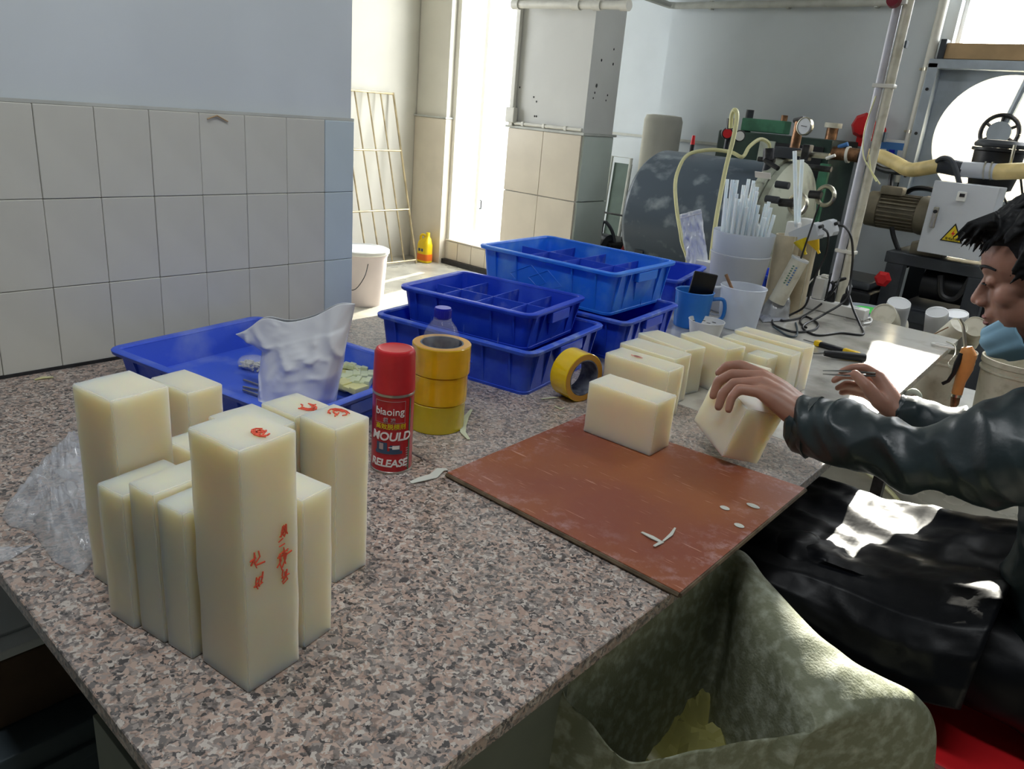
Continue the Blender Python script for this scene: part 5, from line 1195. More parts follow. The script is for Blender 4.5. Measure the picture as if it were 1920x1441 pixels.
t = thing('frosted_beaker', 'frosted plastic beaker with a brown stick, between the blue mug and the tubes', 'beaker', (0.655, 2.14, ZT))
MB().lathe([(0, 0), (0.052, 0), (0.055, 0.003), (0.066, 0.120), (0.068, 0.123), (0.066, 0.125), (0.0640, 0.121), (0.0535, 0.005), (0, 0.004)], 56).build('beaker', 'frost_clear', t)
MB().tube([(-0.05, -0.035, 0.115), (-0.085, -0.055, 0.105), (-0.098, -0.063, 0.07), (-0.078, -0.050, 0.035), (-0.045, -0.032, 0.03)], 0.004, smooth=5).build('handle', 'frost', t)
st = thing('stirring_stick', 'round brown wooden stick leaning in the frosted beaker', 'stick', (0.655, 2.14, ZT+0.006))
MB().cyl(tuple(Vector((0.6722, 2.1400, 0.8137))-Vector((0.655, 2.14, ZT+0.006))), tuple(Vector((0.5958, 2.1300, 0.9291))-Vector((0.655, 2.14, ZT+0.006))), 0.0048).build('stick', 'stick', st)
t = thing('cut_cup', 'low white cut-off cup with black marks in front of the beaker', 'cup', (0.640, 1.970, ZT))
MB().lathe([(0, 0), (0.042, 0), (0.050, 0.040), (0.0515, 0.042), (0.0485, 0.042), (0.041, 0.004), (0, 0.004)], 48).build('cup', 'white_plastic', t)
for k in range(7): MB().box((0.046*math.cos(1.2+k*0.35), 0.046*math.sin(1.2+k*0.35), 0.024+0.005*(k % 2)), (0.003, 0.012, 0.0015), rz=1.2+k*0.35).build('ink_mark', 'black_print', t, smooth=False)
# tub of glue sticks
t = thing('stick_tub', 'large milky tub packed with clear glue sticks', 'tub', (0.540, 2.325, ZT))
MB().lathe([(0, 0), (0.070, 0), (0.074, 0.004), (0.092, 0.182), (0.094, 0.186), (0.092, 0.188), (0.0895, 0.183), (0.071, 0.006), (0, 0.005)], 56).build('tub', 'frost', t)
liner = MB().lathe([(0.078, 0.05), (0.089, 0.185), (0.096, 0.255), (0.0945, 0.255), (0.0875, 0.185), (0.076, 0.05)], 40, close=True).build('plastic_liner', 'frost_clear', t)
rnd = random.Random(3); placed = []
k = 0; tries = 0
while k < 58 and tries < 4000:
    tries += 1
    a = rnd.uniform(0, 2*PI); r = 0.058*math.sqrt(rnd.random()); p = (r*math.cos(a), r*math.sin(a))
    if any((p[0]-q[0])**2+(p[1]-q[1])**2 < 0.0137**2 for q in placed): continue
    placed.append(p)
    side = (p[0]*0.74+p[1]*0.67)/0.058        # + towards the right of the picture
    Ls = 0.27 + 0.085*rnd.random() if side > 0.35 else 0.31+0.10*rnd.random()
    sx, sy = p[0]*0.42+rnd.uniform(-.012, .012), p[1]*0.42+rnd.uniform(-.012, .012)
    o = MB().cyl((0, 0, 0), (sx, sy, Ls), 0.0056, 8).build('glue_stick', 'glue')
    o.location = (0.540+p[0]*0.9, 2.325+p[1]*0.9, ZT+0.007)
    tag(o, 'clear glue stick standing upright in the milky tub', 'glue stick', 'glue sticks standing in the milky tub'); k += 1
o = MB().cyl((0, 0, 0), (-0.028, 0.006, 0.40), 0.0062, 8).build('glue_stick', 'glue'); o.location = (0.512, 2.29, ZT+0.007)
tag(o, 'tallest clear glue stick rising at the left of the milky tub', 'glue stick', 'glue sticks standing in the milky tub')
# clear zip bag behind the crates
zb = thing('zip_bag', 'clear zip bag standing behind the blue crates against the dark tank', 'bag', (0.3017, 2.5000, 0.8611))
def zfn(u, v):
    p = Vector((0.2742, 2.5000, 0.8461)).lerp(Vector((0.3529, 2.5000, 0.8711)), u).lerp(Vector((0.2079, 2.5000, 1.0315)).lerp(Vector((0.2874, 2.5000, 1.0635)), u), v)
    return p
c0z = Vector((0.3017, 2.5000, 0.8611))
mb = MB()
def zs(u, v):
    p = zfn(u, v); w = noise.noise(Vector((u*5, v*7, 2)))*0.010+0.007*(1-abs(noise.noise(Vector((u*9, v*5, 7))))*2)
    return p+Vector((0.03*0, -w-0.004*math.sin(PI*u), 0))-c0z
mb.grid(zs, 20, 30)
zo = mb.build('film', 'zip_film', zb, angle=60)
zo.modifiers.new('sol', 'SOLIDIFY').thickness = 0.0006
MB().tube([zs(u, 0.93)+Vector((0, -0.002, 0)) for u in np.linspace(0, 1, 12)], 0.0012, 6).build('zip_strip', 'white_print', zb)
wbx = thing('white_carton', 'small white carton between the zip bag and the tub of glue sticks', 'box', (0.3463, 2.5000, 0.8507))
wbx.location.z = ZT
MB().box((0, 0, 0.055), (0.075, 0.05, 0.11), ch=0.002).build('carton', 'white_plastic', wbx)

# cardboard tubes with glue guns
def ctube(loc, r, h, label):
    t = thing('cardboard_tube', label, 'tube', loc)
    MB().lathe([(r-0.004, 0), (r, 0), (r, h), (r-0.004, h)], 36, close=True).build('tube', 'cardboard', t)
    MB().lathe([(0, 0.001), (r-0.0045, 0.001), (r-0.0045, 0.004), (0, 0.004)], 24).build('base', 'cardboard', t)
    for a in (-0.6, 2.4): MB().tube([(r*math.cos(a), r*math.sin(a), 0.0), (r*math.cos(a), r*math.sin(a), h)], 0.0016, 5).build('torn_seam', 'dirty_white', t)
ctube((0.640, 2.43, ZT), 0.038, 0.255, 'dusty cardboard tube holding the nearer glue gun')
ctube((0.668, 2.515, ZT), 0.035, 0.262, 'cardboard tube standing behind the first one, holding the farther glue gun')
def glue_gun(A, B, label, ymat, NZ):
    A, B = Vector(A), Vector(B)
    t = thing('glue_gun', label, 'glue gun', A)
    d = (B-A); X_ = d.normalized(); n_ = Vector((0, 1, 0)); n_ = (n_-X_*n_.dot(X_)).normalized(); Z_ = X_.cross(n_)
    m = Matrix(((X_.x, n_.x, Z_.x, 0), (X_.y, n_.y, Z_.y, 0), (X_.z, n_.z, Z_.z, 0), (0, 0, 0, 1))); L = d.length
    MB().prism([(0, -0.022), (L*0.5, -0.026), (L*0.92, -0.030), (L, -0.020), (L, 0.014), (L*0.9, 0.022), (L*0.4, 0.020), (0.0, 0.016)], -0.014, 0.014, m @ Matrix.Rotation(PI/2, 4, 'X')).build('housing', 'box_grey', t)
    MB().box((0, 0, 0.012), (0.040, 0.03, 0.075), ch=0.005).build('barrel', 'white_plastic', t)
    na, nb = Vector(NZ[0])-A, Vector(NZ[1])-A; nd = (nb-na)
    MB().cyl(na, nb, 0.021, 18, r2=0.006).build('nozzle', ymat, t)
    MB().cyl(nb, nb+nd*0.35, 0.0045, 10).build('nozzle_tip', ymat, t)
    MB().tube([tuple(m @ Vector((L*0.98, 0, 0.004))), tuple(m @ Vector((L*1.12, 0, 0.004)))], 0.0055).build('cord_grip', 'black_plastic', t)
    return t
g1 = glue_gun((0.6459, 2.4400, 1.0273), (0.7422, 2.4000, 1.0734), 'grey glue gun with yellow nozzle resting in the nearer cardboard tube', 'yellow_print', ((0.6996, 2.3750, 1.0322), (0.7194, 2.3750, 1.0029)))
g2 = glue_gun((0.6477, 2.5350, 1.0339), (0.7513, 2.5000, 1.0795), 'grey glue gun with orange-yellow nozzle resting in the farther cardboard tube', 'yellow', ((0.7136, 2.4400, 1.0337), (0.7354, 2.4400, 1.0043)))
for k, (a, b, lb) in enumerate((((0.6581, 2.4300, 1.0633), (0.6049, 2.4300, 1.2865), 'tall clear glue stick loaded in the nearer glue gun'), ((0.6531, 2.4600, 1.0610), (0.6215, 2.4600, 1.2631), 'slanted clear glue stick behind the one loaded in the nearer gun'))):
    o = MB().cyl((0, 0, 0), tuple(Vector(b)-Vector(a)), 0.0062, 10).build('glue_stick', 'glue'); o.location = a
    tag(o, lb, 'glue stick')
# silicone cartridge wrapped in plastic
cg = thing('sealant_cartridge', 'white sealant cartridge with blue-green print leaning on the cardboard tubes', 'cartridge', (0.6844, 2.3600, 0.8256))
A_, B_ = Vector((0.6722, 2.3600, 0.8332)), Vector((0.7100, 2.3800, 0.9744))
cg.location = A_; dv = B_-A_
MB().cyl((0, 0, 0), tuple(dv), 0.026, 28).build('barrel', 'dirty_white', cg)
MB().cyl(tuple(dv*0.98), tuple(dv*1.03), 0.0275, 28).build('end_rim', 'frost', cg)
for k in range(8):
    for q in range(2):
        pos = dv*(0.45+0.055*k)+Vector((0.012-0.010*q, -0.026+0.004*(k % 2)*0, 0.004*q))
        MB().box(tuple(pos), (0.005, 0.0022, 0.0032), ch=0).build('print_mark', 'green_mid' if q else 'panel_blue', cg, smooth=False)
rd = thing('steel_rod', 'thin steel rod rising from the sealant cartridge', 'rod', (0.7154, 2.3700, 0.9763))
MB().tube([(0, 0, 0), tuple(Vector((0.7400, 2.3600, 1.1460))-Vector((0.7154, 2.3700, 0.9763)))], 0.0028).build('rod', 'dark_steel', rd)
pw = thing('foil_wrap', 'crumpled grey plastic wrap around the foot of the sealant cartridge', 'wrap', (0.6634, 2.3879, 0.7820))
mb = MB()
def wr(u, v):
    a = 2*PI*u; r = 0.046*(1-0.5*v)+0.010*noise.noise(Vector((math.cos(a)*3, math.sin(a)*3, v*4))); return Vector((r*math.cos(a)+0.008*v, r*math.sin(a), 0.001+0.085*v+0.01*noise.noise(Vector((math.cos(a)*4, math.sin(a)*4, 5)))))
mb.grid(wr, 30, 12).build('film', mk('grey_wrap', srgb(170, 172, 174), 0.3, var=0.1, vscale=30, coat=0.4), pw, angle=70)
pw2 = film('grey_sheet', 'flat grey plastic sheet lying in front of the sealant cartridge', [(0.6242, 2.3462, 0.7820), (0.6408, 2.4806, 0.7820), (0.7119, 2.3708, 0.7820), (0.6788, 2.2675, 0.7820)], ZT, 0.012, 2.0, mat=mk('slate_film', srgb(150, 154, 164), 0.3, var=0.1), cat='sheet')
pw3 = thing('tissue', 'small white crumpled tissue beside the black cables', 'tissue', (0.6611, 2.5023, 0.7820))
pillow(0.032, 0.018, 0.022, 8, 'white_plastic', 'tissue', pw3)

# power strip, adapter, plugs, cables
ps = thing('power_strip', 'long white power strip along the far rim of the pale worktop', 'power strip', (0.765, 2.640, ZT))
MB().box((0, 0, 0.018), (0.205, 0.048, 0.036), ch=0.004).build('case', 'white_plastic', ps)
for k in range(4): MB().box((-0.07+k*0.045, 0, 0.0365), (0.022, 0.022, 0.002), ch=0.0006).build('socket', 'box_grey', ps)
ad = thing('power_adapter', 'white power adapter plugged upright in the left end of the strip', 'adapter', (0.699, 2.640, ZT+0.037))
MB().box((0, 0, 0.036), (0.036, 0.036, 0.072), ch=0.004).build('case', 'white_plastic', ad)
MB().box((0.008, 0, 0.078), (0.02, 0.02, 0.012), ch=0.002).build('end_plug', 'pvc', ad)
for k, (x_, lb) in enumerate(((0.742, 'left of two black plugs in the power strip'), (0.790, 'right of two black plugs in the power strip'))):
    p_ = thing('mains_plug', lb, 'plug', (x_, 2.640, ZT+0.0375))
    MB().lathe([(0, 0), (0.014, 0), (0.015, 0.01), (0.012, 0.03), (0.007, 0.036), (0, 0.036)], 20).build('plug', 'black_plastic', p_)
    MB().tube([(0, 0, 0.034), (0, 0, 0.055), (0.01*(-1 if k == 0 else 1), 0, 0.064)], 0.006, smooth=3).build('strain_relief', 'black_plastic', p_)
def cable(pts, r, label, mat='black_plastic', name='power_cable', cat='cable'):
    o = thing(name, label, cat, pts[0]); MB().tube(rel(o, pts), r, 7, smooth=6).build('cord', mat, o); return o
zcab = 0.7835
cable([(0.7517, 2.4000, 1.0750), (0.7716, 2.4000, 1.0590), (0.7775, 2.4000, 1.0034), (0.7628, 2.4000, 0.9430), (0.7487, 2.4200, 0.8790), (0.7326, 2.4400, 0.8211), (0.6927, 2.4273, 0.7835), (0.7072, 2.3404, 0.7835), (0.7258, 2.4207, 0.7835), (0.7247, 2.5288, 0.7915), (0.7259, 2.6294, 0.8135), (0.7618, 2.6000, 0.8704), (0.7594, 2.6300, 0.8954), (0.7756, 2.6400, 0.9012), (0.742, 2.64, ZT+0.100)], 0.0036, 'black cord from the nearer glue gun sweeping down to the power strip')
cable([(0.7610, 2.5000, 1.0810), (0.7831, 2.5000, 1.0780), (0.8074, 2.5000, 1.0508), (0.8186, 2.5200, 0.9933), (0.8178, 2.5500, 0.9225), (0.8372, 2.5000, 0.8633), (0.7887, 2.4480, 0.8035), (0.7793, 2.3325, 0.7835), (0.8461, 2.2684, 0.7835), (0.8814, 2.3674, 0.7835), (0.9315, 2.4165, 0.7835), (0.8913, 2.5142, 0.7875), (0.8488, 2.5500, 0.8248), (0.8038, 2.6000, 0.8704), (0.790, 2.64, ZT+0.100)], 0.0036, 'black cord from the farther glue gun looping across the pale worktop')
cable([(0.6870, 2.3184, 0.7835), (0.7218, 2.2599, 0.7835), (0.7914, 2.2427, 0.7835), (0.8166, 2.3270, 0.7835), (0.7913, 2.4218, 0.7835), (0.7293, 2.4770, 0.7835), (0.7516, 2.3792, 0.7835), (0.7919, 2.3306, 0.7835)], 0.0034, 'tangled loop of black cord lying between the cups and power strip')
cable([(0.7464, 2.3586, 0.7835), (0.7857, 2.2763, 0.7835), (0.8140, 2.1963, 0.7835), (0.7925, 2.1821, 0.7835), (0.7278, 2.2340, 0.7855)], 0.003, 'short grey connector cord near the cartridge', mat='slate')
cable([(0.8610, 2.6120, 0.7835), (0.8701, 2.6783, 0.7835), (0.8913, 2.6131, 0.7835), (0.8838, 2.5642, 0.7835)], 0.0035, 'white cord curling from the right end of the power strip', mat='white_plastic')
cable([(0.7258, 2.6200, 0.8949), (0.7018, 2.6200, 0.8973), (0.6850, 2.6000, 0.8850), (0.6675, 2.6000, 0.8558)], 0.0025, 'thin white wire arching left from the power adapter', mat='white_plastic')

# upright conduit pole rising from the power strip
pol = thing('conduit_pole', 'slanting-looking upright pair of white conduits from worktop to ceiling', 'conduit', (0.722, 2.70, 0.0))
MB().cyl((0.0, 0, 0.74), (0.0, 0, 2.98), 0.0125, 20).build('conduit', 'pvc_grey', pol)
MB().cyl((0.030, 0.004, 0.74), (0.030, 0.004, 2.98), 0.0145, 20).build('conduit', 'dirty_white', pol)
for zz in (0.98, 1.50, 2.1): MB().box((0.015, 0.002, zz), (0.066, 0.034, 0.012), ch=0.003).build('clip', 'pvc', pol)
MB().box((0.052, 0, 1.62), (0.006, 0.02, 0.02)).build('tape_mark', 'slate', pol, smooth=False)
MB().box((0.052, 0, 1.35), (0.006, 0.02, 0.03)).build('tape_mark', 'slate', pol, smooth=False)
w_ = thing('loose_wires', 'pair of thin white wires hanging off the conduit pole', 'wire', (0.7505, 2.6700, 1.3744))
MB().tube(rel(w_, [(0.7252, 2.6800, 1.4684), (0.7182, 2.6700, 1.3718), (0.7317, 2.6600, 1.2996), (0.7589, 2.6500, 1.2614), (0.8149, 2.6300, 1.2108)]), 0.0022, 6, smooth=5).build('wire', 'hose_yellow', w_)
MB().tube(rel(w_, [(0.7530, 2.6600, 1.2936), (0.7715, 2.6500, 1.2497), (0.7989, 2.6400, 1.2169)]), 0.0022, 6, smooth=4).build('wire', 'hose_yellow', w_)
rb = thing('red_lamp', 'small red indicator fixed high on the conduit pole', 'lamp', (0.7196, 2.6800, 1.7380))
MB().lathe([(0, 0), (0.02, 0), (0.022, 0.01), (0.018, 0.03), (0, 0.032)], 16, Matrix.Rotation(PI/2, 4, 'X')).build('lens', 'dark_red', rb)
MB().box((0.02, 0.0, 0.0), (0.03, 0.02, 0.02), ch=0.002).build('bracket', 'pvc', rb)

# knives and tweezers are laid on the pale worktop
k1 = thing('snap_off_knife', 'black and yellow snap-off knife on the pale worktop', 'knife', (0.9243, 2.1869, 0.7820))
a_, b_ = Vector((0.8826, 2.1641, 0.7890)), Vector((1.0056, 2.1486, 0.7890)); q_ = k1.location
ang = math.atan2(b_.y-a_.y, b_.x-a_.x); L_k = (b_-a_).length
k1.location = (a_.x, a_.y, ZT+0.0005); k1.rotation_euler = (0, 0, ang)
MB().box((L_k*0.5, 0, 0.0075), (L_k, 0.020, 0.014), ch=0.005).build('handle', 'black_plastic', k1)
MB().box((L_k*0.08, 0, 0.0080), (0.018, 0.022, 0.0155), ch=0.004).build('collar', 'yellow', k1)
MB().box((L_k*0.88, -0.003, 0.0090), (0.046, 0.017, 0.0155), ch=0.004).build('slider', 'yellow', k1)
MB().box((-0.016, 0, 0.006), (0.036, 0.009, 0.001)).build('blade', 'blade', k1, smooth=False)
k2 = thing('craft_knife', 'knife with a thick black handle lying below the snap-off knife', 'knife', (0.9556, 2.1027, 0.7820))
a_, b_ = Vector((0.9480, 2.0606, 0.7890)), Vector((1.0362, 2.1205, 0.7890)); ang = math.atan2(b_.y-a_.y, b_.x-a_.x); L_k = (b_-a_).length
k2.location = (a_.x, a_.y, ZT+0.0005); k2.rotation_euler = (0, 0, ang)
MB().lathe([(0, 0), (0.007, 0), (0.010, 0.02), (0.0115, L_k*0.6), (0.0115, L_k*0.96), (0.010, L_k), (0, L_k)], 20, Matrix.Translation((0, 0, 0.0117)) @ Matrix.Rotation(PI/2, 4, 'Y')).build('handle', 'black_plastic', k2)
MB().add([(0.0, -0.006, 0.010), (-0.05, -0.002, 0.004), (-0.05, 0.001, 0.004), (0.0, 0.007, 0.010), (0.0, -0.006, 0.012), (-0.05, -0.002, 0.0052), (-0.05, 0.001, 0.0052), (0.0, 0.007, 0.012)], [(0, 1, 2, 3), (7, 6, 5, 4), (0, 4, 5, 1), (1, 5, 6, 2), (2, 6, 7, 3), (3, 7, 4, 0)]).build('blade', 'blade', k2, smooth=False)
k3 = thing('paper_label', 'pale yellow paper tag under the tip of the knives', 'tag', (0.8729, 2.1309, 0.7810))
MB().box((0, 0, 0.0006), (0.05, 0.035, 0.0008), rz=0.5).build('paper', 'pale_yellow', k3, smooth=False)
wp = thing('white_pull_tab', 'white plastic loop with a wire at the right corner of the pale worktop', 'hook', (1.1338, 2.5135, 0.7820))
MB().tube([(-0.03, -0.01, 0.004), (0.0, -0.016, 0.004), (0.03, -0.006, 0.004), (0.02, 0.008, 0.004), (-0.02, 0.004, 0.004), (-0.03, -0.01, 0.004)], 0.0035, smooth=4).build('loop', 'white_plastic', wp)
MB().tube(rel(wp, [(1.1264, 2.5833, 0.7850), (1.1603, 2.5275, 0.7900), (1.1859, 2.4200, 0.7882), (1.1795, 2.4000, 0.7663), (1.1928, 2.3900, 0.7561), (1.2090, 2.3800, 0.7659)]), 0.0018, 6, smooth=4).build('wire_hook', 'steel', wp)
# air blow gun hanging from the corner
ag = thing('air_blow_gun', 'orange air blow gun hanging at the far worktop corner', 'air gun', (1.2182, 2.3600, 0.7693))
r2_ = lambda *p: rel(ag, p)
MB().tube(r2_((1.1815, 2.3700, 0.8989), (1.1953, 2.3700, 0.8811), (1.2102, 2.3650, 0.8431), (1.2227, 2.3600, 0.8091)), 0.0045, 10, smooth=4).build('nozzle_tube', 'steel', ag)
bb = MB()
bb.tube(r2_((1.2196, 2.3600, 0.8313), (1.2276, 2.3600, 0.8105), (1.2306, 2.3600, 0.7728), (1.2274, 2.3600, 0.7329), (1.2285, 2.3600, 0.6969)), [0.013, 0.022, 0.020, 0.014, 0.014], 16)
bb.build('grip', 'orange', ag)
MB().tube(r2_((1.2141, 2.3450, 0.8141), (1.2116, 2.3400, 0.7867), (1.2102, 2.3400, 0.7553), (1.2028, 2.3400, 0.7312), (1.1906, 2.3400, 0.7197)), [0.006, 0.008, 0.006, 0.005, 0.005], 10).build('trigger_lever', 'black_plastic', ag)
MB().tube(r2_((1.2272, 2.3600, 0.6965), (1.2279, 2.3600, 0.6888)), 0.014, 16).build('collar', 'steel', ag)
MB().tube(r2_((1.2279, 2.3600, 0.6888), (1.2302, 2.3600, 0.6688), (1.2282, 2.3600, 0.6553)), [0.012, 0.011, 0.007], 14).build('quick_coupler', 'brass', ag)
# clamp under the edge
cl = thing('edge_clamp', 'dusty grey clamp hooked under the right rim of the pale worktop', 'clamp', (1.1994, 2.0000, 0.7538))
MB().tube(rel(cl, [(1.1846, 2.0000, 0.7533), (1.1952, 2.0000, 0.7706), (1.2088, 2.0000, 0.7651), (1.2130, 2.0000, 0.7483), (1.2057, 2.0000, 0.7278)]), [0.012, 0.014, 0.013, 0.010, 0.005], 12, smooth=4).build('jaw', 'pale_flange', cl)
MB().tube(rel(cl, [(1.1752, 2.0000, 0.7405), (1.1906, 2.0000, 0.7594)]), 0.010, 10).build('bar', 'pale_flange', cl)

# ------------------------------------------------------------------ bench with white pails and cups behind the worktop
bn = thing('low_bench', 'low white bench behind the worktop carrying pails and cups', 'bench', (1.16, 3.12, 0))
MB().box((0, 0, 0.44), (1.16, 0.50, 0.03), ch=0.003).build('top', 'white_plastic', bn)
for sx in (-0.46, 0.46):
    for sy in (-0.21, 0.21): MB().box((sx, sy, 0.2125), (0.04, 0.04, 0.425), ch=0.002).build('leg', 'white_plastic', bn)
def pail(x, y, r, h, label, mat='frost', z=0.455, name='white_tub', cat='tub'):
    t = thing(name, label, cat, (x, y, z))
    MB().lathe([(0, 0), (r*0.82, 0), (r*0.84, 0.004), (r*0.985, h-0.02), (r*1.03, h-0.018), (r*1.03, h), (r*0.97, h), (r*0.81, 0.006), (0, 0.005)], 48).build('body', mat, t)
    MB().lathe([(r*0.955, h-0.045), (r*1.02, h-0.043), (r*1.02, h-0.037), (r*0.955, h-0.035)], 48, close=True).build('rim_band', mat, t)
    return t
pail(0.74, 3.10, 0.115, 0.27, 'translucent round tub with a bright green disc in it behind the power strip', mat='frost_clear')
gd = thing('green_disc', 'bright green disc in the mouth of the translucent tub behind the power strip', 'disc', (0.742, 3.09, 0.69))
MB().cyl((0, 0, 0), (0, 0, 0.004), 0.06, 32).build('disc', 'green_bright', gd); gd.location.z = 0.46+0.264
MB().lathe([(0, -0.254), (0.05, -0.254), (0.055, -0.001), (0, -0.001)], 24).build('stem', 'frost_clear', gd)
pail(1.045, 3.00, 0.105, 0.22, 'off-white tub holding upturned cups right of the green disc', mat='dirty_white')
pail(1.275, 3.02, 0.11, 0.23, 'off-white tub holding the row of cups left of the worker', mat='dirty_white')
pail(1.55, 3.05, 0.15, 0.30, 'big pale bucket close to the face of the worker', mat='dirty_white', name='white_bucket', cat='bucket')
def cup(a, b, r, label, mat='frost'):
    a, b = Vector(a), Vector(b); t = thing('plastic_cup', label, 'cup', a)
    d = b-a; m = d.to_track_quat('Z', 'Y').to_matrix().to_4x4(); h = d.length
    MB().lathe([(0, 0), (r*0.84, 0), (r*0.88, 0.004), (r, h), (r*0.96, h), (r*0.84, 0.006), (0, 0.006)], 32, m).build('body', mat, t)
    MB().lathe([(r*0.80, -0.002), (r*0.86, -0.002), (r*0.86, 0.002), (r*0.80, 0.002)], 32, m, close=True).build('foot_ring', mat, t)
    return t
cup((0.8488, 2.9000, 0.7568), (0.8579, 3.0400, 0.6967), 0.050, 'white cup lying with its round base towards the camera, left of the others', 'dirty_white')
cup((0.8752, 2.9600, 0.8001), (0.8599, 3.0000, 0.6910), 0.045, 'upturned white cup standing behind the one lying on its side')
cup((1.0038, 2.9500, 0.7982), (1.0140, 3.0000, 0.6864), 0.041, 'upturned white cup at the left of the trio near the face')
cup((1.0497, 3.0200, 0.7938), (1.0562, 3.0500, 0.6793), 0.045, 'upturned white cup in the middle of the trio near the face')
cup((1.1212, 3.0000, 0.7681), (1.0842, 3.1200, 0.6850), 0.042, 'white cup lying base first just left of the chin', 'dirty_white')
cup((1.0894, 2.9000, 0.7789), (1.0281, 2.9400, 0.6768), 0.036, 'slim cloudy cup slanting in front of the trio', 'dirty_white')
sk_ = thing('wood_skewer', 'thin wooden skewer lying on the slanting cup', 'skewer', (1.0270, 2.8600, 0.7357))
MB().tube(rel(sk_, [(1.0229, 2.8800, 0.7315), (1.0673, 2.8600, 0.7739)]), 0.0022).build('skewer', 'stick', sk_)

# ------------------------------------------------------------------ woven sack under the table rim
sk = thing('woven_sack', 'open olive woven sack slumped on the floor under the brown board', 'sack', (1.32, 0.85, 0.0))
mouth = [(1.1777, 0.6669, 0.6600), (1.1863, 0.7936, 0.6800), (1.1929, 0.9378, 0.6900), (1.2057, 1.0493, 0.7000), (1.2563, 1.0025, 0.6700), (1.3104, 0.9705, 0.6600), (1.3586, 0.9337, 0.6500), (1.4150, 0.8875, 0.6200), (1.3786, 0.8641, 0.6000), (1.3432, 0.8131, 0.6000), (1.3077, 0.7523, 0.6000), (1.2756, 0.6771, 0.6100), (1.2232, 0.6680, 0.6400)]
cuff = [(1.1666, 0.6716, 0.6500), (1.1657, 0.8070, 0.6700), (1.1737, 0.9585, 0.6800), (1.1963, 1.1101, 0.6800), (1.2552, 1.0852, 0.6750), (1.3341, 1.0524, 0.6600), (1.4205, 1.0498, 0.6300), (1.5151, 1.0999, 0.6000), (1.5434, 1.0869, 0.5000), (1.4658, 0.9988, 0.4700), (1.3681, 0.8577, 0.4800), (1.2570, 0.6900, 0.5200), (1.1833, 0.6515, 0.5800)]
K = len(mouth); NS = 104
def ringpts(pts, n=NS):
    P_ = [Vector(p) for p in pts]; k = len(P_); out = []
    for i in range(n):
        t_ = i/n*k; q = int(t_) % k; f = t_-int(t_); a, b, c, d = P_[(q-1) % k], P_[q], P_[(q+1) % k], P_[(q+2) % k]
        out.append(0.5*((2*b)+(c-a)*f+(2*a-5*b+4*c-d)*f*f+(3*b-a-3*c+d)*f**3))
    return out
rm, rc_ = ringpts(mouth), ringpts(cuff)
cen = sum(rm, Vector())/NS
L0 = sk.location
def wr_(p, s, a):
    return Vector((noise.noise(p*s), noise.noise(p*s+Vector((9, 0, 0))), noise.noise(p*s+Vector((0, 9, 0)))*0.5))*a
rows = []
for t_ in (1.0, 0.8, 0.55, 0.3, 0.1):                        # inside, from the bottom up
    z = 0.30*t_; r = []
    for p in rm:
        q = p.lerp(cen, 0.34*t_); q.z = p.z-0.40*t_
        r.append(q+wr_(q, 12, 0.012*(1 if t_ < 1 else .3)))
    rows.append(r)
rows.append([p.copy() for p in rm])
for t_ in (0.25, 0.5, 0.75, 1.0):
    r = []
    for p, q in zip(rm, rc_):
        x = p.lerp(q, t_); x.z += 0.016*math.sin(PI*t_); d = (q-p).length
        x.z += 0.5*(1-abs(noise.noise(Vector((x.x*14, x.y*14, 3))))*2.4)*0.018*min(1, d*8)*(1 if t_ < 1 else 0.5)
        r.append(x)
    rows.append(r)
bot = []
for i, q in enumerate(rc_):
    b = Vector(q); v_c = b-cen; b = cen+v_c*0.86; b.z = 0.004; bot.append(b)
for t_ in (0.15, 0.4, 0.7, 1.0):
    r = []
    for q, b in zip(rc_, bot):
        x = q.lerp(b, t_); o_d = (q-cen); o_d.z = 0; o_d.normalize()
        x += o_d*(0.018*math.sin(PI*t_)+0.014*noise.noise(Vector((x.x*11, x.y*11, x.z*7))))
        if t_ == 1.0: x.z = 0.004
        r.append(x)
    rows.append(r)
vs = [p-L0 for r in rows for p in r]; fs = []
for q in range(len(rows)-1):
    for i in range(NS):
        l = (i+1) % NS; fs.append((q*NS+i, q*NS+l, (q+1)*NS+l, (q+1)*NS+i))
fs.append(tuple(range(NS)))
so2 = MB().add(vs, fs).build('sack_body', 'sack', sk, angle=80)
m1 = so2.modifiers.new('sub', 'SUBSURF'); m1.levels = 1; m1.render_levels = 1
yf = thing('yellow_film', 'crumpled yellow plastic film lying inside the woven sack', 'film', (1.26, 0.80, 0.27))
mb = MB()
def yfn(u, v):
    a = 2*PI*u; r = 0.02+0.135*v
    return Vector((r*math.cos(a)*1.1, r*math.sin(a)*1.0, 0.03+0.07*(1-v)**0.7+0.045*(1-abs(noise.noise(Vector((math.cos(a)*r*20, math.sin(a)*r*20, 2))))*2)))
c_film = Vector((1.2050, 1.0158, 0.3800)); yf.location = (c_film.x, c_film.y, 0.345)
mb.grid(yfn, 48, 16).build('film', 'yellow_film', yf, angle=20)
MB().ball((0.06, 0.06, 0.14), (0.012, 0.012, 0.02), n=10, m=6).build('red_cap', 'red_plastic', yf)

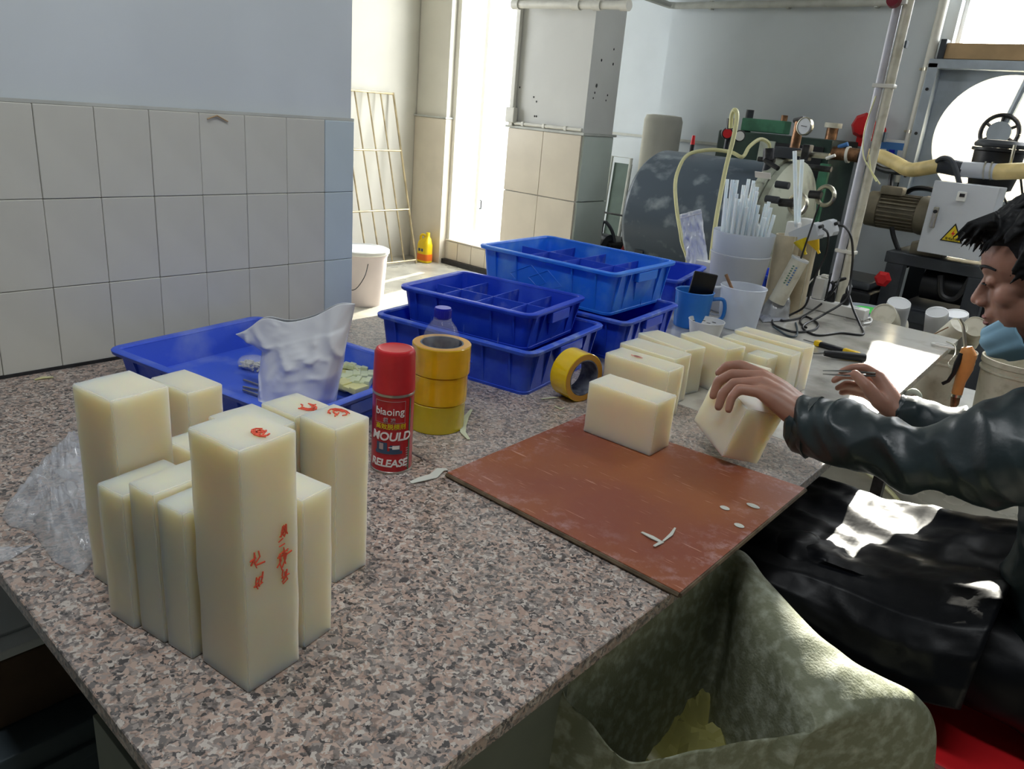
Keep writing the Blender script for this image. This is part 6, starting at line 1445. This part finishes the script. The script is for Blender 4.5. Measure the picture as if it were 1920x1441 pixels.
# ------------------------------------------------------------------ red stool with cellophane
st_ = thing('red_stool', 'red plastic stool under the seated worker', 'stool', (1.555, 1.335, 0))
SH = 0.462
loft([rring(0.30, 0.30, 0.04, SH-0.03), rring(0.345, 0.345, 0.05, SH-0.012), rring(0.35, 0.35, 0.05, SH-0.004), rring(0.335, 0.335, 0.05, SH)]).build('seat', 'red_plastic', st_)
for sx in (-1, 1):
    for sy in (-1, 1):
        vs = []
        for z, o, w in ((0.0, 0.19, 0.032), (SH-0.02, 0.135, 0.045)):
            for (dx, dy) in ((-w/2, -w/2), (w/2, -w/2), (w/2, w/2), (-w/2, w/2)): vs.append((sx*o+dx, sy*o+dy, z))
        MB().add(vs, [(3, 2, 1, 0), (4, 5, 6, 7), (0, 1, 5, 4), (1, 2, 6, 5), (2, 3, 7, 6), (3, 0, 4, 7)]).build('leg', 'red_plastic', st_, smooth=False)
for (a, b) in (((-1, -1), (1, -1)), ((1, -1), (1, 1)), ((1, 1), (-1, 1)), ((-1, 1), (-1, -1))):
    mb = MB(); vs = []
    for (sx, sy) in (a, b):
        for z, o in ((0.27, 0.158), (SH-0.02, 0.14)):
            for e in (0.0, 0.006): vs.append((sx*(o-e), sy*(o-e), z))
    mb.add(vs, [(0, 2, 6, 4), (1, 5, 7, 3), (2, 3, 7, 6), (0, 4, 5, 1)]).build('apron_panel', 'red_plastic', st_, smooth=False)
ce = thing('cellophane_wrap', 'loose clear cellophane draped over the side of the red stool', 'film', (1.5, 1.15, 0.462))
mb = MB()
def cfn(u, v):
    x = -0.12+0.30*u; drop = v
    y = -0.005-0.05*drop-0.012*math.sin(u*14+v*3)+0.012*noise.noise(Vector((u*6, v*5, 1)))
    z = 0.012-0.20*drop+0.02*noise.noise(Vector((u*4, v*4, 8)))
    return (x+0.04*v, y, z)
mb.grid(cfn, 30, 20).build('film', 'cellophane', ce, angle=60)
# hose lying on the floor beyond the table, pale mat
fh = thing('floor_hose', 'yellowish hose lying on the bright floor under the worktop', 'hose', (0.7, 3.2, 0.009))
MB().tube([Vector(p)-fh.location for p in ((0.45, 3.35, 0.009), (0.72, 3.36, 0.009), (0.95, 3.20, 0.009), (1.08, 3.0, 0.009), (1.12, 2.75, 0.009), (1.20, 2.55, 0.009), (1.5, 2.45, 0.009))], 0.009, 8, smooth=8).build('hose', 'hose_yellow', fh)

# ------------------------------------------------------------------ the worker
def remesh(mb, name, mat, parent, voxel=0.003, smooth=6, disp=None, factor=0.5):
    me = bpy.data.meshes.new(name+'_src'); me.from_pydata([tuple(p) for p in mb.v], [], mb.f)
    bm = bmesh.new(); bm.from_mesh(me); bmesh.ops.recalc_face_normals(bm, faces=bm.faces); bm.to_mesh(me); bm.free()
    o = bpy.data.objects.new(name, me); COL.objects.link(o)
    r = o.modifiers.new('r', 'REMESH'); r.mode = 'VOXEL'; r.voxel_size = voxel
    s = o.modifiers.new('s', 'SMOOTH'); s.iterations = smooth; s.factor = factor
    dg = bpy.context.evaluated_depsgraph_get(); dg.update()
    new = bpy.data.meshes.new_from_object(o.evaluated_get(dg)); new.name = name
    o.modifiers.clear(); o.data = new; bpy.data.meshes.remove(me)
    if disp:
        n = len(new.vertices); co = [v.co.copy() for v in new.vertices]; nr = [v.normal.copy() for v in new.vertices]
        for i in range(n): new.vertices[i].co = co[i]+nr[i]*disp(co[i], nr[i])
    new.polygons.foreach_set('use_smooth', [True]*len(new.polygons))
    new.materials.clear(); new.materials.append(M[mat])
    if parent:
        o.parent = parent; o.matrix_parent_inverse = world_inv(parent)
    return o
def capsule(mb, a, b, ra, rb, n=18, k=5):
    a, b = Vector(a), Vector(b); d = b-a; L = d.length
    m = Matrix.Translation(a) @ d.to_track_quat('Z', 'Y').to_matrix().to_4x4()
    prof = [(ra*math.cos(t), ra*math.sin(t)) for t in np.linspace(-PI/2, 0, k)]+[(rb*math.cos(t), L+rb*math.sin(t)) for t in np.linspace(0, PI/2, k)]
    prof[0] = (0, -ra); prof[-1] = (0, L+rb)
    return mb.lathe(prof, n, m)
def chain(mb, pts, rs, n=16):
    for i in range(len(pts)-1): capsule(mb, pts[i], pts[i+1], rs[i], rs[i+1], n)
person = thing('person', 'seated worker in dark coated jacket and black apron, blue mask under chin, holding tweezers', 'person', (1.62, 1.38, 0.0))
# --- head, in its own frame: faces -X, then pitched down
HO = Vector((1.455, 1.45, 1.168)); PHI = math.radians(18)
HM = Matrix.Translation(HO) @ Matrix.Rotation(math.radians(4), 4, 'Z') @ Matrix(((math.cos(PHI), 0, -math.sin(PHI), 0), (0, 1, 0, 0), (math.sin(PHI), 0, math.cos(PHI), 0), (0, 0, 0, 1)))
body = MB()
def hb_(c, s, rot=None): body.ball((0, 0, 0), (1, 1, 1), HM @ Matrix.Translation(Vector(c)) @ (rot or Matrix()) @ Matrix.Diagonal((s[0], s[1], s[2], 1)), 24, 16)
hb_((0.012, 0, 0.030), (0.096, 0.076, 0.086))       # cranium
hb_((-0.030, 0, 0.030), (0.064, 0.066, 0.070))      # forehead
hb_((-0.036, 0, -0.035), (0.050, 0.058, 0.070))     # midface
hb_((-0.046, 0, -0.075), (0.040, 0.044, 0.036))     # jaw
hb_((-0.068, 0, -0.096), (0.020, 0.022, 0.018))     # chin
hb_((0.005, 0.040, -0.055), (0.036, 0.020, 0.045)); hb_((0.005, -0.040, -0.055), (0.036, 0.020, 0.045))
hb_((-0.050, 0.036, -0.022), (0.026, 0.024, 0.026)); hb_((-0.050, -0.036, -0.022), (0.026, 0.024, 0.026))   # cheekbones
hb_((-0.080, 0, -0.028), (0.022, 0.014, 0.018)); hb_((-0.081, 0, 0.020), (0.012, 0.040, 0.013))      # brow ridge
hb_((-0.076, 0.031, 0.001), (0.011, 0.016, 0.011)); hb_((-0.076, -0.031, 0.001), (0.011, 0.016, 0.011))     # eyelids
capsule(body, HM @ Vector((-0.084, 0, 0.006)), HM @ Vector((-0.104, 0, -0.028)), 0.0075, 0.0098)             # nose bridge
hb_((-0.095, 0.012, -0.034), (0.010, 0.007, 0.0065)); hb_((-0.095, -0.012, -0.034), (0.010, 0.007, 0.0065))
hb_((-0.078, 0, -0.052), (0.016, 0.026, 0.022))     # muzzle
hb_((-0.089, 0, -0.057), (0.008, 0.021, 0.0055)); hb_((-0.087, 0, -0.067), (0.009, 0.018, 0.0065))          # lips
hb_((0.012, 0.078, -0.005), (0.016, 0.008, 0.030), Matrix.Rotation(0.2, 4, 'Y')); hb_((0.012, -0.078, -0.005), (0.016, 0.008, 0.030), Matrix.Rotation(0.2, 4, 'Y'))
NB = Vector((1.575, 1.42, 1.02))
capsule(body, HM @ Vector((0.030, 0, -0.045)), NB, 0.052, 0.060)
# torso, arms inside the clothes
SHL, SHR = Vector((1.60, 1.245, 1.00)), Vector((1.60, 1.62, 1.01))
HIP = Vector((1.69, 1.41, 0.56)); CH = Vector((1.66, 1.42, 0.88))
capsule(body, NB, CH, 0.065, 0.09, 24); capsule(body, CH, HIP, 0.09, 0.09, 24)
ELB, ELR = Vector((1.47, 1.19, 0.922)), Vector((1.47, 1.655, 0.812))
WRL, WRR = Vector((1.2004, 1.2150, 0.9104)), Vector((1.2644, 1.6000, 0.8429))
capsule(body, CH+Vector((0, -0.05, 0.06)), SHL, 0.08, 0.055); capsule(body, CH+Vector((0, 0.05, 0.06)), SHR, 0.08, 0.055)
chain(body, [SHL, ELB], [0.048, 0.028]); chain(body, [SHR, ELR], [0.048, 0.032])
chain(body, [ELB, ELB.lerp(WRL, 0.7), WRL], [0.028, 0.024, 0.0265]); chain(body, [ELR, WRR], [0.032, 0.0255])
# left hand laid over the lifted block
def hand(points): 
    for pts, rs in points: chain(body, pts, rs, 14)
K1, K2, K3, K4 = (1.1086, 1.2620, 0.9380), (1.1207, 1.2380, 0.9425), (1.1300, 1.2150, 0.9395), (1.1410, 1.1950, 0.9310)
palm = []
for Kk, off in ((K1, 0.018), (K2, 0.006), (K3, -0.006), (K4, -0.016)):
    palm.append(([WRL+Vector((0, off, 0)), WRL.lerp(Vector(Kk), 0.55)+Vector((0, off*0.5, 0.002)), Kk], [0.021, 0.0175, 0.0125]))
hand(palm)
hand([([K1, (1.0642, 1.2680, 0.9429), (1.0415, 1.2620, 0.9356), (1.0320, 1.2550, 0.9210)], [0.0120, 0.0100, 0.0088, 0.0072]),
      ([K2, (1.0663, 1.2350, 0.9320), (1.0464, 1.2280, 0.9145), (1.0461, 1.2200, 0.8888)], [0.0125, 0.0104, 0.0092, 0.0075]),
      ([K3, (1.0864, 1.2050, 0.9274), (1.0755, 1.1920, 0.9093), (1.0770, 1.1820, 0.8865)], [0.0122, 0.0102, 0.0090, 0.0074]),
      ([K4, (1.1082, 1.1800, 0.9298), (1.1025, 1.1680, 0.9154), (1.1054, 1.1600, 0.8961)], [0.0110, 0.0092, 0.0080, 0.0068]),
      ([WRL+Vector((-0.01, 0.022, 0)), (1.1271, 1.2900, 0.9027), (1.1003, 1.3000, 0.8776), (1.0806, 1.2960, 0.8554)], [0.018, 0.0145, 0.0118, 0.0090])])
# right hand pinching the tweezers
J1, J2, J3, J4 = (1.2077, 1.6120, 0.8932), (1.1969, 1.6340, 0.8739), (1.1899, 1.6500, 0.8543), (1.1859, 1.6620, 0.8361)
for Kk, off in ((J1, -0.014), (J2, -0.004), (J3, 0.006), (J4, 0.014)):
    chain(body, [WRR+Vector((0, off, 0)), WRR.lerp(Vector(Kk), 0.5)+Vector((0, off*0.6, 0)), Kk], [0.021, 0.019, 0.0130], 14)
hand([([J1, (1.1805, 1.6020, 0.9067), (1.1593, 1.5920, 0.9025), (1.1428, 1.5850, 0.8911)], [0.0120, 0.0100, 0.0086, 0.0070]),
      ([J2, (1.1575, 1.6300, 0.8771), (1.1357, 1.6220, 0.8735), (1.1251, 1.6100, 0.8609)], [0.0122, 0.0102, 0.0088, 0.0072]),
      ([J3, (1.1610, 1.6450, 0.8537), (1.1417, 1.6380, 0.8517), (1.1312, 1.6260, 0.8427)], [0.0118, 0.0098, 0.0086, 0.0070]),
      ([J4, (1.1661, 1.6550, 0.8363), (1.1485, 1.6480, 0.8360), (1.1374, 1.6380, 0.8311)], [0.0105, 0.0088, 0.0078, 0.0066]),
      ([WRR+Vector((-0.012, -0.018, 0.0)), (1.2296, 1.5700, 0.8568), (1.2002, 1.5660, 0.8824), (1.1728, 1.5720, 0.8967)], [0.019, 0.0160, 0.0125, 0.0098])])
bo = remesh(body, 'body', 'skin', person, voxel=0.0026, smooth=12)
# face details
def child(mb, name, mat, **k):
    o = mb.build(name, mat, person, **k); o.matrix_parent_inverse = world_inv(person); return o
for s in (-1, 1):
    brow = MB(); brow.tube([HM @ Vector((-0.089, s*0.016, 0.018)), HM @ Vector((-0.0905, s*0.028, 0.026)), HM @ Vector((-0.082, s*0.042, 0.027)), HM @ Vector((-0.068, s*0.052, 0.020))], [0.0028, 0.0040, 0.0034, 0.0018], 8, smooth=4)
    child(brow, 'eyebrow', 'hair')
    lid = MB(); lid.tube([HM @ Vector((-0.0875, s*0.020, -0.001)), HM @ Vector((-0.0905, s*0.030, -0.0005)), HM @ Vector((-0.084, s*0.041, -0.002))], [0.0012, 0.0020, 0.0012], 8, smooth=4)
    child(lid, 'eyelashes', 'hair')
lp = MB(); lp.ball((0, 0, 0), (1, 1, 1), HM @ Matrix.Translation((-0.0900, 0, -0.0570)) @ Matrix.Diagonal((0.0085, 0.019, 0.0048, 1)), 20, 10)
lp.ball((0, 0, 0), (1, 1, 1), HM @ Matrix.Translation((-0.0885, 0, -0.0668)) @ Matrix.Diagonal((0.0090, 0.017, 0.0058, 1)), 20, 10)
child(lp, 'lips', 'lip')
# hair: cap with ragged locks
hr = MB()
def hh(c, s): hr.ball((0, 0, 0), (1, 1, 1), HM @ Matrix.Translation(Vector(c)) @ Matrix.Diagonal((s[0], s[1], s[2], 1)), 28, 18)
hh((0.022, 0, 0.050), (0.100, 0.084, 0.080)); hh((-0.018, 0, 0.074), (0.074, 0.072, 0.046)); hh((0.050, 0, 0.0), (0.070, 0.080, 0.072))
rnd = random.Random(9)
for k in range(520):
    th = rnd.uniform(0, 2*PI); ph_ = rnd.uniform(0.0, 0.62*PI)
    d = Vector((math.sin(ph_)*math.cos(th), math.sin(ph_)*math.sin(th), math.cos(ph_)))
    if d.x < -0.35 and d.z < 0.35: continue
    base = Vector((0.018+0.100*d.x, 0.083*d.y, 0.050+0.080*d.z))
    flow = Vector((-0.95 if d.x < 0.3 else 0.45, 0.5*d.y, -0.55-0.3*abs(d.y)))
    flow = (flow-d*flow.dot(d)*0.75).normalized()
    ln = rnd.uniform(0.022, 0.040)*(1.25 if d.x < -0.3 else 1)
    p0 = base-d*0.006; p1 = base+d*0.007+flow*ln*0.5; p2 = base+d*0.006+flow*ln
    hr.tube([HM @ p0, HM @ p1, HM @ p2], [0.0072, 0.0050, 0.0010], 6)
for k in range(80):                                            # fringe pushed forward
    y = rnd.uniform(-0.062, 0.062)
    p0 = Vector((-0.062, y, 0.098+rnd.uniform(-.01, .008))); tip = Vector((-0.118+rnd.uniform(-.012, .03), y*1.05+rnd.uniform(-.01, .01), 0.066+rnd.uniform(-.012, .012)))
    hr.tube([HM @ p0, HM @ ((p0+tip)/2+Vector((-0.004, 0, 0.008))), HM @ tip], [0.0062, 0.0040, 0.0008], 6)
for s in (-1, 1):
    for k in range(46):                                        # sides and temples
        x = rnd.uniform(-0.022, 0.075); z0_ = rnd.uniform(0.03, 0.07)
        p0 = Vector((x, s*0.072, z0_)); ln = rnd.uniform(0.02, 0.038)
        hr.tube([HM @ p0, HM @ (p0+Vector((-0.008, s*0.006, -ln*0.5))), HM @ (p0+Vector((-0.014, s*0.002, -ln)))], [0.008, 0.0055, 0.001], 6)
    for k in range(16):
        x = rnd.uniform(0.03, 0.09)
        p0 = Vector((x, s*0.055*rnd.random(), -0.02)); hr.tube([HM @ p0, HM @ (p0+Vector((0.006, s*0.01, -0.03))), HM @ (p0+Vector((0.0, s*0.01, -0.055)))], [0.012, 0.009, 0.002], 6)
remesh(hr, 'hair', 'hair', person, voxel=0.0022, smooth=1)
# mask pulled down under the chin
mk_ = MB()
def mfn(u, v):
    # wraps round the jaw from ear side to ear side; v runs from the lower lip back under the chin
    a = (u-0.5)*1.75
    path = [(-0.094, -0.078), (-0.099, -0.098), (-0.090, -0.122), (-0.060, -0.134), (-0.028, -0.128)]
    t_ = v*(len(path)-1); i = min(int(t_), len(path)-2); f = t_-i
    px_ = path[i][0]*(1-f)+path[i+1][0]*f; pz_ = path[i][1]*(1-f)+path[i+1][1]*f
    side = abs(math.sin(a))**1.6
    r_y = 0.060+0.004*math.cos(a*2)
    x = px_*math.cos(a*0.62)+0.066*side-0.006
    z = pz_+0.030*side*(1-v)+0.020*side
    y = r_y*math.sin(a)/math.sin(1.25)*0.98*(0.9+0.1*(1-v))
    pl_ = 0.0009*math.sin(v*PI*8)
    return HM @ Vector((x-pl_, y*1.02, z-pl_))
mk_.grid(mfn, 40, 24)
ms = child(mk_, 'face_mask', 'mask', angle=60); sd_ = ms.modifiers.new('s', 'SOLIDIFY'); sd_.thickness = 0.0018
for s in (-1, 1):
    lo_ = MB(); lo_.tube([HM @ Vector((-0.008, s*0.062, -0.098)), HM @ Vector((0.004, s*0.074, -0.06)), HM @ Vector((0.022, s*0.084, -0.01)), HM @ Vector((0.034, s*0.084, 0.018))], 0.0016, 6, smooth=5)
    o = child(lo_, 'ear_loop', 'white_plastic')
# --- jacket
jk = MB()
chain(jk, [Vector((1.565, 1.43, 1.035)), Vector((1.60, 1.43, 0.99))], [0.075, 0.105], 24)
capsule(jk, (1.64, 1.34, 0.93), (1.68, 1.38, 0.62), 0.125, 0.145, 28); capsule(jk, (1.64, 1.50, 0.93), (1.68, 1.48, 0.62), 0.125, 0.145, 28)
chain(jk, [Vector((1.61, 1.30, 0.990)), Vector((1.565, 1.24, 0.985)), Vector((1.49, 1.195, 0.948)), Vector((1.40, 1.19, 0.912)), Vector((1.32, 1.20, 0.903)), Vector((1.2329, 1.2150, 0.8968))], [0.095, 0.082, 0.068, 0.052, 0.049, 0.046], 28)
chain(jk, [Vector((1.59, 1.54, 0.985)), Vector((1.60, 1.60, 0.94)), Vector((1.48, 1.655, 0.815)), Vector((1.38, 1.635, 0.812)), Vector((1.2776, 1.6050, 0.8324))], [0.095, 0.085, 0.064, 0.054, 0.040], 28)
def jdisp(p, n):
    a = Vector((1.23, 1.2, 0.9)); q = p-a
    w = 1-abs(noise.noise(Vector((p.x*13, p.y*7+2, p.z*11))))*2.2
    w2 = 1-abs(noise.noise(Vector((p.x*26+p.z*10, p.y*12, p.z*20+5))))*2.2
    return 0.010*w+0.005*w2-0.003
remesh(jk, 'jacket', 'jacket', person, voxel=0.0045, smooth=7, disp=jdisp)
for (p, r, ax) in ((Vector((1.2158, 1.2150, 0.8938)), 0.046, (WRL-ELB).normalized()), (Vector((1.2710, 1.6000, 0.8405)), 0.034, (WRR-ELR).normalized())):
    cf = MB(); m_c = Matrix.Translation(p) @ ax.to_track_quat('Z', 'Y').to_matrix().to_4x4()
    n = 40; vs = []; fs = []
    prof = [(-0.018, 1.12), (-0.006, 1.02), (0.004, 0.86), (0.012, 0.95), (0.018, 0.84), (0.018, 0.72), (0.0, 0.70), (-0.018, 0.8)]
    for i in range(n):
        a = 2*PI*i/n; wob = 1+0.025*math.sin(a*9)+0.02*math.sin(a*5+1)
        for (z, s) in prof: vs.append((r*s*wob*math.cos(a), r*s*wob*math.sin(a), z))
    k = len(prof)
    for i in range(n):
        l = (i+1) % n
        for q in range(k): fs.append((i*k+q, l*k+q, l*k+(q+1) % k, i*k+(q+1) % k))
    cf.add(vs, fs, m_c); child(cf, 'cuff', 'jacket', angle=60)
cl_ = MB(); cl_.tube([Vector((1.50, 1.36, 1.075)), Vector((1.515, 1.31, 1.05)), Vector((1.575, 1.28, 1.05)), Vector((1.66, 1.31, 1.075))], [0.016, 0.02, 0.02, 0.016], 12, smooth=5)
child(cl_, 'collar', 'jacket')
# --- trousers and apron over the lap
lg = MB()
KL, KR = Vector((1.235, 1.28, 0.585)), Vector((1.20, 1.53, 0.585))
HL, HR = Vector((1.65, 1.31, 0.585)), Vector((1.65, 1.51, 0.575))
chain(lg, [HL, KL], [0.090, 0.076], 26); chain(lg, [HR, KR], [0.105, 0.080], 26)
chain(lg, [KL, Vector((1.29, 1.27, 0.30)), Vector((1.32, 1.27, 0.08))], [0.085, 0.068, 0.052], 22); chain(lg, [KR, Vector((1.23, 1.52, 0.30)), Vector((1.26, 1.52, 0.08))], [0.085, 0.068, 0.052], 22)
capsule(lg, (1.67, 1.32, 0.570), (1.67, 1.49, 0.570), 0.100, 0.100, 24)
remesh(lg, 'trousers', 'apron', person, voxel=0.006, smooth=6, disp=lambda p, n: 0.006*noise.noise(p*18))
for yy, xx in ((1.27, 1.30), (1.52, 1.24)):
    sh = MB(); capsule(sh, (xx-0.12, yy, 0.045), (xx+0.05, yy, 0.05), 0.040, 0.045, 20); sh.box((xx-0.04, yy, 0.011), (0.27, 0.09, 0.02), ch=0.006)
    child(sh, 'shoe', 'black_plastic')
ap = MB()
def apn(u, v):
    # u: from the waist to the knees, v: across the lap and down the near side
    x = 1.545-0.435*u
    prof = [(1.62, 0.56), (1.60, 0.64), (1.54, 0.690), (1.46, 0.682), (1.36, 0.668), (1.27, 0.672), (1.20, 0.648), (1.17, 0.615), (1.155, 0.58), (1.16, 0.55)]
    t_ = v*(len(prof)-1); i = min(int(t_), len(prof)-2); f = t_-i
    y = lerp(prof[i][0], prof[i+1][0], f); z = lerp(prof[i][1], prof[i+1][1], f)
    z += -0.025*u+0.045*(1-u)**3
    if v > 0.6: y -= 0.01*math.sin(u*9); z += 0.12*max(0, (v-0.6)/0.4)*u**2.2*1.0-0.03*max(0, (v-.6)/.4)*(1-u)
    if u > 0.9: z -= 0.6*(u-0.9)
    p = Vector((x, y, z))
    w = (1-abs(noise.noise(Vector((p.x*6+p.y*5, p.y*12, p.z*9+1))))*2.2)*0.007+(1-abs(noise.noise(p*26))*2)*0.0035
    return (p.x, p.y-(0.6*w if v > 0.55 else 0), p.z+(w if v <= 0.6 else 0.3*w))
ap.grid(apn, 54, 84)
ao = child(ap, 'apron', 'apron', angle=70); sa = ao.modifiers.new('s', 'SOLIDIFY'); sa.thickness = 0.002
# tweezers held in the right hand
tw = thing('tweezers', 'fine steel tweezers pinched in the right hand of the worker', 'tweezers', (1.2058, 1.5850, 0.9027))
for (a, b) in (((1.1094, 1.5750, 0.8845), (1.2072, 1.5850, 0.9053)), ((1.1109, 1.5750, 0.8780), (1.2082, 1.5850, 0.9011))):
    d0, d1 = rel(tw, [a, b]); mid = d0.lerp(d1, 0.45)+Vector((0, 0, 0.002 if a[2] > (1.1102, 1.5750, 0.8812)[2] else -0.002))
    MB().tube([d0, mid, d1], [0.0009, 0.0022, 0.0026], 8).build('arm', 'blade', tw)
